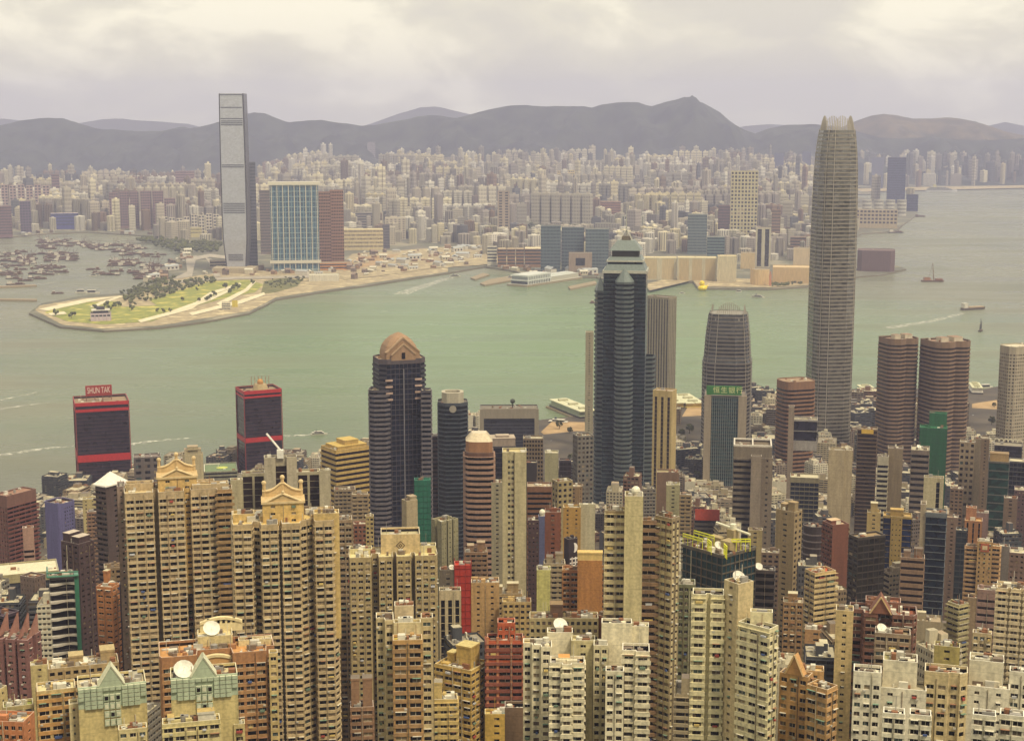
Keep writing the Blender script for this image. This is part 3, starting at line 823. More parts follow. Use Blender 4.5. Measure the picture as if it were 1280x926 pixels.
def crane_arm(root, b):
    c = MB(); w = flat((226, 222, 210)); p = b.O + b.X * b.W * .5 + b.Y * 3
    c.box((p.x, p.y), b.X, b.Y, 2, 2, b.zr, b.zr + 5, w); q = p - b.X * 8 + b.Y * 2
    c.tube((p.x, p.y, b.zr + 5), (q.x, q.y, b.zr + 15), .7, w, 5); c.build('roof_crane', root)

def pool(root, b):
    c = MB(); e = b.O + b.X * b.W * .6 + b.Y * b.D * .5
    c.box((e.x, e.y), b.X, b.Y, b.W * .28, b.D * .28, b.zr + .02, b.zr + .3, flat((206, 200, 180)), glassmat((60, 150, 176), .1, .5)); c.build('pool', root)
def ystrip(root, b):
    c = MB(); e = b.O + b.X * b.W * .5 - b.Y * .3; c.box((e.x, e.y), b.X, b.Y, b.W * .3, .3, b.z1 - 4, b.z1 - .4, flat((206, 166, 60))); c.build('yellow_band', root)
def arches(root, b):
    c = MB(); m = flat((206, 198, 174))
    for k in range(6):
        p = b.O + b.X * b.W * (.08 + .165 * k) + b.Y * b.D * .7
        pts = [(p + b.X * 2.6 * math.cos(t), b.zr + 2 + 3.0 * math.sin(t)) for t in [math.pi * i / 6 for i in range(7)]]
        for (a, za), (d_, zd) in zip(pts[:-1], pts[1:]): c.tube((a.x, a.y, za), (d_.x, d_.y, zd), .6, m, 4)
    c.build('roof_arch', root)
P1 = [(.25, .7, .3, .75, 4.5)]
P2 = [(.12, .4, .3, .8, 4), (.55, .9, .25, .7, 6)]
P3 = [(.3, .55, .35, .7, 8)]

# --- crest of the two big cream towers
def crest(x0, x1, xw0, xw1, yt_eave, yt_apex):
    def f(root, infos):
        b = infos[-1]; c = MB(); wall = wallmat((200, 172, 124)); tr = wallmat((212, 188, 142))
        W, D = b.W, b.D
        cx = b.O + b.X * W * .5 + b.Y * D * .5
        hw, hd = W * .5, D * .5; z = b.zr; ze = z + 1.2; h = (yt_eave - yt_apex) / b.s
        # two gables (front and back) with a hollow between, moulded rims and ball finials
        for sy in (-1, 1):
            base = cx + b.Y * (hd - .6) * sy
            if sy > 0: prof = ((-1, .50), (-.8, .48), (-.6, .52), (-.42, .60), (-.26, .72), (-.12, .84), (0, .88), (.12, .84), (.26, .72), (.42, .60), (.6, .52), (.8, .48), (1, .50))
            else: prof = ((-1, .10), (0, .58), (1, .10))
            pts = [(base + b.X * hw * fx, z + fz * h) for fx, fz in prof]
            outline = [(base - b.X * hw, z)] + pts + [(base + b.X * hw, z)]
            for k, off in enumerate((-.45, .45)):
                c.poly([(p.x + b.Y.x * off, p.y + b.Y.y * off, q) for p, q in outline], wall)
            for (p, q), (p2, q2) in zip(pts[:-1], pts[1:]):
                c.poly([(p.x - b.Y.x * .6, p.y - b.Y.y * .6, q), (p2.x - b.Y.x * .9, p2.y - b.Y.y * .9, q2), (p2.x + b.Y.x * .9, p2.y + b.Y.y * .9, q2), (p.x + b.Y.x * .9, p.y + b.Y.y * .9, q)], tr)
                c.poly([(p.x - b.Y.x * .9, p.y - b.Y.y * .9, q - .5), (p2.x - b.Y.x * .9, p2.y - b.Y.y * .9, q2 - .5), (p2.x - b.Y.x * .9, p2.y - b.Y.y * .9, q2), (p.x - b.Y.x * .6, p.y - b.Y.y * .6, q)], tr)
        for sx in (-1, 1):
            e = cx + b.X * (hw - .5) * sx
            c.box((e.x, e.y), b.X, b.Y, .5, hd - .7, z, z + h * .16, wall)
        c.box((cx.x, cx.y), b.X, b.Y, hw + .55, hd + .55, z + .35, z + 1.3, tr, wall)
        c.build('pediment', root)
        for sx, zz in ((-1, .72), (1, .72), (0, .98)):
            s = MB(); e = cx + b.X * (hw - .8) * sx + b.Y * (hd - .6)
            s.tube((e.x, e.y, z), (e.x, e.y, z + h * zz + .6), .95, wall, 6, .7); s.ball((e.x, e.y, z + h * zz + 1.2), 1.05, tr)
            s.build('finial', root)
        s = MB(); e = cx - b.Y * (hd - .4); s.ball((e.x, e.y, z + h * .62), .7, tr); s.build('finial', root)
    return f
C1 = (184, 162, 126)
tower('apartment_tower', 'wide cream residential tower with gabled crown, in front of the left red banded tower', 'apartment tower', [
  dict(px=(155, 155, 273, 617, 664), r=.5, plan='front', prm=[(0, 3), (.01, 0), (.31, 0), (.315, 7), (.36, 7), (.365, -1.0), (.64, -1.0), (.645, 9), (.71, 9), (.715, 0), (1, 0), (1.0, 5)], col=C1, st='resi2', ss='slot', roof=(206, 186, 138), th=3.4, fl=2.95, band=(194, 172, 134)),
  dict(px=(146, 146, 156, 608, 676), r=3, col=(150, 130, 118), st='sparse', fl=2.95, clutter=2),
  dict(px=(271, 271, 290, 612, 672), r=1.4, col=(158, 128, 88), st='balc', ss='blank', fl=2.95, clutter=3, roof=(200, 180, 134)),
  dict(px=(157, 157, 192, 605, 672), r=.5, col=C1, st='blank', clutter=2, z0=190, roof=(214, 192, 142)), dict(px=(240, 240, 286, 606, 673), r=.4, col=C1, st='blank', clutter=3, z0=190, roof=(216, 194, 144)),
  dict(px=(197, 197, 246, 597, 672), r=.62, col=(206, 172, 110), st='sparse', clutter=0, z0=190)], None, 100, .06, extra=crest(0, 0, 0, 0, 597, 574))
tower('apartment_tower', 'cream residential tower with gabled crown, its front split by a dark slot', 'apartment tower', [
  dict(px=(290, 290, 424, 656, 604), r=.55, plan='front', prm=[(0, 3), (.01, 0), (.185, 0), (.20, 4.5), (.265, 3), (.27, -2), (.43, -2), (.435, 10), (.462, 10), (.467, -2), (.64, -2), (.645, 1), (.77, 5), (.78, 0), (.95, 0), (1.0, 4)], col=(182, 160, 122), st='resi2', ss='hood', roof=(214, 188, 122), th=2.6, fl=2.9, band=(196, 174, 134)),
  dict(px=(291, 291, 318, 643, 612), r=.8, col=(200, 172, 112), st='blank', z0=190, clutter=3, roof=(226, 204, 146)),
  dict(px=(392, 392, 424, 642, 612), r=.7, col=(200, 172, 112), st='blank', z0=190, clutter=4, roof=(226, 204, 146)),
  dict(px=(328, 328, 380, 628, 611), r=.6, col=(212, 178, 110), st='sparse', z0=190, clutter=0)], None, 100, .06, extra=crest(0, 0, 0, 0, 628, 603))

# --- bottom row
def mint_crown(xg0, xg1, yg, ybase):
    def f(root, infos):
        b = infos[0]; mint = wallmat((176, 188, 162)); rim = wallmat((210, 210, 184))
        c = MB(); z1 = b.z1; s = b.s
        P = b.O - b.Y * .25
        hb = 28 / s
        # rows of projecting mint blocks across the top of the blank wall
        for k in range(5):
            zz = z1 - .4 - k * hb / 5
            n = 11
            for i in range(n):
                fx = (i + .5) / n
                if k >= 3 and (fx < .1 or fx > .9): continue
                if .38 < fx < .64 and k > 0: continue
                e = P + b.X * b.W * fx
                c.box((e.x, e.y), b.X, b.Y, b.W / n * .44, .55, zz - hb / 5 * .82, zz, mint, rim)
        e = P + b.X * b.W * .5 + b.Y * .5
        c.box((e.x, e.y), b.X, b.Y, b.W * .5, .3, z1 - hb, z1 + .02, mint)
        c.build('mint_cladding', root)
        g = MB()
        cxp = P + b.X * b.W * .49; hw = b.W * .19; hh = 26 / s
        for off in (-.3, .9, 2.4, 3.9):
            a = cxp - b.X * hw + b.Y * off; d_ = cxp + b.X * hw + b.Y * off
            if off < 0:
                g.poly([(a.x, a.y, z1 - 1), (d_.x, d_.y, z1 - 1), (d_.x, d_.y, z1 + .4), (cxp.x + b.Y.x * off, cxp.y + b.Y.y * off, z1 + hh), (a.x, a.y, z1 + .4)], mint)
            top = (cxp.x + b.Y.x * off, cxp.y + b.Y.y * off, z1 + hh)
            g.tube((a.x, a.y, z1 + .2), top, .35, rim, 4); g.tube(top, (d_.x, d_.y, z1 + .2), .35, rim, 4)
        for fz in (0, .5, 1):
            for sx in (-1, 1):
                q = cxp + b.X * hw * sx * (1 - fz)
                g.tube((q.x - b.Y.x * .3, q.y - b.Y.y * .3, z1 + hh * fz), (q.x + b.Y.x * 3.9, q.y + b.Y.y * 3.9, z1 + hh * fz), .22, rim, 4)
        g.build('gable_frame', root)
        fr = MB()
        for i in range(3):
            for k in range(4):
                e = P + b.X * b.W * (.41 + .085 * i) - b.Y * .1
                zz = z1 - 3.2 - k * 3.0
                fr.box((e.x, e.y), b.X, b.Y, b.W * .036, .4, zz - 2.3, zz, mint, rim)
                fr.box((e.x, e.y), b.X, b.Y, b.W * .026, .46, zz - 1.9, zz - .5, G_DARK if (i, k) in ((0, 0), (2, 0), (1, 2)) else rim)
        fr.build('window_frames', root)
        if xg0: dish_part(root, tuple(b.O + b.X * b.W * .2 + b.Y * 3), b.zr, 3.4)
    return f
MINTW = (206, 188, 132)
tower('apartment_tower', 'cream tower with mint green gabled crown at the bottom left, lower of the two', 'apartment tower', [
  dict(px=(97, 97, 184, 860, 500), r=.55, col=MINTW, st='blank', ss='sparse', roof=(214, 200, 164), clutter=26, ph=1.6),
  dict(px=(86, 86, 98, 880, 504), r=1.6, col=(210, 196, 152), st='sparse', clutter=3),
  dict(px=(148, 148, 184, 912, 488), r=.5, col=(216, 200, 150), st='resi', clutter=8, roof=(200, 150, 80))], None, 20, .1, extra=mint_crown(0, 0, 0, 0))
tower('apartment_tower', 'cream tower with mint green gabled crown and big white dish, beside the peach arched tower', 'apartment tower', [
  dict(px=(213, 213, 298, 848, 482), r=.5, col=MINTW, st='blank', ss='sparse', roof=(206, 190, 150), clutter=18, ph=1.6),
  dict(px=(203, 203, 276, 905, 470), r=.3, col=(212, 196, 142), st='resi2', clutter=14, roof=(186, 160, 100), plant=[(.62, .9, .2, .8, 3.4), (.1, .2, .2, .8, 2.4)], pcol=(222, 214, 196)),
  dict(px=(292, 292, 306, 905, 486), r=1.2, col=(204, 186, 130), st='resi', clutter=4)], None, 40, .1, extra=mint_crown(1, 0, 0, 0))
def arch_crown(root, infos):
    b = infos[1]; wall = wallmat((206, 160, 104)); rim = wallmat((226, 208, 160))
    def arch(name, O, X, Y, w, z, h, rise, mat, holes=0):
        c = MB(); n = 12; front = []
        for k in range(n + 1):
            x = w * k / n; front.append((x, z + h + rise * math.sin(math.pi * k / n)))
        for off, sg in ((0, 1), (.8, -1)):
            pts = [(0, z)] + front + [(w, z)]
            c.poly([((O + X * x + Y * off).x, (O + X * x + Y * off).y, zz) for x, zz in pts], mat)
        for (x, zz), (x2, z2) in zip(front[:-1], front[1:]):
            a, d_ = O + X * x, O + X * x2
            c.poly([(a.x - Y.x * .4, a.y - Y.y * .4, zz), (d_.x - Y.x * .4, d_.y - Y.y * .4, z2), (d_.x + Y.x * 1.2, d_.y + Y.y * 1.2, z2), (a.x + Y.x * 1.2, a.y + Y.y * 1.2, zz)], rim)
            c.poly([(a.x - Y.x * .4, a.y - Y.y * .4, zz - 1), (d_.x - Y.x * .4, d_.y - Y.y * .4, z2 - 1), (d_.x - Y.x * .4, d_.y - Y.y * .4, z2), (a.x - Y.x * .4, a.y - Y.y * .4, zz)], rim)
        for i in range(holes):
            x = w * (.2 + .6 * i / (holes - 1)); e = O + X * x - Y * .05
            c.box((e.x, e.y), X, Y, .5, .12, z + h - .6, z + h + 1.3, G_DARK)
        c.build(name, root)
    s = b.s
    arch('arched_parapet', b.O - b.Y * 7.5 - b.X * 2, b.X, b.Y, b.W + 4, b.z1 - 13.5, 6.5, 2.4, wall)
    arch('arched_parapet', b.O + b.Y * (b.D - 1) + b.X * 1, b.X, b.Y, b.W + 3, b.zr, 4.0, 1.8, rim, 6)
    dish_part(root, tuple(b.O + b.X * b.W * .4 + b.Y * b.D * .3), b.zr, 3.2)
tower('apartment_tower', 'peach and white tower with arched roof parapets and white dish, behind the mint gabled tower', 'apartment tower', [
  dict(px=(199, 199, 347, 822, 534), r=.42, plan='front', prm=[(0, 2), (.02, 0), (.32, 0), (.33, 5), (.62, 5), (.63, -1), (.92, -1), (.93, 4), (1, 4)], col=(166, 120, 80), st='resi2', ss='slot', band=(178, 136, 92), roof=(202, 150, 92), clutter=40, th=4.5, ph=2.0),
  dict(px=(247, 247, 291, 796, 548), r=.7, col=(216, 196, 144), st='blank', clutter=6, z0=150, roof=(222, 206, 156)),
  dict(px=(199, 199, 246, 806, 552), r=.3, col=(222, 204, 156), st='blank', z0=150, clutter=6, roof=(196, 140, 84), ph=2), dict(px=(298, 298, 340, 800, 552), r=.3, col=(222, 204, 156), st='blank', z0=150, clutter=6, roof=(186, 124, 80), ph=2),
  dict(px=(336, 336, 347, 816, 540), r=1.3, col=(206, 182, 126), st='resi', clutter=0)], None, 100, .08, extra=arch_crown)
A('apartment_block', 'cream and peach striped block left of the lower mint gabled tower', (46, 46, 95, 864, 508), (204, 178, 124), 'resi2', wp=45, ac=.15, r=.7, clutter=14, roof=(218, 206, 158), band=(198, 152, 92), es={1: 'blank'})
A('apartment_block', 'orange pink block with square windows in the bottom left corner', (-14, 29, 44, 902, 484), (196, 128, 84), dict(ST['grid'], fh=3.1), wp=30, ac=.1, r=.8, clutter=10, roof=(206, 170, 110), ss='sparse')
A('low_building', 'block with moss green roof terrace behind the orange pink corner block', (4, 4, 42, 884, 512), (176, 160, 110), 'resi', r=.6, clutter=16, roof=(146, 150, 74))
A('low_building', 'narrow cream block cut by the left edge above the orange pink corner block', (-20, -2, 9, 862, 530), (196, 176, 124), 'sparse', r=.8)
tower('apartment_tower', 'slim cream tower with orange upper panels and stepped yellow roof decks', 'apartment tower', [
  dict(px=(491, 491, 528, 800, 488), r=.6, col=(188, 148, 92), st='resi2', roof=(222, 198, 100), clutter=7, band=(168, 132, 90)),
  dict(px=(470, 470, 492, 772, 500), r=1.0, plan='front', prm=[(0, 0), (.45, 0), (.5, -2.5), (1, -2.5)], col=(210, 190, 146), st='resi', ss='sparse', clutter=5, roof=(206, 140, 70), ph=1.8),
  dict(px=(526, 526, 541, 772, 500), r=1.3, col=(204, 184, 140), st='resi', clutter=4, roof=(210, 196, 150), ph=1.8),
  dict(px=(492, 492, 526, 778, 496), r=.4, col=(214, 196, 150), st='blank', clutter=3, z0=160, roof=(220, 200, 120)),
  dict(px=(493, 493, 517, 757, 506), r=.8, col=(206, 186, 150), st='blank', clutter=4, z0=160, roof=(214, 204, 130))], None, 80, .15)
def diamond(root, infos):
    b = infos[-1]; c = MB(); m = wallmat((96, 74, 46))
    cx = b.O + b.X * b.W * .5 - b.Y * .06; z = b.z1 - 5.6; h = 2.3
    for k, (r0, r1) in enumerate(((1, .74), (.45, .2))):
        P = [(0, 1), (1, 0), (0, -1), (-1, 0)]
        for i in range(4):
            (a, d_), (e, f_) = P[i], P[(i + 1) % 4]
            q = lambda x, zz: ((cx + b.X * x * h).x, (cx + b.X * x * h).y, z + zz * h)
            c.poly([q(a * r0, d_ * r0), q(e * r0, f_ * r0), q(e * r1, f_ * r1), q(a * r1, d_ * r1)], m)
    c.build('diamond_emblem', root)
tower('apartment_tower', 'beige tower whose square roof box carries a diamond emblem', 'apartment tower', [
  dict(px=(436, 436, 548, 697, 694), r=.42, plan='front', prm=[(0, 3), (.01, 0), (.25, 0), (.26, 6), (.33, 6), (.335, 0), (.49, 0), (.495, 8), (.53, 8), (.535, 0), (.70, 0), (.705, 6), (.74, 6), (.745, 0), (.98, 0), (1, 3)], col=(176, 156, 112), st='resi', ss='slot', roof=(216, 204, 150), th=2.4, fl=2.95, clutter=30),
  dict(px=(437, 437, 465, 686, 704), r=.5, col=(214, 200, 150), st='blank', z0=150, clutter=4), dict(px=(516, 516, 545, 682, 706), r=.5, col=(214, 200, 150), st='blank', z0=150, clutter=4),
  dict(px=(476, 476, 525, 668, 704), r=.7, col=(210, 186, 138), st='blank', z0=150, clutter=5, ph=2.2, roof=(190, 178, 140))], None, 100, .08, extra=diamond)
A('apartment_tower', 'yellow ochre corner building with long window rows left of the red tower', (543, 589, 611, 838, 600), (196, 164, 92), 'resi2', wp=70, ac=.12, r=.8, clutter=14, roof=(196, 178, 120), plant=[(.45, .85, .3, .8, 9), (.1, .3, .5, .8, 4)])
A('apartment_block', 'small cream block with long balconies below the yellow ochre corner building', (537, 537, 572, 874, 566), (206, 180, 116), 'hood', wp=20, ac=.2, r=.6, clutter=8, plant=[(.0, .45, .3, .9, 7)])
A('apartment_block', 'small grey brown block squeezed between the gabled cream tower and the orange panelled tower', (438, 438, 467, 884, 566), (150, 116, 88), 'resi2', wp=16, r=.8, clutter=4, plant=[(.05, .4, .2, .8, 12), (.55, .95, .2, .8, 12)])
def red_frame(root, infos):
    b = infos[0]; c = MB(); m = wallmat((186, 92, 54))
    for f0 in (.0, .28, .66, .985):
        e = b.O + b.X * b.W * (f0 + .01) - b.Y * .25
        c.box((e.x, e.y), b.X, b.Y, .5, .4, b.z0, b.z1 + 1.5, wallmat((190, 128, 88)))
    for k in range(3):
        e = b.O + b.X * b.W * .5
        c.box((e.x, e.y), b.X, b.Y, b.W * .5, .45, b.z1 - 1.5 - k * 4, b.z1 - .5 - k * 4, m)
    c.build('red_frame', root)
tower('apartment_tower', 'orange red tower with stepped top and dark balcony bays', 'apartment tower', [
  dict(px=(609, 609, 654, 800, 604), r=.6, col=(158, 86, 56), st='balc', band=(138, 78, 60), roof=(196, 90, 50), clutter=6, ph=2),
  dict(px=(622, 622, 644, 778, 606), r=.9, col=(186, 92, 54), st='grid', z0=150, clutter=3, roof=(208, 100, 56), ph=2.5)], None, 40, extra=red_frame)
# white complex
tower('apartment_tower', 'big white residential complex with stepped bays and roof gardens at bottom centre', 'apartment tower', [
  dict(px=(654, 654, 690, 808, 505), r=.9, plan='front', prm=[(0, 4), (.3, 4), (.3, 2), (.62, 2), (.62, 0), (1, 0)], col=(224, 213, 182), st='resi', clutter=6, roof=(204, 180, 120), ss='sparse'),
  dict(px=(688, 688, 731, 828, 488), r=.6, plan='front', prm=[(0, 0), (.34, 0), (.34, -1.5), (.62, -1.5), (.62, 0), (.97, 0), (1, 2)], col=(226, 215, 184), st=dict(ST['hood'], bay=4.0, fh=3.05), clutter=14, roof=(206, 150, 84), ph=1.8, plant=[(.25, .55, .3, .8, 2.6)]),
  dict(px=(684, 684, 716, 790, 512), r=.6, col=(227, 216, 186), st='blank', z0=140, clutter=4, roof=(206, 192, 130)),
  dict(px=(714, 714, 744, 800, 508), r=.7, col=(200, 186, 140), st='sparse', clutter=4, roof=(212, 198, 150)),
  dict(px=(742, 742, 760, 806, 503), r=1.2, col=(212, 200, 162), st='resi', clutter=3, ss='resi'),
  dict(px=(757, 757, 780, 838, 486), r=.8, col=(227, 216, 186), st=dict(ST['resi'], bay=2.9, fh=3.05), clutter=5, roof=(96, 76, 60), ph=2),
  dict(px=(778, 778, 812, 812, 492), r=.8, plan='front', prm=[(0, 0), (.48, 0), (.5, -1), (1, -1)], col=(227, 216, 186), st=dict(ST['hood'], bay=4.0, fh=3.05), ss='sparse', clutter=8, roof=(126, 106, 84), ph=2.4),
  dict(px=(752, 752, 790, 778, 506), r=.5, col=(228, 217, 186), st='blank', z0=140, clutter=4, roof=(150, 128, 90), ph=1.8), dict(px=(788, 788, 811, 782, 508), r=.7, col=(228, 217, 186), st='blank', z0=140, clutter=5, roof=(214, 204, 158))],
  None, 100, .1, extra=lambda root, infos: dish_part(root, tuple(infos[2].O + infos[2].X * infos[2].W * .5 + infos[2].Y * 4), infos[2].zr, 2.6))
def dome(root, infos):
    b = infos[0]; c = MB(); e = b.O + b.X * b.W * .6 + b.Y * 4
    c.tube((e.x, e.y, b.zr), (e.x, e.y, b.zr + 1.4), 1.5, flat((206, 196, 170)), 10); c.ball((e.x, e.y, b.zr + 2.6), 1.9, flat((228, 222, 200), .5), 12, 6); c.build('radome', root)
tower('apartment_tower', 'tall cream tower with a broad blank shaft and white radome on top', 'apartment tower', [
  dict(px=(781, 781, 804, 620, 604), r=1.2, col=(200, 186, 140), st='blank', clutter=4),
  dict(px=(757, 757, 782, 638, 610), r=.9, col=(150, 130, 96), st=dict(ST['hood'], fh=3.3, bay=4.2), band=(206, 190, 146), clutter=10, roof=(206, 194, 146)),
  dict(px=(803, 803, 822, 650, 612), r=.8, col=(140, 112, 84), st='balc', clutter=3, fl=3.3), 
  dict(px=(819, 840, 850, 648, 606), r=.6, col=(150, 132, 102), st=dict(ST['hood'], fh=3.3, bay=3.4, bo=.15), band=(196, 180, 136), clutter=16, roof=(214, 200, 150), ss='slot')], None, 90, .05, extra=dome)
A('office_tower', 'dark green glass tower with yellow rooftop gondola rails and a white dish', (850, 903, 946, 694, 700), (92, 84, 70), 'curtain', glass=G_TEAL, r=.9, clutter=24, roof=(112, 92, 70), dish=1, extra=lambda root, infos: gondolas(root, infos[0]))
A('apartment_tower', 'narrow green grey gridded tower between the blank shaft tower and the white stepped tower', (848, 848, 869, 730, 640), (120, 120, 88), dict(ST['grid'], fh=3.2), r=1.2, wp=20, clutter=4)
tower('apartment_tower', 'tall white tower with a plain shaft, right below the yellow gondola roof', 'apartment tower', [
  dict(px=(866, 866, 905, 742, 492), r=.7, plan='front', prm=[(0, 0), (.42, 0), (.46, 1.5), (.55, 1.5), (.6, 0), (1, 0)], col=(222, 210, 168), st=dict(ST['hood'], bay=4.6, fh=3.1), clutter=10, roof=(176, 156, 100), ph=2.6),
  dict(px=(905, 923, 942, 730, 486), r=1.0, col=(206, 186, 142), st='blank', ss='sparse', clutter=5, roof=(206, 190, 140)),
  dict(px=(922, 962, 973, 786, 474), r=.45, plan='rect', col=(224, 212, 170), st=dict(ST['hood'], bay=4.4, fh=3.1), ss='resi', clutter=8, roof=(204, 184, 120), ph=2.6),
  dict(px=(938, 938, 966, 764, 482), r=.5, col=(224, 212, 170), st='blank', z0=150, clutter=3, roof=(206, 180, 110), ph=2.2)], None, 100, .08,
  extra=lambda root, infos: dish_part(root, tuple(infos[1].O + infos[1].X * infos[1].W * .5 + infos[1].Y * infos[1].D * .55), infos[1].zr, 2.2))
def gable_roof(fr0, fr1, h, col, name='gable'):
    def f(root, infos):
        b = infos[0]; c = MB(); m = wallmat(col); rim = wallmat((206, 176, 128))
        x0, x1 = b.W * fr0, b.W * fr1; xm = (x0 + x1) / 2
        P = lambda x, y, z: ((b.O + b.X * x + b.Y * y).x, (b.O + b.X * x + b.Y * y).y, z)
        c.poly([P(x0, -.2, b.z1), P(x1, -.2, b.z1), P(xm, -.2, b.z1 + h)], m)
        for (xa, za, xb, zb) in ((x0, b.z1, xm, b.z1 + h), (xm, b.z1 + h, x1, b.z1)):
            c.poly([P(xa, -.5, za), P(xb, -.5, zb), P(xb, b.D * .6, zb), P(xa, b.D * .6, za)], m)
            c.tube(P(xa, -.5, za), P(xb, -.5, zb), .35, rim, 4)
        c.build(name, root)
    return f
tower('apartment_tower', 'peach tower with a rounded gable and notched corner bay, below the brown penthouse with dish', 'apartment tower', [
  dict(px=(974, 1010, 1016, 846, 482), r=.5, col=(192, 150, 96), st=dict(ST['resi'], fh=3.1), clutter=6, roof=(196, 160, 104)),
  dict(px=(1008, 1034, 1047, 862, 472), r=.8, col=(196, 156, 104), st=dict(ST['resi2'], fh=3.1, bay=3.4), clutter=5, roof=(204, 170, 112), ph=1.8),
  dict(px=(988, 988, 1030, 836, 492), r=.5, col=(200, 160, 106), st='sparse', clutter=4, z0=160, roof=(204, 172, 116))], None, 70, .12, extra=gable_roof(.2, .85, 7, (196, 150, 96)))
WC = (226, 217, 194)
tower('apartment_tower', 'long white residential complex with two plain roof shafts in the bottom right corner', 'apartment tower', [
  dict(px=(1067, 1067, 1102, 838, 446), r=.8, col=WC, st=dict(ST['resi'], fh=2.95, bay=2.9), clutter=7, roof=(190, 112, 62), ph=2.4, th=4.2),
  dict(px=(1104, 1104, 1147, 824, 450), r=.75, col=(216, 206, 180), st='blank', clutter=9, roof=(176, 166, 120), es={0: 'blank'}),
  dict(px=(1098, 1098, 1158, 858, 446), r=.6, col=WC, st=dict(ST['sparse'], fh=2.95), clutter=3),
  dict(px=(1156, 1156, 1210, 838, 447), r=.6, plan='front', prm=[(0, 0), (.55, 0), (.58, .8), (.8, .8), (.82, 0), (1, 2)], col=(206, 186, 142), st=dict(ST['resi'], fh=2.95, bay=2.9), clutter=14, roof=(170, 140, 100), ph=2.4, th=4.2),
  dict(px=(1208, 1208, 1262, 856, 446), r=.6, col=WC, st=dict(ST['sparse'], fh=2.95), clutter=3),
  dict(px=(1212, 1212, 1255, 824, 450), r=.75, col=(216, 206, 180), st='blank', clutter=9, roof=(182, 168, 124), dish=3),
  dict(px=(1262, 1262, 1292, 838, 447), r=.7, col=WC, st=dict(ST['resi'], fh=2.95, bay=2.9), clutter=7, roof=(176, 150, 110), ph=2.4, th=4.2),
  dict(px=(1104, 1104, 1131, 890, 424), r=.8, col=WC, st=dict(ST['resi2'], fh=2.95), clutter=4, roof=(92, 68, 56), ph=1.8), dict(px=(1137, 1137, 1164, 892, 424), r=.8, col=WC, st=dict(ST['resi2'], fh=2.95), clutter=4, roof=(176, 160, 116), ph=1.8),
  dict(px=(1216, 1216, 1245, 892, 424), r=.8, col=WC, st=dict(ST['resi2'], fh=2.95), clutter=4, roof=(98, 76, 62), ph=1.8), dict(px=(1250, 1250, 1280, 892, 424), r=.8, col=WC, st=dict(ST['resi2'], fh=2.95), clutter=4, roof=(92, 68, 56), ph=1.8)], None, 100, .12)
tower('apartment_tower', 'maroon brown tower with stepped gables, behind the white complex at the right', 'apartment tower', [
  dict(px=(1062, 1062, 1146, 764, 590), r=.5, plan='front', prm=[(0, 4), (.2, 4), (.22, 0), (.42, 0), (.45, 4), (.62, 4), (.64, 0), (.95, 0), (1, 3)], col=(120, 82, 66), st='resi2', clutter=20, roof=(150, 88, 62), ph=2),
  dict(px=(1082, 1082, 1126, 750, 600), r=.5, col=(132, 88, 68), st='blank', z0=140, clutter=5, roof=(160, 104, 78))], None, 30, extra=gable_roof(.3, .62, 7, (132, 86, 66)))
A('apartment_block', 'grey penthouse block with white columns and a dish, in front of the maroon gabled tower', (1094, 1094, 1138, 790, 556), (150, 130, 106), 'resi2', wp=8, r=.6, clutter=7, dish=1, roof=(150, 132, 100), ph=1.6)
A('apartment_tower', 'slim cream tower with one window column right of the peach notched tower', (1045, 1045, 1067, 762, 574), (200, 176, 124), dict(ST['sparse'], bay=9), r=1.1, wp=12, clutter=3)
A('apartment_tower', 'cream tower with an orange side and stacked balconies, below the red brown slab', (1006, 1019, 1045, 716, 770), (190, 166, 116), 'balc', ss=dict(ST['resi2']), wp=24, r=.7, clutter=6, roof=(196, 88, 50), band=(196, 172, 124))
A('apartment_tower', 'twin beige brown tower with faint windows left of the orange sided tower', (979, 979, 1004, 752, 720), (158, 124, 84), 'resi', r=.9, wp=16, clutter=5, plant=P1)
A('low_building', 'tan block with a flat roof below the cream balcony tower', (1006, 1006, 1034, 786, 690), (176, 136, 92), 'sparse', r=.7, clutter=5)

# --- left middle
A('apartment_block', 'brown apartment block with red balcony bands at the left edge by the water', (-8, 8, 46, 620, 1090), (136, 96, 82), 'balc', band=(128, 72, 62), ss='slot', r=.5, th=9, fl=3.2, roof=(150, 112, 92), clutter=6)
A('old_block', 'small pink striped block in front of the brown block at the left edge', (28, 28, 42, 660, 1020), (186, 146, 128), 'band', th=16, r=.8, clutter=3)
A('office_tower', 'lavender blue tower with rounded corners left of the red banded tower', (53, 75, 96, 630, 1190), (112, 108, 158), 'blank', ss='slot', plan='round', prm=.22, r=.9, th=4, clutter=18, roof=(176, 146, 124), glass=G_MAUVE, ph=2.5, es={15: dict(ST['fins'], bay=5, pr=.86)})
A('old_block', 'narrow cream block right beside the foot of the left red banded tower', (103, 103, 120, 624, 1200), (200, 182, 128), 'sparse', r=.8, clutter=4)
A('old_block', 'brown balcony block in front of the narrow cream block', (109, 109, 124, 640, 1130), (158, 122, 92), 'hood', r=.8, clutter=4, roof=(226, 220, 206))
def hip(root, infos):
    b = infos[0]; c = MB(); m = flat((232, 226, 214), .5)
    e = .9; pl = [b.O + b.X * (-e) - b.Y * e, b.O + b.X * (b.W + e) - b.Y * e, b.O + b.X * (b.W + e) + b.Y * (b.D + e), b.O - b.X * e + b.Y * (b.D + e)]
    z = b.z1 + .3; top = b.O + b.X * b.W * .5 + b.Y * b.D * .5; T = (top.x, top.y, z + 6.5)
    for i in range(4):
        p, q = pl[i], pl[(i + 1) % 4]
        c.poly([(p.x, p.y, z), (q.x, q.y, z), T], m); c.wall(p, q, z - .7, z, m)
    c.build('hipped_roof', root)
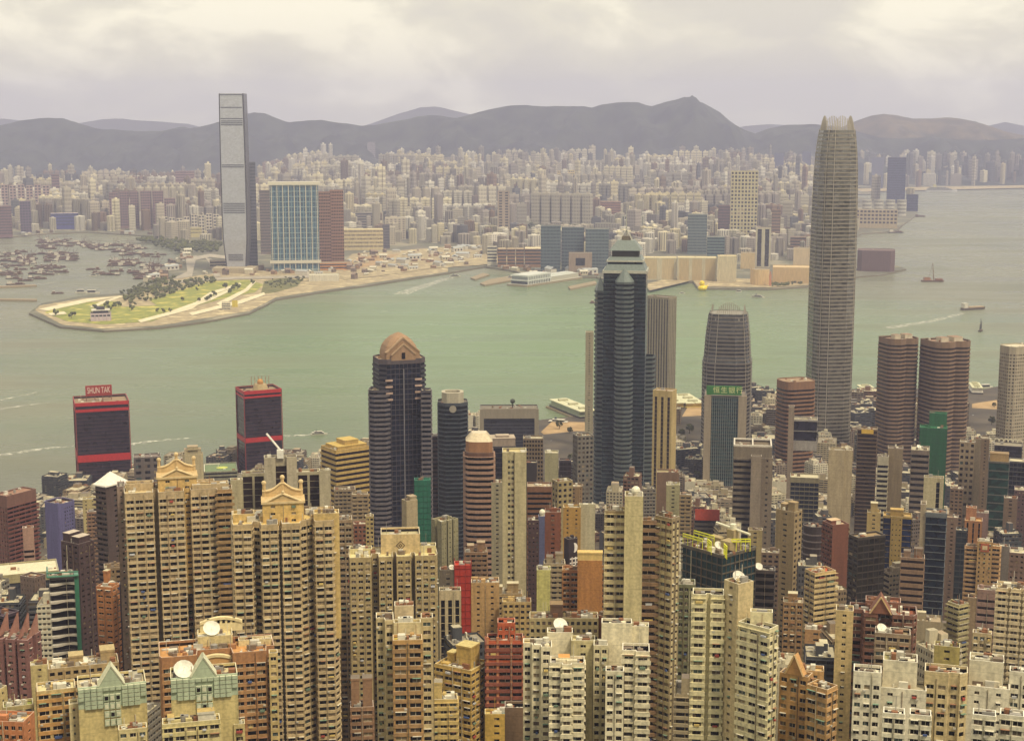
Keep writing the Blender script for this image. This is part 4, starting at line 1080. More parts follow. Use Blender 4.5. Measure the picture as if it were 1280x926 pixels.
A('apartment_tower', 'dark grey tower with a bright white hipped roof', (119, 132, 158, 608, 830), (96, 78, 74), dict(ST['sparse'], bay=12), ss='balc', r=.55, clutter=0, extra=hip, th=3)
A('old_block', 'slim yellow framed block in front of the white hipped roof tower', (124, 124, 146, 664, 850), (196, 160, 84), dict(ST['fins'], bay=4, pr=.5), glass=wallmat((196, 184, 140)), r=.7, clutter=4, th=4)
A('apartment_tower', 'dark maroon twin topped tower behind the teal balcony tower', (76, 98, 118, 680, 770), (74, 54, 54), dict(ST['slot'], bay=4), r=.8, clutter=4, plant=[(.05, .4, .1, .8, 5), (.55, .95, .1, .8, 4)], roof=(190, 176, 160))
def wavy(root, infos):
    b = infos[0]; c = MB(); m = flat((198, 190, 176), .5); g = flat((60, 120, 96), .3)
    nf = int((b.z1 - b.z0) / 4.4)
    prof = [(-.02 + 1.04 * k / 14, -(1.3 + 1.1 * math.sin(2 * math.pi * k / 14 * 1.0 + .6))) for k in range(15)]
    for f in range(min(nf, 30)):
        z = b.z1 - 4 - f * 4.4
        for (x, y), (x2, y2) in zip(prof[:-1], prof[1:]):
            p, q = b.O + b.X * b.W * x + b.Y * y, b.O + b.X * b.W * x2 + b.Y * y2
            p0, q0 = b.O + b.X * b.W * x + b.Y * .1, b.O + b.X * b.W * x2 + b.Y * .1
            c.wall(p, q, z, z + 1.1, m)
            c.poly([(p.x, p.y, z + 1.1), (q.x, q.y, z + 1.1), (q0.x, q0.y, z + 1.1), (p0.x, p0.y, z + 1.1)], m)
            c.poly([(p.x, p.y, z), (p0.x, p0.y, z), (q0.x, q0.y, z), (q.x, q.y, z)], m)
    c.build('wavy_balconies', root)
    s = MB()
    e = b.O + b.X * (b.W + 1.0) + b.Y * 1; s.box((e.x, e.y), b.X, b.Y, 1.0, 3.4, b.z0, b.z1 + 1, g)
    for (p, q) in ((b.O - b.Y * 2 - b.X, b.O + b.X * (b.W + 2) - b.Y * 3.2), (b.O - b.Y * 2 - b.X, b.O - b.X + b.Y * b.D)):
        s.tube((p.x, p.y, b.z1 + 1), (q.x, q.y, b.z1 + 1), .6, g, 5); s.tube((p.x, p.y, b.z1 + 3), (q.x, q.y, b.z1 + 3), .4, g, 5)
    s.build('teal_glass_fin', root)
A('apartment_tower', 'teal edged tower with wavy white balconies at the lower left', (62, 62, 93, 722, 716), (74, 68, 64), 'lines', r=.8, clutter=8, roof=(176, 158, 116), glass=G_DARK, extra=wavy)
A('low_building', 'wide low hall with a pale vaulted roof behind the teal edged tower', (-30, -30, 76, 722, 960), (186, 172, 128), 'lines3', glass=G_GREY, r=.55, clutter=10, roof=(214, 206, 176), th=6)
A('office_tower', 'grey brown blank slab left of the teal edged tower', (25, 43, 57, 722, 830), (134, 112, 100), dict(ST['resi'], bay=2.4, pr=.7), r=.8, clutter=6)
A('low_building', 'dark purple roofed block by the left edge below the pale hall', (-20, 4, 25, 770, 780), (66, 48, 62), 'band', r=.8, clutter=8, roof=(72, 54, 66))
A('apartment_tower', 'maroon pink residential tower with pointed roof fins at the left edge', (-10, 34, 52, 800, 650), (136, 94, 88), dict(ST['resi'], bay=4, pr=.6, wr=.4), r=.8, wp=60, ac=.1, clutter=8, plan='bays', prm=(3, 3), roof=(150, 108, 98), extra=lambda root, infos: roof_fins(root, infos[0]))
A('old_block', 'small cream block with a curved yellow roof beside the teal edged tower', (38, 38, 60, 832, 610), (196, 178, 124), 'sparse', r=.8, clutter=5, roof=(214, 204, 140))
A('apartment_tower', 'orange peach tower beside the dark slim tower at the left', (120, 140, 151, 734, 720), (186, 124, 76), dict(ST['resi'], bay=4, wr=.34), r=.9, wp=30, clutter=8, dish=1, plant=P3)
A('office_tower', 'dark slim tower squeezed against the wide cream gabled tower', (149, 149, 160, 730, 716), (52, 44, 56), 'blank', r=1.0, clutter=3, roof=(206, 190, 150))
A('low_building', 'cluster of low tan roofs below the slim yellow framed block', (130, 130, 158, 710, 790), (156, 130, 98), 'resi', r=.8, clutter=16)
A('low_building', 'tan roof with water tanks and a large dish behind the lower mint gabled tower', (60, 60, 150, 836, 560), (176, 152, 110), 'resi', r=.4, clutter=30, roof=(180, 160, 116), dish=1, plant=[(.3, .5, .3, .8, 4), (.75, .95, .3, .9, 5)])
A('old_block', 'grey block with roof frames on the waterfront right of the left red banded tower', (167, 167, 201, 572, 1430), (112, 100, 96), dict(ST['grid'], bay=9, fh=6), r=.7, clutter=12, roof=(126, 112, 104))
A('apartment_block', 'white slab with an arched top near the water between the two red banded towers', (228, 228, 254, 568, 1330), (206, 190, 150), 'blank', plan='cut', prm=.1, r=.5, clutter=3, plant=[(.1, .9, .1, .9, 5), (.25, .75, .1, .9, 7.5)])
A('low_building', 'wide waterfront podium with a green sports court on its roof', (250, 250, 297, 590, 1520), (150, 146, 122), 'band', r=1.1, clutter=4, roof=(112, 128, 92), extra=lambda root, infos: court(root, infos[0]))
tower('office_tower', 'white tower with a dark central slot and winged sides behind the split cream gabled tower', 'office tower', [
  dict(px=(330, 330, 371, 572, 900), r=.4, plan='front', prm=[(0, 0), (.34, 0), (.35, 2.5), (.68, 2.5), (.69, 0), (1, 0)], col=(200, 188, 160), st='blank', es={2: dict(ST['lines'], wr=.97)}, clutter=5, th=6, glass=G_BROWN),
  dict(px=(302, 302, 331, 592, 914), r=.6, col=(196, 184, 152), st=dict(ST['fins'], bay=6, pr=.2), glass=G_BROWN, clutter=5, th=2), dict(px=(288, 288, 303, 600, 905), r=.8, col=(204, 190, 150), st='blank', clutter=3),
  dict(px=(371, 371, 400, 590, 914), r=.6, col=(196, 184, 152), st=dict(ST['fins'], bay=6, pr=.2), glass=G_BROWN, clutter=5, th=2), dict(px=(399, 399, 413, 588, 908), r=.8, col=(200, 188, 156), st='blank', clutter=3)], extra=lambda root, infos: crane_arm(root, infos[0]))
# --- centre
A('office_tower', 'yellow horizontally striped office building left of the dark gabled tower', (401, 420, 463, 563, 1270), (214, 180, 104), 'bandlip', r=.8, glass=G_BROWN, clutter=12, roof=(196, 168, 92), plant=[(.35, .75, .2, .75, 7), (.1, .95, .1, .9, 3)], th=3, fl=4.6)
A('old_block', 'grey low block at the foot of the yellow striped building', (418, 418, 444, 612, 1100), (156, 136, 108), 'hood', r=.7, clutter=10)
A('old_block', 'tan balcony block right of the grey low block', (440, 440, 460, 618, 1060), (170, 146, 112), 'hood', r=.7, clutter=9)
A('apartment_tower', 'grey residential slab tucked right behind the split cream gabled tower', (414, 414, 440, 650, 740), (150, 128, 100), 'resi2', r=.9, clutter=10, wp=20, roof=(200, 178, 130))
A('apartment_block', 'thin cream tower over old roofs between the striped building and the diamond tower', (457, 457, 467, 645, 960), (204, 180, 120), 'resi', r=1, clutter=2)
A('apartment_block', 'red brown narrow block below the tan balcony block', (442, 442, 458, 655, 980), (150, 96, 70), 'resi', r=1, clutter=5)
A('office_tower', 'white and brown pencil tower in front of the green netted tower', (502, 508, 522, 626, 930), (190, 172, 136), 'blank', r=.8, clutter=3, plant=[(.4, .95, .1, .9, 3)])
NET = wallmat((22, 112, 84), .9, .25)
def netted(label, px, col, r=.8, plant=None, name='scaffolded_building', extra_px=None):
    bl = [dict(px=px, r=r, col=col, st='blank', clutter=6, roof=col)]
    if extra_px: bl.append(dict(px=extra_px, r=r, col=col, st='blank', clutter=3, roof=col, z0=60))
    def poles(root, infos):
        c = MB(); b = infos[0]; m = wallmat(tuple(max(0, int(v * .8)) for v in col))
        for i in range(len(b.pl)):
            p, q = Vector(b.pl[i]), Vector(b.pl[(i + 1) % len(b.pl)])
            L = (q - p).length; dv = (q - p) / L; nv = Vector((dv.y, -dv.x))
            for k in range(int(L / 3) + 1):
                e = p + dv * min(L, k * 3) + nv * .15
                c.tube((e.x, e.y, b.z0), (e.x, e.y, b.z1 + 1.5), .14, m, 3)
            z = b.z0
            while z < b.z1:
                a, d_ = p + nv * .2, q + nv * .2
                c.tube((a.x, a.y, z), (d_.x, d_.y, z), .14, m, 3); z += 4
        c.build('scaffold', root)
    tower(name, label, 'building', bl, extra=poles)
netted('narrow building wrapped in bright green construction net in front of the dark gabled tower', (518, 518, 538, 600, 1040), (26, 116, 88), r=.7)
netted('stepped tower wrapped in green construction net in front of the twin brown ribbed towers', (1150, 1150, 1184, 534, 1400), (24, 104, 60), r=.6, extra_px=(1162, 1162, 1184, 516, 1412))
netted('building wrapped in bright red construction net beside the diamond tower', (568, 568, 589, 706, 800), (196, 52, 26), r=.9)
A('old_block', 'dark grey roofed block left of the red netted building', (550, 550, 570, 712, 800), (120, 108, 90), 'sparse', r=.7, clutter=9, roof=(112, 104, 84), dish=1)
A('apartment_tower', 'white framed narrow block with dark window strip below the red netted building', (549, 549, 576, 738, 730), (196, 180, 146), dict(ST['fins'], bay=4.2, pr=.45), r=.6, clutter=6, roof=(96, 88, 66), th=5)
A('apartment_tower', 'ribbed pale green grey tower below the dark ring topped tower', (539, 552, 573, 652, 880), (166, 158, 122), dict(ST['resi'], bay=2.2, pr=.75, wr=.3), r=.8, clutter=8, plan='bays', prm=(3, 2), roof=(186, 172, 132))
A('old_block', 'stacked brown terraces below the rounded brown tower', (581, 581, 609, 690, 880), (156, 122, 90), 'hood', r=.8, clutter=16, plant=P2)
A('apartment_block', 'plain tan slab with one window column right of the red netted building', (589, 589, 624, 728, 740), (186, 150, 100), dict(ST['sparse'], bay=6, pr=.8), r=.7, clutter=10)
A('old_block', 'beige cluttered block right of the plain tan slab', (612, 612, 652, 742, 800), (180, 152, 106), 'hood', r=.5, clutter=24, plant=P2)
A('old_block', 'low tan rooftops in front of the tall white slim tower', (628, 628, 664, 752, 730), (186, 158, 104), 'resi', r=.5, clutter=22, roof=(190, 164, 104))
# dark gabled tower
def cosco(root, infos):
    b = infos[0]; c = MB(); wall = wallmat((156, 126, 98)); rim = wallmat((178, 150, 120)); z = b.zr
    cx = b.O + b.X * b.W * .5 + b.Y * b.D * .5
    n = 16; W = b.W * .36; D = b.D * .40
    prof = [(1.0, 0), (1.0, 4), (.96, 7), (.86, 10.5), (.68, 14), (.45, 17), (.2, 19), (.02, 20)]
    rings = []
    for k, h in prof:
        rings.append([(*(cx + b.X * W * k * sx + b.Y * D * min(1, k + .1) * sy), z + h) for sx, sy in ((-1, -.7), (-.7, -1), (.7, -1), (1, -.7), (1, .7), (.7, 1), (-.7, 1), (-1, .7))])
    c.loft(rings, wall)
    # front gable standing proud of the vault
    for off, k in ((1.6, 1.0), (3.0, .72)):
        f0 = cx - b.Y * (D + off)
        pts = [(-W * k, 0), (W * k, 0), (W * k, 6 * k), (0, 17.5 * k), (-W * k, 6 * k)]
        c.poly([(*(f0 + b.X * x), z + h) for x, h in pts], wall)
        for (x, h), (x2, h2) in ((pts[4], pts[3]), (pts[3], pts[2])):
            P, Q = f0 + b.X * x, f0 + b.X * x2
            c.poly([(P.x, P.y, z + h), (Q.x, Q.y, z + h2), (*(Q + b.Y * (off + 4)), z + h2), (*(P + b.Y * (off + 4)), z + h)], rim)
            c.tube((P.x, P.y, z + h), (Q.x, Q.y, z + h2), .8, rim, 4)
    e = cx - b.Y * (D + 3.05) ; c.box((e.x, e.y), b.X, b.Y, 1.4, .15, z + 1, z + 6, G_DARK)
    c.build('vaulted_crown', root)
    t = MB(); e = b.O + b.X * b.W * .5 - b.Y * .4
    t.box((e.x, e.y), b.X, b.Y, .35, .35, b.z0, b.z1 - 8, flat((120, 116, 120))); t.build('centre_mullion', root)
    br = MB(); m = flat((176, 150, 136))
    e0 = b.O
    for f in range(4):
        for fx in (.17, .80):
            e = b.O + b.X * b.W * (fx + .015) - b.Y * .3; br.box((e.x, e.y), b.X, b.Y, b.W * .075, .5, b.z1 - 17 - f * 5, b.z1 - 15.6 - f * 5, m)
    br.build('facade_bars', root)
tower('office_tower', 'tall dark navy tower with stepped corner bands and a tan gabled vault on top', 'office tower', [
  dict(px=(464, 475, 534, 450, 1150), r=.8, plan='cut', prm=.14, col=(96, 84, 88), st=dict(ST['curtain'], bay=3.6, pr=.1), ss='bandlip', glass=G_NAVY, roof=(150, 126, 100), clutter=6, th=4, band=(70, 66, 76), es={0: dict(ST['curtain'], bay=3.4, pr=.06), 1: 'bandlip', 7: 'bandlip'}),
  dict(px=(461, 461, 488, 488, 1148), r=1.0, plan='cut', prm=.25, col=(72, 66, 76), st='bandlip', glass=G_NAVY, clutter=2, band=(116, 108, 112), z0=20),
  dict(px=(527, 527, 539, 488, 1148), r=1.6, col=(72, 66, 76), st='bandlip', glass=G_NAVY, clutter=2, band=(116, 108, 112), z0=20)], extra=cosco)
def ring_top(root, infos):
    b = infos[0]; c = MB(); m = wallmat((176, 168, 148)); pl = offset(b.pl, -3.5); inn = offset(b.pl, -6.5)
    n = len(pl); z0, z1 = b.zr, b.zr + 9
    for i in range(n):
        j = (i + 1) % n
        c.wall(pl[i], pl[j], z0, z1, m); c.wall(inn[j], inn[i], z0, z1, m)
        c.poly([(*pl[i], z1), (*pl[j], z1), (*inn[j], z1), (*inn[i], z1)], m)
    cx = b.O + b.X * b.W * .5 - b.Y * .3
    c.build('roof_ring', root)
    d = MB(); d.tube((cx.x, cx.y, b.z1 - 5), (cx.x - b.Y.x, cx.y - b.Y.y, b.z1 - 5), 3.0, flat((150, 142, 128)), 12); d.build('round_emblem', root)
A('office_tower', 'dark blue green rounded tower with a pale ring on its roof', (547, 547, 585, 504, 1250), (70, 76, 84), dict(ST['bandlip'], wr=.7, bo=.25), plan='cut', prm=.25, glass=glassmat((24, 34, 44), .12, .5), r=1.0, clutter=4, roof=(110, 104, 96), th=3, extra=ring_top)
A('office_tower', 'dark brown slab with fine bands between the dark gabled tower and the ring topped tower', (536, 536, 552, 545, 1290), (84, 62, 58), 'band', r=1, clutter=6, glass=G_DARK)
def glasscap(root, infos):
    b = infos[0]; c = MB(); m = wallmat((150, 108, 76)); g = flat((206, 190, 160), .3); pl = offset(b.pl, -.6); z = b.zr
    top = [(p[0] * .55 + (b.O + b.X * b.W * .5 + b.Y * b.D * .6).x * .45, p[1] * .55 + (b.O + b.X * b.W * .5 + b.Y * b.D * .6).y * .45) for p in pl]
    c.loft([[(*p, z) for p in pl], [(*p, z + 8) for p in pl], [(*p, z + 13) for p in top]], m, mats=[m, g])
    c.build('glazed_cap', root)
A('apartment_tower', 'brown tower with curved balcony bands and a glazed cap', (581, 581, 617, 566, 960), (110, 78, 64), dict(ST['balc'], fh=3.7, bay=0, pr=0, panes=0, bo=1.2), plan='poly', prm=[(.0, .3), (.12, .08), (.4, 0), (.85, .0), (1, .1), (1, 1), (0, 1)], band=(176, 140, 118), glass=G_DARK, r=.9, clutter=0, th=3, extra=glasscap)
def portal(root, infos):
    b = infos[0]; c = MB(); m = wallmat((140, 130, 112))
    e = b.O + b.X * b.W * .5 - b.Y * .6
    for fx in (0.03, .97):
        q = b.O + b.X * b.W * fx - b.Y * .9; c.box((q.x, q.y), b.X, b.Y, b.W * .035, 1.2, b.z0, b.z1, m)
    q = b.O + b.X * b.W * .5 - b.Y * .9; c.box((q.x, q.y), b.X, b.Y, b.W * .46, 1.25, b.z1 - 11, b.z1 + .5, m)
    c.build('portal_frame', root)
    t = MB(); q = b.O + b.X * b.W * .56 + b.Y * 5; t.tube((q.x, q.y, b.zr), (q.x, q.y, b.zr + 9), .7, flat((60, 58, 52)), 5)
    t.ball((q.x, q.y, b.zr + 9), 3.0, flat((60, 66, 52)), 6, 4); t.build('roof_mast', root)
A('office_tower', 'dark glass waterfront block framed by a grey portal', (600, 600, 673, 511, 1700), (84, 80, 84), 'lines', glass=glassmat((40, 42, 54), .12, .5), r=.4, clutter=14, roof=(120, 112, 98), extra=portal)
A('office_tower', 'black tower with a white square roof in front of the portal framed block', (611, 613, 645, 558, 1180), (60, 54, 58), 'lines', glass=glassmat((26, 26, 36), .12, .5), r=.8, clutter=6, roof=(176, 160, 140), ph=1.0, plant=[(.02, .98, .05, .95, 7), (.25, .75, .3, .75, 8.3)], pcol=(150, 134, 120))
A('office_tower', 'brown grey tower with vertical ribs right of the black white roofed tower', (654, 654, 679, 548, 1270), (136, 116, 90), dict(ST['stripes'], bay=2.6), r=.8, clutter=8)
A('old_block', 'small black block on the left of the brown ribbed tower', (655, 655, 671, 578, 1120), (48, 38, 42), 'blank', r=.8, clutter=5, roof=(190, 178, 150))
tower('apartment_tower', 'tall white slim tower with twin dark window strips in the middle of the town', 'apartment tower', [
  dict(px=(628, 628, 658, 565, 830), r=.9, plan='front', prm=[(0, 0), (.2, 0), (.21, 1.2), (.50, 1.2), (.51, 0), (1, 0)], col=(206, 194, 152), st='blank', ss='sparse', es={2: dict(ST['grid'], fh=3.2, bay=2.0, pr=.3, wr=.55)}, clutter=5, roof=(196, 180, 132), th=5)], wp=60)
A('apartment_block', 'pale grey slab at the left foot of the tall white slim tower', (614, 614, 629, 603, 960), (168, 158, 128), 'sparse', r=1.2, clutter=3)
A('old_block', 'brown red banded block behind the blue slim tower', (659, 659, 690, 608, 1040), (136, 92, 62), 'band', r=.8, clutter=9, th=4)
A('office_tower', 'slim blue slab with a small white dome at its top', (673, 673, 681, 645, 900), (96, 100, 140), 'blank', r=1.2, clutter=0, extra=dome)
A('apartment_block', 'red brown tower right beside the slim blue slab', (681, 681, 701, 640, 910), (146, 84, 54), 'sparse', r=1, clutter=7)
A('apartment_block', 'purple brown dark block left of the slim blue slab', (660, 660, 674, 650, 900), (84, 58, 56), 'slot', r=1, clutter=5)
A('office_tower', 'cream tower with dotted square windows right of the red brown tower', (690, 697, 716, 602, 1070), (178, 158, 110), dict(ST['grid'], bay=4.6, pr=.45, fh=4.2), r=.8, clutter=8)
A('office_tower', 'plain pale slab above the cream dotted tower', (681, 681, 698, 566, 1190), (176, 168, 132), 'blank', r=1, clutter=3)
A('office_tower', 'purple black glass block between the pale slab and the grey gridded tower', (699, 699, 714, 575, 1210), (72, 60, 68), 'curtain', glass=G_MAUVE, r=.8, clutter=3)
A('old_block', 'tan block with rooftop boxes in front of the grey gridded tower', (706, 706, 728, 608, 1110), (150, 120, 82), 'sparse', r=.9, clutter=8, plan='cut', prm=.2)
A('office_tower', 'grey gridded tower just left of the spired blue tower', (716, 722, 742, 545, 1260), (132, 124, 112), dict(ST['grid'], bay=3.4, fh=4), r=.9, clutter=9)
tower('office_tower', 'yellow tower with an L shaped white wall left of the spired blue tower', 'office tower', [
  dict(px=(704, 704, 726, 634, 960), r=.7, col=(196, 152, 74), st='sparse', clutter=4, es={1: 'blank'}), dict(px=(724, 724, 744, 630, 964), r=.3, col=(212, 202, 166), st='blank', clutter=2)])
tower('apartment_tower', 'orange brown slab tower with a plain central shaft under a cream cap', 'apartment tower', [
  dict(px=(722, 722, 753, 700, 764), r=.7, col=(176, 122, 64), st='blank', clutter=4, roof=(212, 180, 112), plant=[(.0, 1.0, .02, .5, 5)], pcol=(214, 184, 116)), dict(px=(703, 703, 723, 712, 772), r=1.0, col=(168, 116, 66), st='resi2', clutter=8, roof=(186, 146, 92)), dict(px=(752, 752, 762, 712, 772), r=2, col=(168, 118, 68), st='resi2', clutter=2)], wp=40, ac=.1)
def signboard(label_parts):
    def f(root, infos):
        b = infos[0]; c = MB(); wh = flat((232, 224, 216), .5)
        P = lambda x, z: (*(b.O + b.X * x - b.Y * .12), z)
        cx, z = b.W * .58, b.z1 - 5.5
        arc = [(math.cos(t), math.sin(t)) for t in [math.pi * (-.5 + k / 10) for k in range(11)]]
        c.poly([P(cx + 2.6 * x, z + 3.0 * y) for x, y in arc] + [P(cx + .4 * x, z + 2.2 * y) for x, y in reversed(arc)], wh)
        for (x, zz, w, h) in ((0, -6.5, 2.8, .4), (0, -9.0, 2.8, .4), (-1.2, -8, .4, 2.4), (1.2, -8, .4, 2.4), (0, -12, 2.2, .35)):
            c.poly([P(cx + x - w, z + zz - h), P(cx + x + w, z + zz - h), P(cx + x + w, z + zz + h), P(cx + x - w, z + zz + h)], wh)
        c.build('sign_lettering', root)
    return f
A('old_block', 'block carrying a dark vertical sign with a white crescent mark', (705, 711, 722, 674, 860), (52, 36, 40), 'blank', r=.8, clutter=4, roof=(190, 160, 110), extra=signboard(0))
A('apartment_block', 'pale yellow green slab left of the orange brown slab tower', (671, 671, 688, 712, 770), (192, 186, 116), 'blank', ss='sparse', r=1.1, clutter=4)
A('old_block', 'white terraced block right behind the pale yellow green slab', (680, 680, 706, 704, 830), (180, 162, 128), 'hood', r=.8, clutter=16, plant=P2)
A('low_building', 'long low cream building with dark roof edge behind the white complex', (662, 662, 748, 772, 640), (186, 170, 124), dict(ST['grid'], fh=3.4), r=.3, clutter=30, roof=(150, 124, 88), plant=[(.3, .48, .3, .9, 6)], pcol=(112, 86, 68))
A('low_building', 'brick brown building with roof vents behind the white complex', (745, 760, 780, 772, 640), (150, 100, 66), 'blank', r=.7, clutter=16, roof=(146, 132, 92))
A('low_building', 'yellow building with a small blue pool deck at the bottom edge', (606, 606, 636, 892, 566), (206, 170, 84), 'sparse', r=.6, clutter=5, roof=(206, 182, 110), extra=lambda root, infos: pool(root, infos[0]))
A('low_building', 'brown block with a sunken roof between the yellow pool building and the white complex', (631, 631, 663, 884, 540), (126, 102, 80), 'blank', r=.7, clutter=4, roof=(98, 80, 62), ph=2.4)
A('old_block', 'brown block right at the foot of the spired blue tower', (821, 821, 849, 590, 1180), (134, 104, 80), 'blank', r=.7, clutter=10, roof=(150, 136, 100))
A('office_tower', 'cream tower with long dark vertical slots beside the spired blue tower', (816, 840, 846, 489, 1390), (206, 180, 120), dict(ST['fins'], bay=6.5, pr=.6), ss='blank', r=.8, clutter=4, glass=G_BROWN, th=6)
A('apartment_block', 'pale green grey block right of the brown block at the foot of the blue tower', (833, 833, 850, 606, 1110), (182, 174, 132), 'sparse', r=1, clutter=5)
A('old_block', 'tan balcony block with roof plants behind the yellow gondola roof', (850, 850, 864, 618, 1090), (164, 140, 100), 'hood', r=1, clutter=5)
def redsign(root, infos):
    b = infos[0]; c = MB(); e = b.O + b.X * b.W * .5 - b.Y * .3; c.box((e.x, e.y), b.X, b.Y, b.W * .48, .3, b.z1 - 1, b.z1 + 8, flat((176, 66, 44))); c.build('sign_board', root)
A('low_building', 'low building under a red rooftop sign board, in front of the teal striped bank tower', (868, 868, 900, 648, 1180), (96, 86, 76), 'band', r=.7, clutter=8, extra=redsign)

# --- right half, middle and back
def skyframe(root, infos):
    b = infos[0]; c = MB(); m = flat((206, 198, 184)); z = b.z1 + 1
    for fy in (.03, .97):
        p, q = b.O + b.Y * b.D * fy, b.O + b.X * b.W + b.Y * b.D * fy
        c.tube((p.x, p.y, z), (q.x, q.y, z), .8, m, 4)
    for fx in (.02, .5, .98):
        p, q = b.O + b.X * b.W * fx, b.O + b.X * b.W * fx + b.Y * b.D
        c.tube((p.x, p.y, z), (q.x, q.y, z), .8, m, 4)
    c.build('roof_frame', root)
tower('office_tower', 'grey tower with a white framed roof in front of the teal striped bank tower', 'office tower', [
  dict(px=(917, 917, 965, 558, 1160), r=.9, col=(136, 122, 104), st='blank', clutter=8, roof=(110, 96, 78), z0=90),
  dict(px=(917, 917, 940, 572, 1157), r=.5, col=(128, 114, 98), st=dict(ST['band'], fh=4.6), clutter=0), dict(px=(939, 939, 952, 570, 1150), r=.8, col=(158, 142, 124), st='blank', clutter=0), dict(px=(952, 952, 966, 572, 1156), r=1, col=(146, 130, 112), st=dict(ST['sparse'], bay=6, fh=4.4), clutter=0)], extra=skyframe)
A('office_tower', 'brown tower with rounded banded corners in front of the tallest tapered tower', (967, 984, 1023, 478, 1660), (150, 110, 80), 'bandlip', plan='round', prm=.3, ss='bandlip', r=.8, glass=G_BROWN, clutter=12, roof=(156, 130, 104), th=9, fl=4.6)
tower('office_tower', 'dark navy glass tower with white lines and a pale left wall', 'office tower', [
  dict(px=(990, 990, 1022, 524, 1400), r=.7, col=(176, 168, 160), st=dict(ST['lines3'], fh=9.5, wr=.95), glass=glassmat((34, 32, 48), .1, .5), clutter=8, roof=(150, 140, 116), z0=100),
  dict(px=(988, 988, 1024, 596, 1330), r=.7, col=(150, 140, 110), st=dict(ST['curtain'], bay=4, pr=.05), glass=G_NAVY, clutter=2, th=5),
  dict(px=(986, 986, 993, 508, 1396), r=1.6, col=(160, 142, 124), st='blank', clutter=0)])
A('office_tower', 'plain pale slab tower right of the navy gridded tower', (1036, 1036, 1066, 562, 1270), (196, 176, 140), 'blank', ss='sparse', r=.6, clutter=5, plan='front', prm=[(0, 0), (.66, 0), (.67, 1.2), (1, 1.2)])
A('office_tower', 'dark brown tower with a yellow strip on top right of the tallest tapered tower', (1072, 1072, 1097, 536, 1370), (112, 88, 62), dict(ST['band'], wr=.7), r=.8, glass=G_BROWN, clutter=4, roof=(140, 122, 96), extra=lambda root, infos: ystrip(root, infos[0]))
A('office_tower', 'narrow building striped black and white left of a grey windowless slab', (1097, 1097, 1111, 570, 1310), (206, 196, 170), dict(ST['band'], wr=.55, fh=4.4), r=1, glass=G_DARK, clutter=3, th=8)
A('office_tower', 'grey windowless slab right of the black and white striped building', (1110, 1110, 1129, 560, 1315), (156, 136, 106), 'blank', r=1, clutter=3)
A('office_tower', 'grey sloped top tower left of the green netted stepped tower', (1139, 1139, 1162, 562, 1260), (134, 118, 104), dict(ST['band'], fh=5), r=1.3, clutter=8, dish=1, th=4)
A('office_tower', 'white slab with one dark slot, in front of the green netted stepped tower', (1155, 1155, 1180, 596, 1120), (210, 196, 156), 'blank', r=.5, plan='front', prm=[(0, 0), (.62, 0), (.63, 1), (.8, 1), (.81, 0), (1, 0)], es={2: dict(ST['lines'], wr=.97)}, clutter=5, th=4)
tower('office_tower', 'tall dark blue glass tower with a white left edge at the right', 'office tower', [
  dict(px=(1157, 1157, 1184, 640, 900), r=.9, col=(112, 118, 122), st=dict(ST['lines'], fh=4.4, wr=.93), glass=glassmat((20, 34, 54), .08, .6), clutter=4, roof=(146, 128, 106), th=3), dict(px=(1151, 1151, 1158, 630, 902), r=3, col=(190, 172, 142), st='blank', clutter=1)])
A('office_tower', 'blue sided tower with a yellow centre panel left of the tall dark blue glass tower', (1104, 1104, 1140, 644, 1010), (176, 148, 82), dict(ST['sparse'], bay=30), r=.6, clutter=6, plan='front', prm=[(0, 0), (.27, 0), (.28, -1.2), (.66, -1.2), (.67, 0), (1, 0)], es={0: dict(ST['lines'], wr=.97), 2: dict(ST['grid'], bay=2.2, pr=.7, wr=.3), 4: dict(ST['lines'], wr=.97)}, glass=glassmat((28, 44, 84), .1, .5), roof=(186, 154, 90), plant=P1, wp=0)
A('office_tower', 'brown pink banded tower with pointed roof left of the tall dark blue glass tower', (1126, 1126, 1156, 696, 880), (164, 132, 104), dict(ST['band'], fh=4.2, wr=.42), r=.7, glass=G_BROWN, clutter=8, plant=P2)
A('office_tower', 'small cream stepped tower right of the pale slab tower', (1084, 1084, 1101, 640, 1010), (196, 168, 110), 'sparse', r=.9, clutter=3, plant=[(.25, .75, .2, .8, 7)])
A('office_tower', 'red brown slab tower right of the ringed black tower', (1028, 1041, 1061, 656, 920), (134, 80, 58), 'blank', ss=dict(ST['hood'], bay=3), r=1.0, clutter=6, roof=(204, 176, 140), plant=[(.1, .7, .3, .8, 2.5)])
A('office_tower', 'dark bronze glass block with a flat rimmed roof right of the red brown slab', (1061, 1073, 1107, 672, 850), (70, 58, 46), dict(ST['curtain'], bay=3.4), ss=dict(ST['resi2']), glass=glassmat((44, 40, 34), .12, .4), r=.5, clutter=5, roof=(150, 126, 88))
A('apartment_tower', 'beige tower with dark window columns left of the ringed black tower', (970, 993, 1003, 640, 900), (176, 152, 110), dict(ST['sparse'], bay=9, fh=3.4), ss=dict(ST['grid'], bay=4, pr=.5), r=.7, clutter=10, roof=(170, 146, 108), plant=P2)
def rings(root, infos):
    b = infos[0]; c = MB(); m = flat((110, 98, 96)); pl = offset(b.pl, .5)
    for k in range(14):
        c.prism(pl, b.z1 - 6 - k * 4.4, b.z1 - 5.2 - k * 4.4, m, bottom=True)
    c.build('facade_rings', root)
A('office_tower', 'round black tower with pale rings between the beige and the red brown towers', (1004, 1004, 1032, 658, 950), (66, 52, 52), 'blank', plan='oval', r=.9, clutter=7, roof=(110, 92, 78), extra=rings)
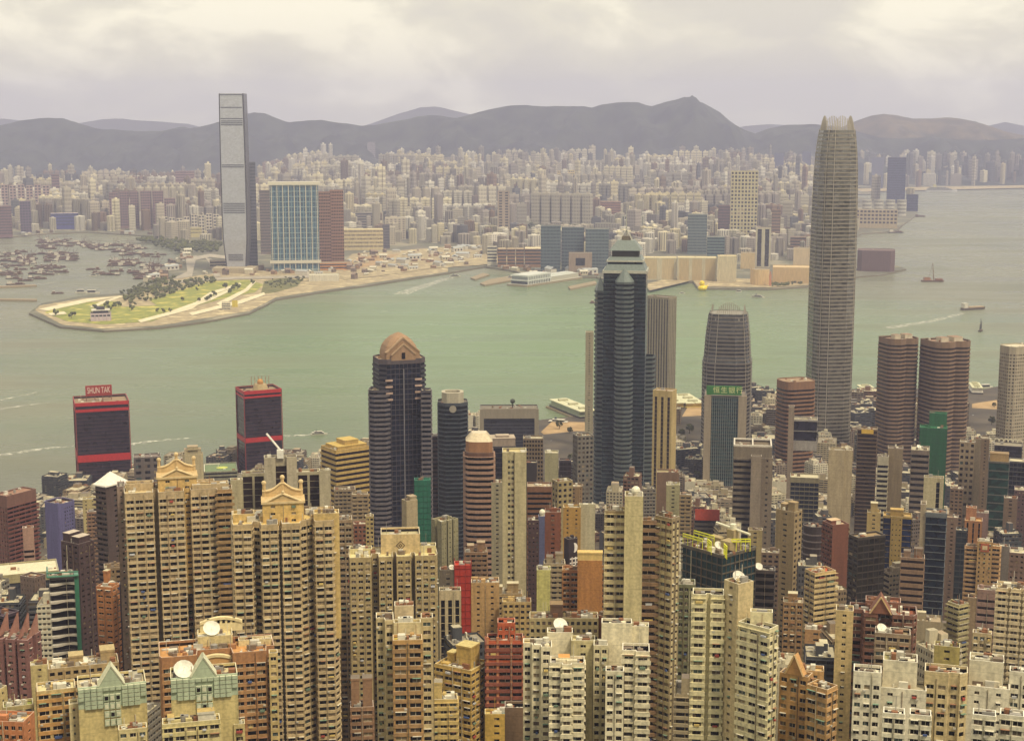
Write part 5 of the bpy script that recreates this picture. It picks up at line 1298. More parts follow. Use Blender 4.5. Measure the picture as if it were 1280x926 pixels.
A('low_building', 'small cream rooftop pavilion with a terrace left of the beige tower', (935, 935, 953, 662, 960), (180, 160, 112), 'sparse', r=.7, clutter=3)
A('office_tower', 'dark office block with white roof beams below the small cream pavilion', (944, 944, 969, 712, 720), (70, 60, 56), dict(ST['band'], wr=.6), r=.8, clutter=5, roof=(150, 132, 100), ph=1.8, dish=1)
A('old_block', 'brown grey block behind the dark office block with white roof beams', (952, 952, 974, 690, 860), (128, 104, 84), 'resi', r=.9, clutter=9)
A('office_tower', 'mauve grey slab right of the tall dark blue glass tower', (1183, 1183, 1198, 646, 1040), (142, 116, 98), dict(ST['sparse'], bay=14), r=1, clutter=5)
A('office_tower', 'dark teal strip tower between the mauve slab and the orange crested tower', (1195, 1195, 1209, 662, 1020), (66, 68, 70), 'curtain', glass=glassmat((44, 56, 66), .1, .5), r=1, clutter=3)
tower('apartment_tower', 'orange tower with stepped pink crest at the right', 'apartment tower', [dict(px=(1206, 1206, 1228, 650, 1070), r=.9, col=(186, 128, 80), st=dict(ST['fins'], bay=4, pr=.7), clutter=3, roof=(196, 156, 100)), dict(px=(1208, 1208, 1221, 634, 1076), r=.9, col=(196, 136, 96), st='blank', clutter=2, z0=60)])
def emblem(root, infos):
    b = infos[0]; c = MB(); e = b.O + b.X * b.W * .5 - b.Y * .2
    c.box((e.x, e.y), b.X, b.Y, 2.6, .3, b.z1 - 6.5, b.z1 - 1.3, flat((170, 92, 60))); e2 = e - b.Y * .15
    c.box((e2.x, e2.y), b.X, b.Y, 1.5, .3, b.z1 - 5.2, b.z1 - 2.6, flat((214, 190, 150))); c.build('square_emblem', root)
tower('apartment_tower', 'cream tower with a square orange emblem and dark balcony rows on both sides', 'apartment tower', [
  dict(px=(1222, 1222, 1241, 676, 930), r=.8, col=(204, 164, 108), st=dict(ST['resi'], bay=3, pr=.7), clutter=4), dict(px=(1208, 1208, 1223, 682, 934), r=1, col=(188, 140, 94), st='balc', clutter=3, band=(196, 156, 110)), dict(px=(1240, 1240, 1250, 682, 934), r=1.4, col=(196, 150, 100), st='balc', clutter=2, band=(200, 160, 112))], wp=20, extra=emblem)
A('office_tower', 'grey slab right of the cream emblem tower', (1249, 1249, 1262, 682, 960), (136, 126, 116), 'blank', r=1, clutter=3)
A('apartment_tower', 'pale green balcony tower with white roof boxes at the right', (1184, 1199, 1211, 756, 760), (166, 154, 112), 'balc', ss=dict(ST['balc'], bo=.6), r=.9, wp=16, clutter=10, roof=(206, 194, 150))
A('apartment_block', 'plain tan block right of the pale green balcony tower', (1210, 1210, 1224, 746, 800), (176, 150, 116), 'blank', r=1, clutter=6)
A('apartment_tower', 'mauve tower with slanting window bands right of the plain tan block', (1222, 1222, 1248, 736, 720), (146, 118, 106), dict(ST['band'], fh=3.6, wr=.42), r=.8, clutter=4, glass=G_MAUVE, th=5)
A('apartment_tower', 'white residential tower with dark balcony columns at the right edge', (1246, 1246, 1294, 734, 660), (210, 192, 156), dict(ST['hood'], bay=3.4, fh=3.0), r=.7, wp=60, ac=.15, clutter=12, plan='bays', prm=(3, 2.0), roof=(196, 176, 130))
A('old_block', 'small cream block with a black water tank above the white complex', (1216, 1216, 1240, 790, 600), (196, 176, 136), 'resi', r=.6, wp=6, clutter=8)
A('old_block', 'low block with yellow walls above the white complex', (1168, 1168, 1200, 806, 560), (176, 160, 96), 'sparse', r=.6, clutter=9, roof=(126, 104, 84))
A('apartment_tower', 'pale tower with a column of square windows right of the green netted stepped tower', (1200, 1200, 1219, 552, 1280), (176, 156, 128), dict(ST['grid'], bay=4.5, fh=5.2), r=.9, clutter=4, wp=0)
A('office_tower', 'grey tower beside the square window tower at the right', (1217, 1217, 1228, 548, 1300), (150, 134, 112), 'blank', r=1, clutter=3)
A('office_tower', 'thin brown slab right of the grey tower by the square window tower', (1227, 1227, 1237, 548, 1250), (134, 112, 90), dict(ST['sparse'], bay=20), r=2.4, clutter=2)
tower('office_tower', 'teal banded glass tower with a tan stepped roof near the right edge', 'office tower', [dict(px=(1236, 1236, 1262, 576, 1260), r=.8, col=(110, 110, 100), st=dict(ST['lines'], fh=7, wr=.88), glass=glassmat((30, 66, 60), .1, .5), clutter=3, roof=(146, 122, 90), plant=[(.05, .95, .3, .9, 7)], pcol=(170, 142, 96))])
A('office_tower', 'navy tower at the right edge beside the teal banded tower', (1262, 1262, 1292, 576, 1290), (96, 92, 92), 'curtain', glass=glassmat((20, 28, 48), .1, .5), r=.8, clutter=4)
A('office_tower', 'black block with a row of white roof arches near the right edge', (1243, 1243, 1278, 556, 1500), (58, 48, 54), 'lines', r=.8, clutter=2, roof=(150, 140, 120), glass=glassmat((40, 34, 42), .12, .4), extra=lambda root, infos: arches(root, infos[0]))
A('old_block', 'pink mauve block below the square window tower', (1214, 1214, 1236, 640, 1150), (158, 126, 118), 'blank', r=.8, clutter=10)
A('old_block', 'brown low block left of the orange crested tower', (1188, 1188, 1204, 610, 1200), (140, 112, 88), 'resi', r=.9, clutter=8)
A('old_block', 'dark mauve block at the right edge below the navy tower', (1268, 1268, 1295, 612, 1150), (112, 84, 86), 'slot', r=.9, clutter=6)
A('office_tower', 'grey brown tower below the teal banded tower at the right', (1255, 1255, 1272, 622, 1120), (136, 112, 92), 'sparse', r=.9, clutter=6)
A('apartment_tower', 'tall pink brown slab behind the white residential tower at the right edge', (1262, 1262, 1294, 690, 800), (140, 112, 98), 'slot', r=.9, clutter=6)
# ------------------------------------------------------------------ landmark towers
REDP = flat((176, 36, 36), .5)
def red_tower(label, px, bands, sign=None, cap=None):
    gl = glassmat((44, 34, 48), .12, .45)
    def ex(root, infos):
        b = infos[0]
        for k, (z0, z1) in enumerate(bands):
            c = MB(); za, zb = b.z1 - z0 / b.s, b.z1 - z1 / b.s
            pl = offset(b.pl, .55); n = len(pl); inn = offset(b.pl, .02)
            for i in range(n):
                j = (i + 1) % n
                c.wall(pl[i], pl[j], zb, za, REDP)
                c.poly([(*pl[i], za), (*pl[j], za), (*inn[j], za), (*inn[i], za)], REDP)
                c.poly([(*pl[i], zb), (*inn[i], zb), (*inn[j], zb), (*pl[j], zb)], REDP)
            c.build('red_band', root)
        c = MB(); n = len(b.pl)
        for p in offset(b.pl, .25):
            c.box(p, b.X, b.Y, .4, .4, b.z0, b.z1, flat((130, 44, 42), .5))
        c.build('corner_trim', root)
        if sign:
            c = MB(); o = b.O + b.X * b.W * .47 + b.Y * b.D * .55
            w = b.W * .25; zb = b.zr + 6; zt = zb + 11
            c.box((o.x, o.y), b.X, b.Y, w, .8, zb, zt, flat((150, 46, 40), .6))
            for fx in (-.95, -.3, .3, .95):
                q = o + b.X * w * fx + b.Y * 1.5; c.tube((q.x, q.y, b.zr), (q.x, q.y, zt), .45, flat((130, 90, 80)), 4)
            bd = c.build('sign_board', root)
            cu = bpy.data.curves.new('sign_lettering', 'FONT'); cu.body = sign; cu.align_x = 'CENTER'; cu.align_y = 'CENTER'
            cu.size = 8.2; cu.extrude = .25; cu.space_character = 1.0
            t = bpy.data.objects.new('sign_lettering', cu); COL.objects.link(t); t.parent = bd
            cu.materials.append(flat((226, 206, 196), .5))
            q = o - b.Y * 1.1
            M = Matrix.Translation((q.x, q.y, (zb + zt) / 2)) @ Matrix.Rotation(-b.a, 4, 'Z') @ Matrix.Rotation(R(90), 4, 'X') @ Matrix.Diagonal((w * 1.86 / (len(sign) * 5.3), 1.15, 1, 1))
            t.matrix_basis = root.matrix_basis.inverted() @ M; text_mesh(t)
        if cap:
            c = MB(); o = b.O + b.X * b.W * .55 + b.Y * b.D * .5
            c.tube((o.x, o.y, b.zr), (o.x, o.y, b.zr + 7), 9, flat((176, 156, 116)), 10, 7); c.ball((o.x, o.y, b.zr + 9), 3.6, flat((186, 136, 76)), 10, 6)
            for k in range(6): q = o + b.X * (4 * k - 10); c.tube((q.x, q.y, b.zr + 4), (q.x, q.y, b.zr + 16), .4, flat((150, 110, 80)), 4)
            c.build('rooftop_ornament', root)
    return tower('office_tower', label, 'office tower', [dict(px=px, r=.8, col=(96, 62, 62), st=dict(ST['lines'], fh=4, wr=.93), glass=gl, clutter=16, roof=(150, 126, 100), th=2, ph=2)], extra=ex)
def text_mesh(t):
    bpy.context.view_layer.update()
    dg_ = bpy.context.evaluated_depsgraph_get()
    me = bpy.data.meshes.new_from_object(t.evaluated_get(dg_)); cu = t.data
    o = bpy.data.objects.new('sign_letters', me); COL.objects.link(o)
    if not me.materials: me.materials.append(cu.materials[0])
    o.parent = t.parent; o.matrix_basis = t.matrix_basis.copy()
    bpy.data.objects.remove(t); bpy.data.curves.remove(cu); o.name = 'sign_lettering'
red_tower('dark glass tower with red bands and a red SHUN TAK sign on its roof', (92, 94, 161.5, 505, 1600), [(-1, 3.5), (7.5, 11), (66, 75)], sign='SHUN TAK')
red_tower('dark glass tower with red bands and a gold ball ornament on its roof', (295, 305, 352, 490, 1640), [(-1, 3.5), (6, 8.5), (59, 65)], cap=True)

# spired blue tower: square core with a stepped prow on each face, tiered roof, mast
def spired():
    P, s = at(781, 338, 1500)
    d0 = 1500
    G = glassmat((26, 42, 50), .08, .6); G2 = glassmat((46, 60, 70), .1, .5)
    wht = flat((180, 178, 164), .45); grey = wallmat((96, 104, 108)); pale = flat((112, 122, 118), .4)
    a = R(3) + math.atan(P.x / P.y); X = Vector((math.cos(a), -math.sin(a))); Y = Vector((math.sin(a), math.cos(a)))
    half = 27 / s * 1.0
    C = Vector((P.x, P.y)) + Y * half
    zb = ground_z(C.x, C.y) - 2
    root = empty('office_tower', (C.x, C.y, zb), -a); tag(root, 'tall dark blue glass tower with stepped prows, tiered white roof and mast', 'office tower')
    W2 = lambda x, y: tuple(C + X * x + Y * y)
    zt = at(781, 340, d0)[0].z
    mw, mg = MB(), MB()
    def stack(pl, z0, z1, fh, wr, lipm, lip, g):
        core = offset(pl, -.35)
        n = len(pl)
        for i in range(n): mg.wall(core[i], core[(i + 1) % n], z0, z1, g)
        z = z1
        while z > z0 + fh:
            o = offset(pl, lip)
            for i in range(n):
                j = (i + 1) % n
                mw.wall(o[i], o[j], z - fh * (1 - wr), z, lipm)
                mw.poly([(*o[i], z), (*o[j], z), (*core[j], z), (*core[i], z)], lipm)
                mw.poly([(*o[i], z - fh * (1 - wr)), (*core[i], z - fh * (1 - wr)), (*core[j], z - fh * (1 - wr)), (*o[j], z - fh * (1 - wr))], lipm)
            z -= fh
    h = half
    body = [W2(-h, -h), W2(h, -h), W2(h, h), W2(-h, h)]
    stack(body, zb, zt, 4.0, .93, grey, .02, G)
    mw.poly([(*p, zt) for p in body], wht)
    # prows
    pw, pdp = h * .42, h * .42
    prow = MB()
    for k, (ux, uy, low) in enumerate(((0, -1, 8), (-1, 0, 22), (1, 0, 105), (0, 1, 20))):
        ax = Vector((ux, uy)); tx = Vector((-uy, ux))
        L = [ax * (h - .3) - tx * pw, ax * (h - .3) + tx * pw, ax * (h + pdp * .75) + tx * pw * .55, ax * (h + pdp) + tx * 0, ax * (h + pdp * .75) - tx * pw * .55]
        L = [ax * (h - .3) + tx * pw, ax * (h - .3) - tx * pw, ax * (h + pdp * .75) - tx * pw * .8, ax * (h + pdp * 1.05), ax * (h + pdp * .75) + tx * pw * .8]
        pl = [W2(q.x, q.y) for q in L]
        ar = sum(pl[i - 1][0] * pl[i][1] - pl[i][0] * pl[i - 1][1] for i in range(5))
        if ar < 0: pl.reverse()
        z1 = zt - low / s - 3
        stack(pl, zb, z1, 4.6, .52, wallmat((84, 92, 92)), .5, G)
        ctr = (sum(p[0] for p in pl) / 5, sum(p[1] for p in pl) / 5)
        o = offset(pl, .6)
        pyr = MB(); apex = (*ctr, z1 + 14)
        for i in range(5): pyr.poly([(*o[i], z1), (*o[(i + 1) % 5], z1), apex], pale)
        if k != 2: pyr.build('prow_roof', root)
    mw.build('wall', root); mg.build('glazing', root)
    t = MB()
    def tier(r0, r1, z0, z1, m, m2=None):
        A_ = [(*W2(x * r0, y * r0), z0) for x, y in ((-1, -1), (1, -1), (1, 1), (-1, 1))]; B_ = [(*W2(x * r1, y * r1), z1) for x, y in ((-1, -1), (1, -1), (1, 1), (-1, 1))]
        t.loft([A_, B_], m)
    sc = 1 / s
    tier(h + .8, h + .8, zt - 1.5, zt + 1.2, wht); tier(h * .98, h * .84, zt + 1.2, zt + 9 * sc, pale); tier(h * .8, h * .8, zt + 9 * sc, zt + 13 * sc, G); tier(h * .86, h * .86, zt + 12 * sc, zt + 14 * sc, wht)
    tier(h * .82, h * .70, zt + 14 * sc, zt + 18 * sc, pale); tier(h * .62, h * .62, zt + 18 * sc, zt + 27 * sc, flat((60, 56, 50))); tier(h * .76, h * .40, zt + 26 * sc, zt + 38 * sc, pale); tier(h * .2, h * .2, zt + 38 * sc, zt + 43 * sc, flat((110, 100, 84)))
    for fx, fy in ((-1, -1), (1, -1), (1, 1), (-1, 1)):
        t.tube((*W2(fx * h * .3, fy * h * .3), zt + 38 * sc), (*W2(0, 0), zt + 52 * sc), .45, wht, 4)
    t.build('tiered_roof', root)
    m = MB(); m.tube((*W2(0, 0), zt + 42 * sc), (*W2(0, 0), zt + 78 * sc), .8, flat((170, 170, 160)), 6, .25); m.build('mast', root)
    USED.append((C.x, C.y, 40))
spired()

# tapered towers with finger crowns
def finger_tower(label, xl, xr, ytop, d, widths, cols, rot, fh, fins_h, name='office_tower', D=1.0):
    P, s = at((xl + xr) / 2, ytop, d)
    w = (xr - xl) / s / 2
    beta = math.atan(P.x / P.y); a = beta + rot
    X = Vector((math.cos(a), -math.sin(a))); Y = Vector((math.sin(a), math.cos(a)))
    w = w / (math.cos(rot) + abs(math.sin(rot))) * 1.04
    C = Vector((P.x, P.y)) + Vector((math.sin(beta), math.cos(beta))) * w
    zb = ground_z(C.x, C.y) - 2
    root = empty(name, (C.x, C.y, zb), -a); tag(root, label, 'office tower')
    zt = P.z
    G, band, pier = cols
    base = []
    c = .78; e = .9
    # square with stepped, slightly bowed corners
    for q in range(4):
        rot_ = lambda x, y: ((x, y), (-y, x), (-x, -y), (y, -x))[q]
        for x, y in ((-c, -e), (-.45, -1.0), (-.4, -1.035), (.4, -1.035), (.45, -1.0), (c, -e), (c + .03, -c - .03)):
            base.append(rot_(x, y))
    base = [(x * w, y * w) for x, y in base]
    Hh = zt - zb
    def width(z):
        f = (zt - z)                          # metres below the top
        for (f0, k0), (f1, k1) in zip(widths[:-1], widths[1:]):
            if f0 <= f <= f1: return k0 + (k1 - k0) * (f - f0) / (f1 - f0)
        return widths[-1][1]
    mw, mg = MB(), MB()
    n = len(base)
    ring = lambda k, off, z: [(*(C + X * p[0] * k + Y * p[1] * k), z) for p in (base if abs(off) < .01 else offset(base, off))]
    z = zt; nf = 0
    while z > zb + fh:
        k1, k0 = width(z), width(z - fh)
        zm = z - fh * .64
        a_ = ring(k0, 0, z - fh); b_ = ring(k0, 0, zm); ia = ring(k0, -.45, zm); ib = ring(k1, -.45, z)
        for i in range(n):
            j = (i + 1) % n
            bm_ = pier if i % 7 in (2, ) and False else band
            mw.poly([a_[i], a_[j], b_[j], b_[i]], bm_)
            mw.poly([b_[i], b_[j], ia[j], ia[i]], bm_)
            mg.poly([ia[i], ia[j], ib[j], ib[i]], G)
            t_ = ring(k0, -.45, z - fh)
        for i in range(n):
            j = (i + 1) % n
            mw.poly([a_[i], t_[i], t_[j], a_[j]], band)
        z -= fh; nf += 1
    mw.build('wall', root); mg.build('glazing', root)
    # vertical piers at the stepped corners
    pr = MB()
    for i in range(n):
        if i % 7 not in (1, 6): continue
        prev = None
        zz = zt + 1
        while zz > zb:
            k = width(min(zz, zt)); q = C + X * base[i][0] * k * 1.006 + Y * base[i][1] * k * 1.006
            if prev: pr.tube(prev, (q.x, q.y, zz), .45, pier, 4)
            prev = (q.x, q.y, zz); zz -= 9 if zz > zt - 160 else 200
    pr.build('corner_piers', root)
    # crown of upright fingers on the four sides
    cr = MB(); k = width(zt)
    for sx, sy in ((0, -1), (0, 1), (-1, 0), (1, 0)):
        for i in range(11):
            u = -.62 + 1.24 * i / 10
            hgt = fins_h * (1.0 - .55 * (abs(u) / .62) ** 2)
            x, y = (u, sy * .98) if sy else (sx * .98, u)
            p = C + X * x * w * k + Y * y * w * k; q = C + X * x * w * k * .86 + Y * y * w * k * .86
            cr.tube((p.x, p.y, zt - 8), (q.x, q.y, zt + hgt), .8, pier, 4, .5)
    cr.build('finger_crown', root)
    rf = MB(); rf.poly(ring(k, -.5, zt - .5), wallmat((150, 146, 136))); rf.build('roof', root)
    USED.append((C.x, C.y, w * 1.5))
finger_tower('tallest tapered tower on the near shore with a crown of white fingers', 1014, 1079, 163, 1810,
    [(0, .76), (10, .82), (26, .885), (50, .94), (80, .97), (150, 1.0), (400, 1.0)],
    (glassmat((100, 98, 92), .10, .6), wallmat((138, 130, 118), .4), flat((168, 160, 148), .5)), R(-20), 4.6, 17)
finger_tower('shorter tapered banded tower with finger crown behind the green bank sign', 880, 941, 394, 1800,
    [(0, .78), (14, .84), (30, .90), (55, .95), (56, 1.0), (400, 1.0)],
    (glassmat((54, 54, 54), .12, .5), wallmat((116, 108, 100), .5), flat((150, 142, 130), .5)), R(3), 4.6, 10)

# bank tower with the green sign
def bank(root, infos):
    b = infos[0]; c = MB(); pr = wallmat((150, 136, 116))
    for fx, fw in ((.075, .085), (.91, .1)):
        q = b.O + b.X * b.W * fx - b.Y * 1.2; c.box((q.x, q.y), b.X, b.Y, b.W * fw, 1.3, b.z0, b.z1 + .6, pr)
    c.build('side_pier', root)
    f = MB()
    for k in range(13):
        q = b.O + b.X * b.W * (.19 + .051 * k) - b.Y * .5; f.box((q.x, q.y), b.X, b.Y, .22, .5, b.z0, b.z1 - 1, flat((126, 142, 138), .4))
    f.build('vertical_fins', root)
    w = b.W * .42; g = MB(); o = b.O + b.X * b.W * .46 - b.Y * 1.4
    g.box((o.x, o.y), b.X, b.Y, w, .9, b.z1 + 1.2, b.z1 + 11.2, flat((42, 110, 40), .5)); bd = g.build('sign_board', root)
    e = MB(); r = flat((196, 92, 40), .5); q0 = o - b.X * w * .72 - b.Y * 1.0
    e.poly([(*(q0 + b.X * x), b.z1 + 6 + z) for x, z in ((-2.8, -3.4), (-1.5, -3.4), (0, 1.2), (1.5, -3.4), (2.8, -3.4), (.6, 3.6), (-.6, 3.6))], r); e.build('emblem', bd)
    cu = bpy.data.curves.new('sign_lettering', 'FONT'); cu.body = '\u6052\u751f\u94f6\u884c'; cu.align_x = 'CENTER'; cu.align_y = 'CENTER'; cu.size = 7.6; cu.extrude = .2; cu.space_character = 1.2
    t = bpy.data.objects.new('sign_lettering', cu); COL.objects.link(t); t.parent = bd; cu.materials.append(flat((206, 214, 150), .5))
    q = o + b.X * w * .22 - b.Y * 1.05
    M = Matrix.Translation((q.x, q.y, b.z1 + 6.2)) @ Matrix.Rotation(-b.a, 4, 'Z') @ Matrix.Rotation(R(90), 4, 'X')
    t.matrix_basis = root.matrix_basis.inverted() @ M; text_mesh(t)
A('office_tower', 'teal striped tower with grey side piers and a green bank sign on top', (881, 881, 933, 494, 1640), (116, 116, 110), 'lines', glass=glassmat((30, 66, 76), .1, .5), r=.8, clutter=6, th=3, extra=bank)
A('office_tower', 'pale ribbed tower behind the right side of the spired blue tower', (806, 836, 846, 372, 1930), (170, 160, 136), dict(ST['fins'], bay=4, pr=.55), ss=dict(ST['fins'], bay=4, pr=.7), glass=G_GREY, r=.6, clutter=3, th=3)
A('office_tower', 'slim pale sliver of a tower behind the left side of the spired blue tower', (732, 732, 742, 415, 1850), (176, 166, 136), 'sparse', r=1.2, clutter=1)
# twin brown ribbed towers (bowed fronts)
for lab, px, prm in (('left of two brown pink bow fronted ribbed towers', (1098, 1114, 1151, 424, 1720), None), ('right of two brown pink bow fronted ribbed towers', (1150, 1172, 1217, 428, 1700), None)):
    P_ = [(0, .25), (.04, .1), (.12, 0.0), (.3, -.1), (.48, -.02), (.55, .06), (.66, -.02), (.82, -.06), (.95, .05), (1, .2), (1, 1), (0, 1)]
    A('office_tower', lab, px, (146, 118, 92), dict(ST['band'], bo=.35, fh=4.6, wr=.5), plan='poly', prm=P_, ss=dict(ST['band'], bo=.35, fh=4.6, wr=.5), r=.75, glass=G_BROWN, clutter=9, roof=(150, 120, 98), th=7, ph=2,
      plant=[(.25, .45, .3, .6, 5), (.6, .85, .3, .7, 5)], pcol=(196, 186, 164))
A('office_tower', 'white tower with a faceted top and fine round windows at the right edge', (1246, 1266, 1294, 434, 1720), (196, 182, 156), dict(ST['grid'], bay=3.2, pr=.5, fh=4, wr=.45), plan='cut', prm=.16, r=.8, clutter=4, roof=(206, 196, 170), th=9)

# ------------------------------------------------------------------ landmarks across the water
def loft_tower(name, label, cat, xc, ybase, secs, mats, group=None, rot=0.0, depth=1.0, notch=.1, extra=None):
    """secs: (y_pixel, half width px); walls per side: mats = (front, side, cap)"""
    B = on(xc, ybase, 4.0); d = B.y
    s = FPX / (d / ray(xc, ybase)[1])
    a = math.atan(B.x / B.y) + rot; X = Vector((math.cos(a), -math.sin(a))); Y = Vector((math.sin(a), math.cos(a)))
    hw = max(q[1] for q in secs) / s
    C = Vector((B.x, B.y)) + Y * hw * depth
    root = empty(name, (C.x, C.y, 4), -a); tag(root, label, cat, group)
    rings = []
    for y, k in secs:
        z = at(xc, y, d)[0].z; w = k / s; dd = w * depth; n = notch * hw
        pl = [(-w + n, -dd), (w - n, -dd), (w - n, -dd + n), (w, -dd + n), (w, dd - n), (w - n, dd - n), (w - n, dd), (-w + n, dd), (-w + n, dd - n), (-w, dd - n), (-w, -dd + n), (-w + n, -dd + n)]
        rings.append([(*(C + X * x + Y * y_), z) for x, y_ in pl])
    front, side, cap = MB(), MB(), MB()
    for k in range(len(rings) - 1):
        A_, B_ = rings[k], rings[k + 1]
        for i in range(12):
            j = (i + 1) % 12
            (front if i in (0, 6) else side).poly([A_[i], A_[j], B_[j], B_[i]], mats[0] if i in (0, 6) else (mats[1] if i in (3, 9) else mats[2]))
    cap.poly(rings[-1], mats[2])
    front.build('front_wall', root); side.build('side_wall', root); cap.build('roof', root)
    if extra: extra(root, C, X, Y, s, d)
    FUSED.append((C.x, C.y, hw * 1.6))
    return root
FUSED = []
icc_f = glassmat((176, 178, 186), .30, .5, .06); icc_s = glassmat((86, 84, 94), .3, .5, .15); icc_n = wallmat((70, 66, 72), .6)  # same glass in two tones: lit front pale, shaded sides painted darker
def icc_extra(root, C, X, Y, s, d):
    lv = flat((74, 76, 88), .6)
    for y0, y1, hw in ((118, 119.5, 14), (134, 135, 13), (148, 149, 13.5), (151, 158, 13.2), (206, 208.5, 13.5), (254, 266, 13.2), (318, 326, 9)):
        z1 = at(295, y0, d)[0].z; z0 = at(295, y1, d)[0].z
        m = MB(); zc = z1
        while zc > z0:
            w = hw / s
            yoff = icc_dep(zc)
            q = C - Y * (yoff + .25); m.box((q.x, q.y), X, Y, w, .5, zc - 2.2, zc, lv); zc -= 5
        m.build('louvre_band', root)
    m = MB()
    w = 15.8 / s
    for sx in (-1, 1):
        for i in range(2):
            pass
    q = C - Y * (w * .9 + 10); m.box((q.x, q.y), X, Y, 26 / s, 16 / s, 4, 18, wallmat((170, 156, 128)))
    m.build('podium', root)
ICC_SECS = [(340, 12.6), (328, 13.2), (300, 15.4), (270, 15.9), (200, 15.9), (150, 15.6), (117, 15.2)]
def icc_dep(z):
    B = on(295, 340, 4.0); d = B.y; s = FPX / (d / ray(295, 340)[1])
    prev = None
    for y, k in ICC_SECS:
        zz = at(295, y, d)[0].z; w = k / s
        if prev and zz >= z: return prev[1] + (w - prev[1]) * (z - prev[0]) / (zz - prev[0] + 1e-6)
        prev = (zz, w)
    return prev[1]
loft_tower('skyscraper', 'very tall pale silver skyscraper standing alone on the far shore', 'skyscraper', 295, 340, ICC_SECS, (icc_f, icc_s, icc_n), rot=R(9), extra=icc_extra)

def far_tower(name, label, cat, xl, xr, yt, yb, col, st='stripes', glass=G_GREY, group=None, r=.7, roof=None, fl=None, xm=None, z0=3.0, plan_='rect', prm=None, clutter=2, extra=None, band=None, plant=None, th=3):
    d = on((xl + xr) / 2, yb, 4.0).y
    bd = dict(px=(xl, xl if xm is None else xm, xr, yt, d), r=r, col=col, st=st, glass=glass, roof=roof or (150, 140, 122), clutter=clutter, z0=z0, plan=plan_, prm=prm, th=th)
    if fl: bd['fl'] = fl
    if band: bd['band'] = band
    if plant: bd['plant'] = plant
    root, infos = tower(name, label, cat, [bd], group, extra=extra)
    b = infos[0]; c = b.O + b.X * b.W / 2 + b.Y * b.D / 2
    FUSED.append((c.x, c.y, max(b.W, b.D) * .62))
    return root, b
# ------------------------------------------------------------------ far shore: buildings one can tell apart
BT = 'apartment tower'
def F(name, label, *a, **k): return far_tower(name, label, k.pop('cat', name.replace('_', ' ')), *a, **k)
def frame_top(root, infos):
    b = infos[0]; c = MB(); m = flat((206, 200, 180), .5)
    e = b.O + b.X * b.W * .5 + b.Y * b.D * .4; c.box((e.x, e.y), b.X, b.Y, b.W * .54, b.D * .5, b.z1 + 1, b.z1 + 9, m)
    e = b.O + b.X * b.W * .5 - b.Y * 1.2; c.box((e.x, e.y), b.X, b.Y, b.W * .53, 2.4, 27, 35, m)
    for k in range(9):
        q = b.O + b.X * b.W * (.03 + .1175 * k) - b.Y * 1.6; c.box((q.x, q.y), b.X, b.Y, .9, .9, 4, b.z1 + 1, m)
    c.build('white_frame', root)
F('apartment_tower', 'wide teal glass slab with a white frame and stilts right of the tallest pale skyscraper', 337, 398, 232, 340, (130, 150, 156), dict(ST['grid'], bay=8, pr=.15, fh=14, wr=.86, panes=0), glass=glassmat((56, 96, 118), .12, .5), r=.3, extra=frame_top, fl=14)
F('office_tower', 'dark slate tower close behind the right side of the tallest pale skyscraper', 300, 319, 203, 336, (104, 104, 118), 'stripes', glass=G_GREY, r=.8, fl=9)
F('apartment_tower', 'slim brown tower between the slate tower and the wide teal slab', 324, 337, 238, 318, (122, 110, 106), 'stripes', fl=9)
F('apartment_tower', 'left of two orange brown slabs right of the wide teal slab', 398, 413, 240, 332, (146, 108, 86), dict(ST['stripes'], bay=5), fl=9, glass=G_BROWN)
F('apartment_tower', 'right of two orange brown slabs right of the wide teal slab', 412, 429, 238, 331, (152, 112, 88), dict(ST['stripes'], bay=5), fl=9, glass=G_BROWN)
F('low_building', 'orange podium below the orange brown slabs', 397, 438, 329, 338, (200, 136, 70), 'band', r=.5, fl=8)
F('low_building', 'sand coloured low block behind the construction ground', 428, 479, 287, 313, (206, 188, 146), 'grid', r=.4, fl=12, roof=(216, 204, 160))
F('low_building', 'pale flat shed on the sandy shore below the orange brown slabs', 386, 424, 344, 352, (206, 200, 180), 'blank', r=.5, roof=(206, 200, 176))
F('office_tower', 'dark grey block right of the sand coloured low block', 478, 487, 281, 311, (104, 100, 110), 'stripes', fl=9)
F('low_building', 'long grey block above the sand coloured low block', 428, 476, 266, 287, (140, 132, 126), 'band', r=.3, fl=10)
F('office_tower', 'white cube shaped building left of the brown terminal blocks', 609, 621, 308, 332, (214, 208, 188), 'band', fl=9)
for k, (a, c) in enumerate(((622, 633), (634, 644), (645, 655), (656, 677))):
    F('office_tower', ['first brown block with cream roof right of the white cube building', 'second brown block with cream roof right of the white cube building', 'third brown block with cream roof right of the white cube building', 'wide brown block with cream roof left of the slate towers'][k], a, c, 311, 334, (150, 112, 80), 'band', r=1.6, fl=9, roof=(216, 204, 166), group='brown blocks with cream roofs on the far quay')
SL = (92, 104, 110)
F('office_tower', 'left of three slate glass towers behind the white cruise terminal', 676, 701, 282, 340, SL, dict(ST['stripes'], bay=4), glass=G_TEAL, r=.6, fl=9, group='slate glass towers on the far quay')
F('office_tower', 'middle of three slate glass towers behind the white cruise terminal', 702, 730, 284, 339, SL, dict(ST['stripes'], bay=4), glass=G_TEAL, r=.6, fl=9, group='slate glass towers on the far quay')
F('office_tower', 'right of three slate glass towers behind the white cruise terminal', 732, 761, 286, 341, (100, 112, 116), dict(ST['stripes'], bay=4), glass=G_TEAL, r=.6, fl=9, group='slate glass towers on the far quay')
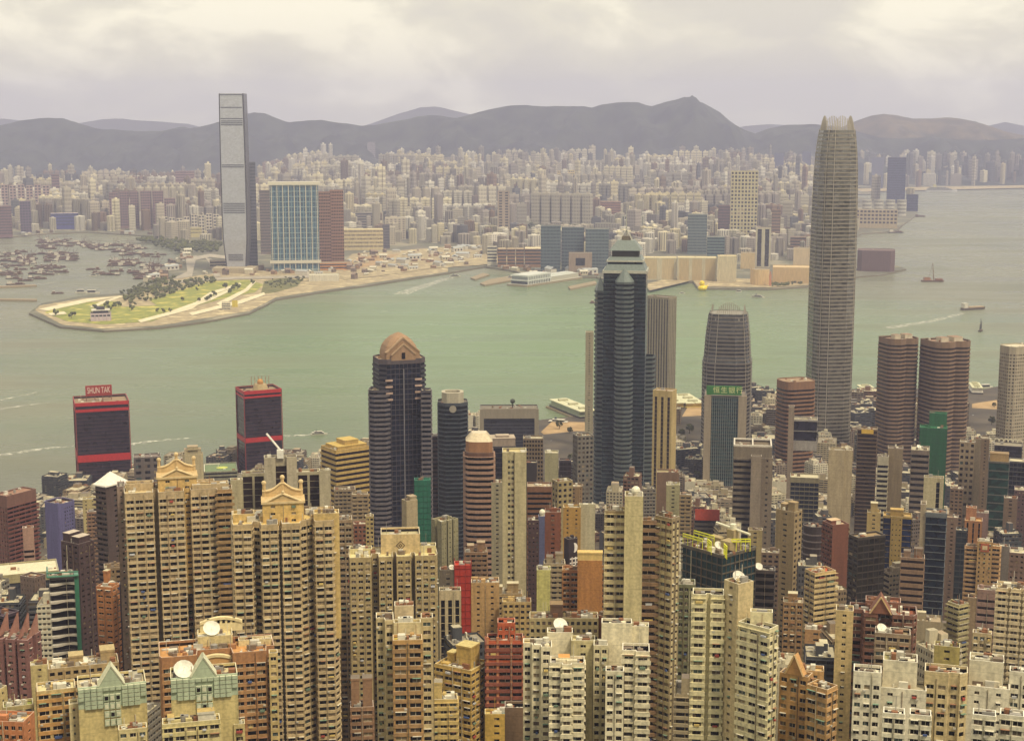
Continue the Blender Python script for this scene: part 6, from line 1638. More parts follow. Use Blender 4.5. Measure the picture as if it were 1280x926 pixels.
def dark_eye(root, infos):
    b = infos[0]; c = MB(); e = b.O + b.X * b.W * .5 - b.Y * .3; c.box((e.x, e.y), b.X, b.Y, b.W * .2, .4, b.z1 - 34, b.z1 - 14, G_DARK); c.build('dark_opening', root)
F('office_tower', 'brown square building with a dark central opening below the slate towers', 711, 740, 316, 343, (150, 130, 112), 'blank', r=.4, extra=dark_eye)
F('apartment_tower', 'tall slim grey brown twin shaft tower in the middle of the far city', 622, 637, 239, 306, (160, 144, 128), dict(ST['stripes'], bay=16, pr=.5), fl=9)
for k, (a, c, y) in enumerate(((653, 664, 215), (665, 676, 214), (677, 688, 215), (695, 707, 214), (708, 720, 213))):
    F('apartment_tower', ['first of five cream yellow towers from the left in the middle of the far city', 'second of five cream yellow towers from the left in the middle of the far city', 'third of five cream yellow towers from the left in the middle of the far city', 'fourth of five cream yellow towers from the left in the middle of the far city', 'last of five cream yellow towers from the left in the middle of the far city'][k], a, c, y, 244, (226, 204, 138), dict(ST['stripes'], bay=10), fl=14, group='cream yellow towers in the far city')
F('office_tower', 'brick red slab among low roofs above the round columned building', 750, 776, 252, 280, (156, 112, 94), 'stripes', fl=10)
F('office_tower', 'pale building with white columns left of the brown spired roof', 777, 805, 270, 296, (196, 194, 176), dict(ST['fins'], bay=14, pr=.5), plan_='oval', fl=14)
HB = (196, 186, 156)
F('office_tower', 'long beige quayside building with white ribs, left section', 803, 846, 322, 350, HB, dict(ST['fins'], bay=40, pr=.3), glass=wallmat((196, 176, 132)), r=.5, roof=(214, 200, 156))
F('office_tower', 'long beige quayside building with white ribs, middle section', 847, 896, 322, 351, (190, 180, 150), dict(ST['fins'], bay=36, pr=.25), glass=wallmat((190, 168, 124)), r=.5, roof=(214, 200, 156))
F('office_tower', 'beige quayside building with one tall recessed bay, right section', 897, 921, 320, 353, (196, 184, 152), 'blank', r=.9, roof=(206, 190, 146))
F('office_tower', 'stepped teal grey glass building behind the beige quayside building', 860, 884, 268, 318, (110, 122, 122), dict(ST['stripes'], bay=4), glass=G_TEAL, fl=9)
F('office_tower', 'lower teal block right of the stepped teal grey glass building', 884, 906, 296, 322, (100, 118, 118), 'band', glass=G_TEAL, fl=9)
F('apartment_tower', 'tall cream gridded tower near the far quay', 914, 948, 214, 306, (196, 184, 144), dict(ST['grid'], bay=11, pr=.4, fh=12, wr=.6), glass=wallmat((150, 140, 112)), fl=12, r=.7, roof=(120, 110, 96))
F('office_tower', 'dark brown tower left of the tall cream gridded tower', 898, 913, 257, 300, (110, 84, 84), 'stripes', fl=10)
F('office_tower', 'slim brown tower right of the tall cream gridded tower', 965, 976, 262, 312, (146, 120, 100), 'stripes', fl=10)
F('office_tower', 'grey tower with dark vertical stripes and a pale lower half near the far quay', 945, 964, 285, 334, (190, 182, 158), dict(ST['fins'], bay=18, pr=.45), glass=G_DARK, r=.8)
F('low_building', 'plain beige block beside the dark striped grey tower', 926, 944, 316, 336, (200, 176, 132), 'blank', r=.8)
F('low_building', 'tan windowless hall with a sweeping roof on the far waterfront', 966, 1014, 334, 354, (196, 168, 124), 'blank', r=.7, roof=(206, 180, 136))
F('low_building', 'round tan drum beside the sweeping roofed hall', 938, 962, 337, 357, (206, 176, 128), 'blank', plan_='oval', r=.9)
F('clock_tower', 'slender clock tower on the far promenade', 961.5, 964.5, 343, 358, (190, 130, 96), 'blank', r=1, plant=[(.2, .8, .2, .8, 8)])
F('office_tower', 'brown grey block left of the tall tapered tower on the far quay', 988, 1008, 296, 322, (140, 112, 96), 'band', fl=9)
F('apartment_tower', 'pale slab by the sweeping roofed hall', 992, 1014, 310, 334, (206, 184, 148), 'blank', fl=9)
F('low_building', 'red block among blue towers far behind the tall cream gridded tower', 981, 1003, 206, 236, (196, 66, 60), 'blank', cat='office tower')
for k, (a, c, y) in enumerate(((968, 980, 192), (1003, 1014, 190), (990, 1001, 197))):
    F('office_tower', ['blue slate tower left of the far red block', 'blue slate tower right of the far red block', 'blue slate tower just above the far red block'][k], a, c, y, 238 - k, (90, 94, 120), 'blank', group='blue slate towers by the red block')
F('office_tower', 'dark navy tower on the waterfront right of the tallest tapered tower', 1110, 1133, 197, 254, (62, 68, 104), 'stripes', glass=G_NAVY, fl=12)
F('office_tower', 'low navy block at the foot of the dark navy waterfront tower', 1133, 1148, 243, 264, (62, 68, 100), 'stripes', glass=G_NAVY, fl=12)
F('office_tower', 'slate tower behind, between the tallest tapered tower and the navy tower', 1090, 1105, 197, 236, (100, 104, 128), 'blank')
for k in range(4):
    F('apartment_block', ['first white rounded block from the left in front of the navy tower', 'second white rounded block in front of the navy tower', 'third white rounded block in front of the navy tower', 'last white rounded block at the right in front of the navy tower'][k], 1078 + k * 14.5, 1090 + k * 14.5, 250, 270, (206, 200, 184), 'stripes', plan_='oval', fl=16, group='white rounded blocks by the navy tower')
F('apartment_block', 'long beige ribbed block on the waterfront below the white rounded blocks', 1070, 1122, 262, 285, (186, 168, 136), dict(ST['stripes'], bay=14), r=.3, fl=14, glass=G_BROWN)
F('low_building', 'dark maroon block on its own small headland right of the tallest tapered tower', 1072, 1119, 313, 339, (104, 80, 78), 'blank', plan_='cut', prm=.12, r=.8, roof=(110, 88, 84), cat='hall')
# west side
for k, (a, c, y, yb) in enumerate(((136, 147, 241, 286), (149, 161, 240, 286), (162, 173, 240, 286), (175, 189, 239, 287), (190, 204, 239, 287), (205, 219, 248, 288))):
    F('apartment_tower', ['first of six mauve towers by the boat basin, slim with a pale cap', 'second of six mauve towers from the left by the boat basin', 'third of six mauve towers from the left by the boat basin', 'fourth of six mauve towers from the left by the boat basin', 'fifth of six mauve towers from the left by the boat basin', 'lowest, rightmost of six mauve towers by the boat basin'][k], a, c, y, yb, (140, 112, 112), dict(ST['stripes'], bay=9), fl=10, roof=(206, 190, 176), group='mauve towers by the boat basin')
for k in range(6):
    F('apartment_tower', ['first', 'second', 'third', 'fourth', 'fifth', 'sixth'][k] + ' of six pale pink towers standing in line at the far left', 1 + k * 10.4, 9.5 + k * 10.4, 231 + (k % 2), 276, (176, 152, 146), dict(ST['stripes'], bay=12), fl=12, group='pale pink towers in line at the far left')
F('office_tower', 'purple tower at the left by the boat basin', 24, 38, 252, 293, (104, 88, 110), dict(ST['stripes'], bay=9), fl=10)
F('office_tower', 'brown tower at the left edge by the boat basin', -4, 14, 258, 297, (126, 98, 100), 'stripes', fl=10)
F('low_building', 'wide hall with a bright blue front by the boat basin', 63, 98, 267, 287, (72, 76, 140), 'stripes', r=.5, fl=12, roof=(206, 190, 160), cat='hall')
F('apartment_tower', 'tall brown tower standing above the blue fronted hall', 64, 74, 218, 270, (134, 108, 108), 'stripes', fl=12)
F('apartment_tower', 'tall mauve slab left of the tallest pale skyscraper', 219, 231, 214, 262, (156, 126, 128), 'stripes', fl=12)
F('apartment_tower', 'tall mauve slab nearest the left side of the tallest pale skyscraper', 231, 243, 214, 262, (160, 130, 130), 'stripes', fl=12)
for k in range(8):
    F('apartment_block', ['first', 'second', 'third', 'fourth', 'fifth', 'sixth', 'seventh', 'eighth'][k] + ' white slab from the left in the low row beside the tallest pale skyscraper', 202 + k * 9.2, 209.5 + k * 9.2, 271 - (k > 3) * 4 + (k % 3), 295, (206, 196, 180), dict(ST['stripes'], bay=12), fl=11, group='white slabs beside the tallest skyscraper')
F('low_building', 'cream block in front of the white slab row', 234, 252, 285, 297, (206, 194, 144), 'grid', fl=11)
F('apartment_tower', 'pair of grey towers joined at the base, far behind the sand coloured block', 459, 469, 178, 226, (160, 152, 156), 'stripes', z0=60, fl=14)
F('low_building', 'pale grey terminal building beside the highway left of the headland lawns', 262, 290, 326, 336, (190, 174, 150), 'band', r=.6, fl=8)
# headland pavilion
def pav(root, infos):
    b = infos[0]; c = MB(); m = flat((70, 66, 76)); e = b.O + b.X * b.W * .5 + b.Y * b.D * .5
    c.box((e.x, e.y), b.X, b.Y, b.W * .36, b.D * .36, b.z1, b.z1 + 5, m); c.box((e.x, e.y), b.X, b.Y, b.W * .45, b.D * .45, b.z1 + 5, b.z1 + 6.2, flat((206, 200, 186))); c.box((e.x, e.y), b.X, b.Y, b.W * .2, b.D * .2, b.z1 + 6.2, b.z1 + 12, flat((60, 54, 60)))
    for k in range(6):
        q = b.O + b.X * b.W * (.02 + .19 * k) - b.Y * .6; c.box((q.x, q.y), b.X, b.Y, .8, .8, 3, b.z1, flat((190, 170, 180)))
    c.build('roof_pavilion', root)
F('pavilion', 'white ventilation pavilion with dark top on the headland lawn', 113, 139, 392, 402, (206, 190, 196), 'band', r=.8, extra=pav, fl=8)
F('low_building', 'small white building at the waterside end of the headland', 277, 288, 378, 388, (214, 206, 180), 'band', r=.7)
F('low_building', 'small yellow kiosk beside the white waterside building', 290, 297, 376, 384, (206, 186, 70), 'blank', r=.8, cat='kiosk')

# cruise terminal
def terminal():
    m = flat((206, 208, 200), .5); pts = [on(x, y, 4) for x, y in ((659, 357), (728, 346.5), (726, 342), (662, 350))]
    O = (pts[0] + pts[1] + pts[2] + pts[3]) / 4
    ax = (pts[1] - pts[0]); L = ax.length; X = Vector((ax.x, ax.y)).normalized(); Y = Vector((-X.y, X.x))
    root = empty('cruise_terminal', (O.x, O.y, 0), math.atan2(X.y, X.x)); tag(root, 'long white cruise terminal on its own pier across the water', 'terminal')
    b0 = Vector((pts[0].x, pts[0].y)); D = 62
    p = MB(); c = b0 + X * L / 2 + Y * D / 2; p.box((c.x, c.y), X, Y, L / 2, D / 2, -3, 5, STONE, flat((190, 186, 170))); p.build('pier', root)
    t = MB(); c = b0 + X * L * .24 + Y * D * .5; t.box((c.x, c.y), X, Y, L * .2, D * .4, 5, 13, G_GREY); t.box((c.x, c.y), X, Y, L * .21, D * .43, 13, 16, m); t.box((c.x, c.y), X, Y, L * .19, D * .4, 16, 24, flat((150, 152, 150)), m); t.box((c.x, c.y), X, Y, L * .205, D * .42, 24, 28, m)
    for k in range(14):
        q = b0 + X * L * (.045 + .03 * k) + Y * D * .08; t.box((q.x, q.y), X, Y, 1.2, .8, 5, 27, m)
    t.build('terminal_hall', root)
    s = MB(); c = b0 + X * L * .7 + Y * D * .5; s.box((c.x, c.y), X, Y, L * .28, D * .36, 5, 16, flat((176, 172, 156)), m); s.box((c.x, c.y), X, Y, L * .24, D * .2, 16, 19, m)
    s.build('long_shed', root)
terminal()

# wooded knolls and tree belts on the far shore
LEAF = smooth_noise_mat('tree_crowns', (52, 56, 32), (92, 94, 52), .05)
LEAF2 = smooth_noise_mat('leaf_cluster', (62, 68, 34), (104, 106, 54), .3)
def wood(name, px, hmin, hmax, n, seed, mound=0, kind='stuff', z=4.0):
    rnd = random.Random(seed); pts = [on(x, y, z) for x, y in px]; pl = [(p.x, p.y) for p in pts]
    xs = [p[0] for p in pl]; ys = [p[1] for p in pl]; mb = MB(); k = 0; tries = 0
    mx_, my_ = sum(xs) / len(xs), sum(ys) / len(ys)
    while k < n and tries < n * 20:
        tries += 1
        p = (rnd.uniform(min(xs), max(xs)), rnd.uniform(min(ys), max(ys)))
        if not inside(p, pl): continue
        k += 1
        u = min(1, math.hypot((p[0] - mx_) / (max(xs) - mx_ + 1), (p[1] - my_) / (max(ys) - my_ + 1)))
        zg = z + mound * (1 - u * u)
        h = rnd.uniform(hmin, hmax); r = h * rnd.uniform(.35, .6)
        for _ in range(3):
            mb.ball((p[0] + rnd.uniform(-r, r) * .6, p[1] + rnd.uniform(-r, r) * .6, zg + h * rnd.uniform(.35, .75)), r * rnd.uniform(.5, .9), LEAF if rnd.random() < .7 else LEAF2, 6, 4, .8)
    if mound:
        n_ = 24; ra = [((mx_ + (max(xs) - mx_) * q * math.cos(2 * math.pi * i / n_)), (my_ + (max(ys) - my_) * q * math.sin(2 * math.pi * i / n_)), z + mound * (1 - q * q)) for q in (1.05, .8, .5, .2) for i in range(n_)]
        mb.loft([ra[i * n_:(i + 1) * n_] for i in range(4)], LEAF)
    return mb.build(name, kind=kind)
wood('dense_wood', [(168, 302), (190, 299), (240, 303), (276, 305), (276, 315), (226, 318), (205, 310)], 10, 18, 200, 1)
wood('dense_wood', [(186, 362), (206, 354), (240, 350), (268, 349), (270, 353), (220, 366), (196, 376), (158, 380), (156, 372)], 7, 13, 150, 2)
wood('shrub_belt', [(150, 366), (200, 349), (220, 346), (214, 352), (170, 372), (154, 378)], 5, 11, 110, 3)
wood('shrub_belt', [(330, 352), (360, 347), (380, 348), (376, 356), (340, 362)], 4, 8, 60, 4)
wood('wooded_knoll', [(418, 236), (440, 233), (478, 234), (482, 242), (424, 243)], 20, 34, 150, 5, mound=70)
wood('wooded_knoll', [(722, 258), (760, 254), (800, 256), (806, 264), (728, 266)], 16, 28, 150, 6, mound=45)
wood('wooded_knoll', [(520, 272), (560, 268), (610, 270), (606, 280), (530, 282)], 14, 24, 150, 7, mound=26)
wood('wooded_park', [(660, 284), (700, 278), (740, 280), (736, 292), (670, 294)], 12, 20, 90, 8)
for k_, (qx, qy) in enumerate(((560, 250), (640, 262), (840, 262), (880, 246), (500, 290), (590, 296), (700, 300), (950, 268), (340, 262), (60, 280), (250, 272))):
    wood('tree_belt', [(qx, qy), (qx + 26, qy - 2), (qx + 44, qy + 1), (qx + 30, qy + 5), (qx + 4, qy + 4)], 14, 24, 60, 40 + k_)
wood('shrub_belt', [(962, 356), (1000, 353), (1003, 356), (966, 359)], 5, 9, 50, 9)
# single trees on the headland lawns
def small_tree():
    root = empty('park_tree', (0, 0, 0)); c = MB(); rnd = random.Random(5)
    for _ in range(9): c.ball((rnd.uniform(-2.6, 2.6), rnd.uniform(-2.6, 2.6), rnd.uniform(4, 8)), rnd.uniform(1.4, 2.4), rnd.choice((LEAF, LEAF2)), 6, 4)
    c.build('crown', root); t = MB(); t.tube((0, 0, 0), (0, 0, 5), .4, flat((92, 72, 50)), 6, .25); t.build('trunk', root)
    return root
rnd = random.Random(21); T0 = small_tree(); n = 0
LAWN = [(60, 392), (110, 379), (196, 383), (228, 378), (212, 391), (130, 405), (86, 401)]
UP = [(240, 360), (308, 352), (326, 357), (284, 371), (214, 389)]
while n < 26:
    reg = LAWN if n % 2 else UP
    px, py = rnd.uniform(50, 330), rnd.uniform(350, 405)
    if not inside((px, py), reg): continue
    p = on(px, py, 4.6); n += 1
    r = T0 if n == 1 else T0.copy()
    if n > 1:
        COL.objects.link(r)
        for ch in T0.children: c2 = ch.copy(); COL.objects.link(c2); c2.parent = r
    k = rnd.uniform(.9, 1.7); r.matrix_basis = Matrix.Translation(p) @ Matrix.Rotation(rnd.uniform(0, 6), 4, 'Z') @ Matrix.Diagonal((k, k, k, 1))
    tag(r, 'small dark round tree dotted on the headland lawns', 'tree', 'trees on the headland lawns')

# ------------------------------------------------------------------ the mass of the far city
OBJW = wallmat((0, 0, 0), .85, .12, True); STRIP = flat((112, 102, 100), .5)
OBJS = bpy.data.materials.new('window_strips'); OBJS.use_nodes = True
t = OBJS.node_tree; oi = t.nodes.new('ShaderNodeObjectInfo'); mm = t.nodes.new('ShaderNodeMix'); mm.data_type = 'RGBA'; mm.blend_type = 'MULTIPLY'; mm.inputs[0].default_value = 1
mm.inputs[7].default_value = (.38, .36, .40, 1); t.links.new(oi.outputs['Color'], mm.inputs[6]); t.links.new(mm.outputs[2], t.nodes['Principled BSDF'].inputs['Base Color'])
def proto(k):
    rnd = random.Random(100 + k); mb = MB()
    shape = k % 6
    if shape == 0: pl = [(-.5, -.5), (.5, -.5), (.5, .5), (-.5, .5)]
    elif shape == 1: a = .2; pl = [(-a, -.5), (a, -.5), (a, -a), (.5, -a), (.5, a), (a, a), (a, .5), (-a, .5), (-a, a), (-.5, a), (-.5, -a), (-a, -a)]
    elif shape == 2: pl = [(-.5, -.5), (-.12, -.5), (-.12, -.3), (.12, -.3), (.12, -.5), (.5, -.5), (.5, .5), (.12, .5), (.12, .3), (-.12, .3), (-.12, .5), (-.5, .5)]
    elif shape == 3: pl = [(-.5, -.28), (-.3, -.28), (-.3, -.5), (.3, -.5), (.3, -.28), (.5, -.28), (.5, .28), (.3, .28), (.3, .5), (-.3, .5), (-.3, .28), (-.5, .28)]
    elif shape == 4: pl = [(-.5, -.2), (.5, -.2), (.5, .2), (-.5, .2)]
    else: pl = [(-.5, -.3), (-.3, -.5), (.3, -.5), (.5, -.3), (.5, .3), (.3, .5), (-.3, .5), (-.5, .3)]
    n = len(pl)
    nfl = 9
    for i in range(n):
        p, q = Vector(pl[i]), Vector(pl[(i + 1) % n]); L = (q - p).length; dv = (q - p) / L; nv = Vector((dv.y, -dv.x))
        m = max(1, int(L / .11)) if k % 3 else max(1, int(L / .19)); w = L / m
        mb.wall(p, q, 0, 1, OBJW)
        for j in range(m):
            a = p + dv * (w * (j + .25)) + nv * .004; c = p + dv * (w * (j + .75)) + nv * .004
            if k % 2:
                mb.wall(a, c, .04, .97, OBJS)
            else:
                for f in range(nfl): mb.wall(a, c, .04 + f * .104, .04 + f * .104 + .062, OBJS)
    mb.poly([(x, y, 1) for x, y in pl], OBJW)
    mb.box((rnd.uniform(-.1, .1), 0), (1, 0), (0, 1), .16, .14, 1.0, 1.05, OBJW)
    me = bpy.data.meshes.new('distant_tower'); me.from_pydata(mb.v, [], mb.f)
    for m in mb.mats: me.materials.append(m)
    me.polygons.foreach_set('material_index', mb.m); me.update(); return me
PROTO = [proto(k) for k in range(12)]
PAL = [(204, 196, 174), (176, 168, 150), (222, 216, 200), (146, 138, 130), (170, 160, 150), (226, 216, 184), (190, 180, 160), (130, 112, 96), (104, 104, 108), (156, 150, 140), (212, 200, 164), (142, 118, 100)]
PALW = [5, 5, 6, 3, 4, 4, 5, 2, 1.6, 4, 4, 2]
def allowed(px, py):
    if px < 198: lim = 289
    elif px < 330: lim = 301
    elif px < 428: lim = 308
    elif px < 606: lim = 306
    elif px < 680: lim = 322
    elif px < 800: lim = 330
    elif px < 925: lim = 318
    elif px < 1016: lim = 328
    elif px < 1066: lim = 334
    elif px < 1152: lim = 253
    else: lim = 400
    return py < lim
rnd = random.Random(77)
cand = []
GR = {}
def near_used(x, y, r):
    for (ux, uy, ur) in FUSED:
        if (x - ux) ** 2 + (y - uy) ** 2 < (r + ur) ** 2: return True
    return False
KN = [(418, 482, 230, 246), (720, 806, 250, 268), (516, 612, 266, 284), (656, 742, 276, 296)]
y = 4050.0
while y < 10150:
    x = -.36 * y - 100
    step = 46 + (y - 4000) * .0042
    while x < .36 * y + 100:
        X_ = x + rnd.uniform(-.35, .35) * step; Y_ = y + rnd.uniform(-.35, .35) * step; x += step
        px, py = proj((X_, Y_, 4))
        if not (-15 < px < 1295) or not allowed(px, py) or not inside((X_, Y_), FARXY): continue
        if any(a < px < c and d_ < py < e_ for a, c, d_, e_ in KN): continue
        if px < 330 and Y_ > 9000 or px > 1000 and Y_ > 10050: continue
        dens = .80 if py > 262 else .45
        if rnd.random() > dens: continue
        w = rnd.uniform(18, 40) if rnd.random() < .9 else rnd.uniform(55, 90)
        if near_used(X_, Y_, w * .5): continue
        near = (Y_ - 4000) / 6000
        hm_ = rnd.choice((22, 28, 36, 44, 56, 70, 90)) if near < .45 else rnd.choice((40, 60, 84, 100, 112, 124, 140))
        h = hm_ * rnd.uniform(.8, 1.2) + (rnd.uniform(20, 70) if rnd.random() < .10 else 0)
        if py > 300: h = min(h, 60)
        cand.append((X_, Y_, w, min(w, 34) * rnd.uniform(.7, 1.1), min(h, 75) if w > 50 else h, rnd.uniform(0, 3.14), 4 if w > 50 and rnd.random() < .5 else rnd.randrange(12), rnd.choices(range(12), PALW)[0]))
    y += step
# strip of towers beyond the far right water
for k in range(420):
    px = rnd.uniform(1040, 1292); Y_ = rnd.uniform(10150, 11000); X_ = (px - 640) / 1900 * Y_ * 1.0
    if inside((X_, Y_), FARXY): cand.append((X_, Y_, rnd.uniform(26, 46), rnd.uniform(26, 40), rnd.choice((40, 60, 90, 120, 150, 190)) * rnd.uniform(.8, 1.1), rnd.uniform(0, 3), rnd.randrange(12), rnd.choice((0, 2, 4, 6, 8, 8, 9)) if px < 1200 else rnd.choice((8, 8, 9, 4, 3))))
def area(c): return max(c[2], c[3]) * c[4] / (c[1] * c[1])
# housing estates: rows of matching towers
for _ in range(360):
    Y0 = rnd.uniform(5200, 10050); px0 = rnd.uniform(5, 1010); X0 = (px0 - 640) / 1900 * Y0
    k, cc = rnd.randrange(12), rnd.choices(range(12), PALW)[0]; h = rnd.choice((70, 90, 110, 120, 130)) * rnd.uniform(.9, 1.15); w = rnd.uniform(24, 36); a = rnd.uniform(-.5, .5)
    for i in range(rnd.randrange(3, 8)):
        X_, Y_ = X0 + i * (w * 1.28) * math.cos(a), Y0 + i * (w * 1.28) * math.sin(a)
        px, py = proj((X_, Y_, 4))
        if not allowed(px, py) or py > 285 or not inside((X_, Y_), FARXY) or near_used(X_, Y_, w * .5) or (px < 330 and Y_ > 9000) or px > 1015: continue
        cand.append((X_, Y_, w, w * .9, h, a, k, cc))
cand.sort(key=lambda c: -area(c))
LIND = {k: lin(PAL[k]) for k in range(12)}
TONE = ['cream', 'tan grey', 'white', 'mauve grey', 'pinkish grey', 'pale cream', 'tan grey', 'brown', 'slate', 'mauve grey', 'cream', 'brown']
def zone(px):
    return ('far left above the boat basin' if px < 330 else 'left centre behind the construction ground' if px < 610 else 'middle of the far city behind the cruise terminal' if px < 830 else 'right centre behind the beige quayside building' if px < 1040 else 'far right beyond the water')
print('far candidates', len(cand))
for c in cand[:290]:
    X_, Y_, w, dp, h, a, k, cc = c
    o = bpy.data.objects.new('distant_tower', PROTO[k]); COL.objects.link(o)
    zg = far_gz(X_, Y_); o.matrix_basis = Matrix.Translation((X_, Y_, zg)) @ Matrix.Rotation(a, 4, 'Z') @ Matrix.Diagonal((w, dp, h, 1))
    o.color = (*LIND[cc], 1)
    px = proj((X_, Y_, 4))[0]
    lab = 'hazy %s tower packed among others, %s' % (TONE[cc], zone(px))
    tag(o, lab, 'distant tower', '%s towers, %s' % (TONE[cc], zone(px)))
mass = [MB() for _ in range(12)]
bigv = [[] for _ in range(12)]
tm = {}
allv, allf, allm, cols_ = [], [], [], []
for c in cand[290:]:
    X_, Y_, w, dp, h, a, k, cc = c
    me = PROTO[k]; M = Matrix.Translation((X_, Y_, far_gz(X_, Y_))) @ Matrix.Rotation(a, 4, 'Z') @ Matrix.Diagonal((w, dp, h, 1))
    n0 = len(allv)
    allv.extend([tuple(M @ v.co) for v in me.vertices])
    for p in me.polygons:
        allf.append(tuple(n0 + i for i in p.vertices)); allm.append(p.material_index * 12 + cc)
me = bpy.data.meshes.new('distant_city'); me.from_pydata(allv, [], allf)
for base in (1.0, .62):
    for k in range(12):
        me.materials.append(wallmat(tuple(int(v * base) for v in PAL[k]), .85, .12))
me.polygons.foreach_set('material_index', allm); me.update()
o = bpy.data.objects.new('distant_city', me); COL.objects.link(o); tag(o, kind='stuff')
# ------------------------------------------------------------------ boats
HULLD = flat((70, 58, 54), .6); HULLR = flat((92, 66, 56), .6); DECKW = flat((206, 200, 184), .5); DECKB = flat((140, 112, 84), .7); RUST = flat((104, 82, 66), .8)
def hull(mb, L, B, H, mat, deck, bow=.25, z0=-1.0):
    def ring(z, k):
        return [(-L / 2, -B / 2 * k, z), (L * (.5 - bow), -B / 2 * k, z), (L / 2 * (.9 + .1 * k), 0, z + (k - .8) * H * .6), (L * (.5 - bow), B / 2 * k, z), (-L / 2, B / 2 * k, z)]
    mb.loft([ring(z0, .8), ring(H, 1.0)], mat, cap=False); mb.poly(ring(H, .98), deck)
def boat(kind):
    root = empty('boat', (0, 0, 0)); h = MB()
    if kind == 'barge':
        hull(h, 46, 14, 3, HULLD, DECKB, .08); h.build('hull', root)
        c = MB(); c.box((-15, 0), (1, 0), (0, 1), 5, 4.5, 3, 10, DECKW, RUST); c.build('deckhouse', root)
        d = MB(); d.tube((6, 0, 3), (6, 0, 24), .6, RUST, 5); d.tube((6, 0, 5), (20, 0, 27), .5, RUST, 5); d.tube((6, 0, 24), (20, 0, 27), .2, RUST, 4); d.build('derrick', root)
        g = MB(); g.box((8, 0), (1, 0), (0, 1), 9, 5, 3, 5.5, HULLR); g.build('cargo', root)
    elif kind == 'lighter':
        hull(h, 36, 12, 2.6, HULLR, DECKB, .1); h.build('hull', root)
        c = MB(); c.box((-11, 0), (1, 0), (0, 1), 4, 4, 2.6, 8, RUST, DECKW); c.build('deckhouse', root)
        g = MB(); g.box((5, 0), (1, 0), (0, 1), 9, 4.6, 2.6, 4.4, flat((96, 76, 66))); g.build('cargo', root)
    elif kind == 'launch':
        hull(h, 18, 5.4, 2.0, DECKW, DECKW, .3); h.build('hull', root)
        c = MB(); c.box((-1.5, 0), (1, 0), (0, 1), 5, 2.2, 2, 4.6, G_GREY, DECKW); c.box((-1.5, 0), (1, 0), (0, 1), 5.4, 2.4, 4.6, 5.0, DECKW); c.build('cabin', root)
    elif kind == 'ferry':
        hull(h, 40, 10, 2.6, DECKW, DECKW, .22); h.build('hull', root)
        c = MB(); c.box((-3, 0), (1, 0), (0, 1), 14, 4.4, 2.6, 5.2, G_GREY, DECKW); c.box((-3, 0), (1, 0), (0, 1), 14.6, 4.8, 5.2, 5.8, DECKW); c.box((-2, 0), (1, 0), (0, 1), 9, 3.6, 5.8, 8.2, G_GREY, DECKW); c.box((-2, 0), (1, 0), (0, 1), 9.4, 3.9, 8.2, 8.7, DECKW); c.build('cabin', root)
        f = MB(); f.box((-7, 0), (1, 0), (0, 1), 1.4, 1, 8.7, 11.5, flat((60, 70, 90))); f.build('funnel', root)
    elif kind == 'coaster':
        hull(h, 62, 13, 5, flat((96, 84, 72), .6), DECKB, .16); h.build('hull', root)
        c = MB(); c.box((-24, 0), (1, 0), (0, 1), 5, 5.5, 5, 14, DECKW); c.box((-24, 0), (1, 0), (0, 1), 6, 6, 14, 15, DECKW); c.build('bridge', root)
        g = MB(); g.box((4, 0), (1, 0), (0, 1), 19, 5.2, 5, 7.4, flat((170, 150, 120))); g.build('hatch_covers', root)
    elif kind == 'crane':
        hull(h, 52, 16, 3.4, flat((110, 76, 56), .7), DECKB, .06); h.build('hull', root)
        c = MB(); c.box((-14, 0), (1, 0), (0, 1), 7, 6, 3.4, 10, flat((150, 104, 70)), RUST); c.build('deckhouse', root)
        d = MB(); d.tube((2, -2, 3), (-2, 0, 44), .7, flat((130, 104, 70)), 5); d.tube((2, 2, 3), (-2, 0, 44), .7, flat((130, 104, 70)), 5); d.tube((-10, 0, 10), (-2, 0, 44), .4, RUST, 4); d.build('crane_jib', root)
        g = MB(); g.box((14, 0), (1, 0), (0, 1), 8, 6, 3.4, 7, flat((120, 80, 56))); g.build('cargo', root)
    elif kind == 'cruise':
        hull(h, 150, 24, 9, flat((206, 206, 206), .5), DECKW, .2); h.build('hull', root)
        c = MB()
        for k, (l, w_) in enumerate(((58, 11), (54, 10.4), (46, 9.6), (36, 8))): c.box((-10 - k * 3, 0), (1, 0), (0, 1), l, w_, 9 + k * 3.4, 11.6 + k * 3.4, G_GREY, DECKW); c.box((-10 - k * 3, 0), (1, 0), (0, 1), l + 1, w_ + .6, 11.6 + k * 3.4, 12.4 + k * 3.4, DECKW)
        c.build('superstructure', root)
        f = MB(); f.box((-34, 0), (1, 0), (0, 1), 6, 4, 22, 33, flat((190, 180, 120))); f.build('funnel', root)
    elif kind == 'junk':
        hull(h, 22, 6, 2.4, flat((60, 50, 40)), flat((96, 76, 56)), .25); h.build('hull', root)
        s = MB(); m = flat((46, 50, 44), .8)
        for x, z in ((4, 20), (-3, 25), (-8, 15)):
            s.tube((x, 0, 2), (x, 0, z), .25, flat((90, 70, 50)), 4)
            A_ = [(x - 3.5, .3, 4), (x + 2, .3, 4), (x + 1.4, .3, z - 1), (x - 1.2, .3, z)]; s.poly(A_, m); s.poly([(p[0], -.1, p[2]) for p in reversed(A_)], m)
        s.build('sails', root)
    return root
def place(r, px, py, ang, k=1.0):
    p = on(px, py, 0.0); r.matrix_basis = Matrix.Translation(p) @ Matrix.Rotation(R(ang), 4, 'Z') @ Matrix.Diagonal((k, k, k, 1))
def clone(r):
    c = r.copy(); COL.objects.link(c)
    for ch in r.children:
        d = ch.copy(); COL.objects.link(d); d.parent = c
    return c
foam = bpy.data.materials.new('foam'); foam.use_nodes = True
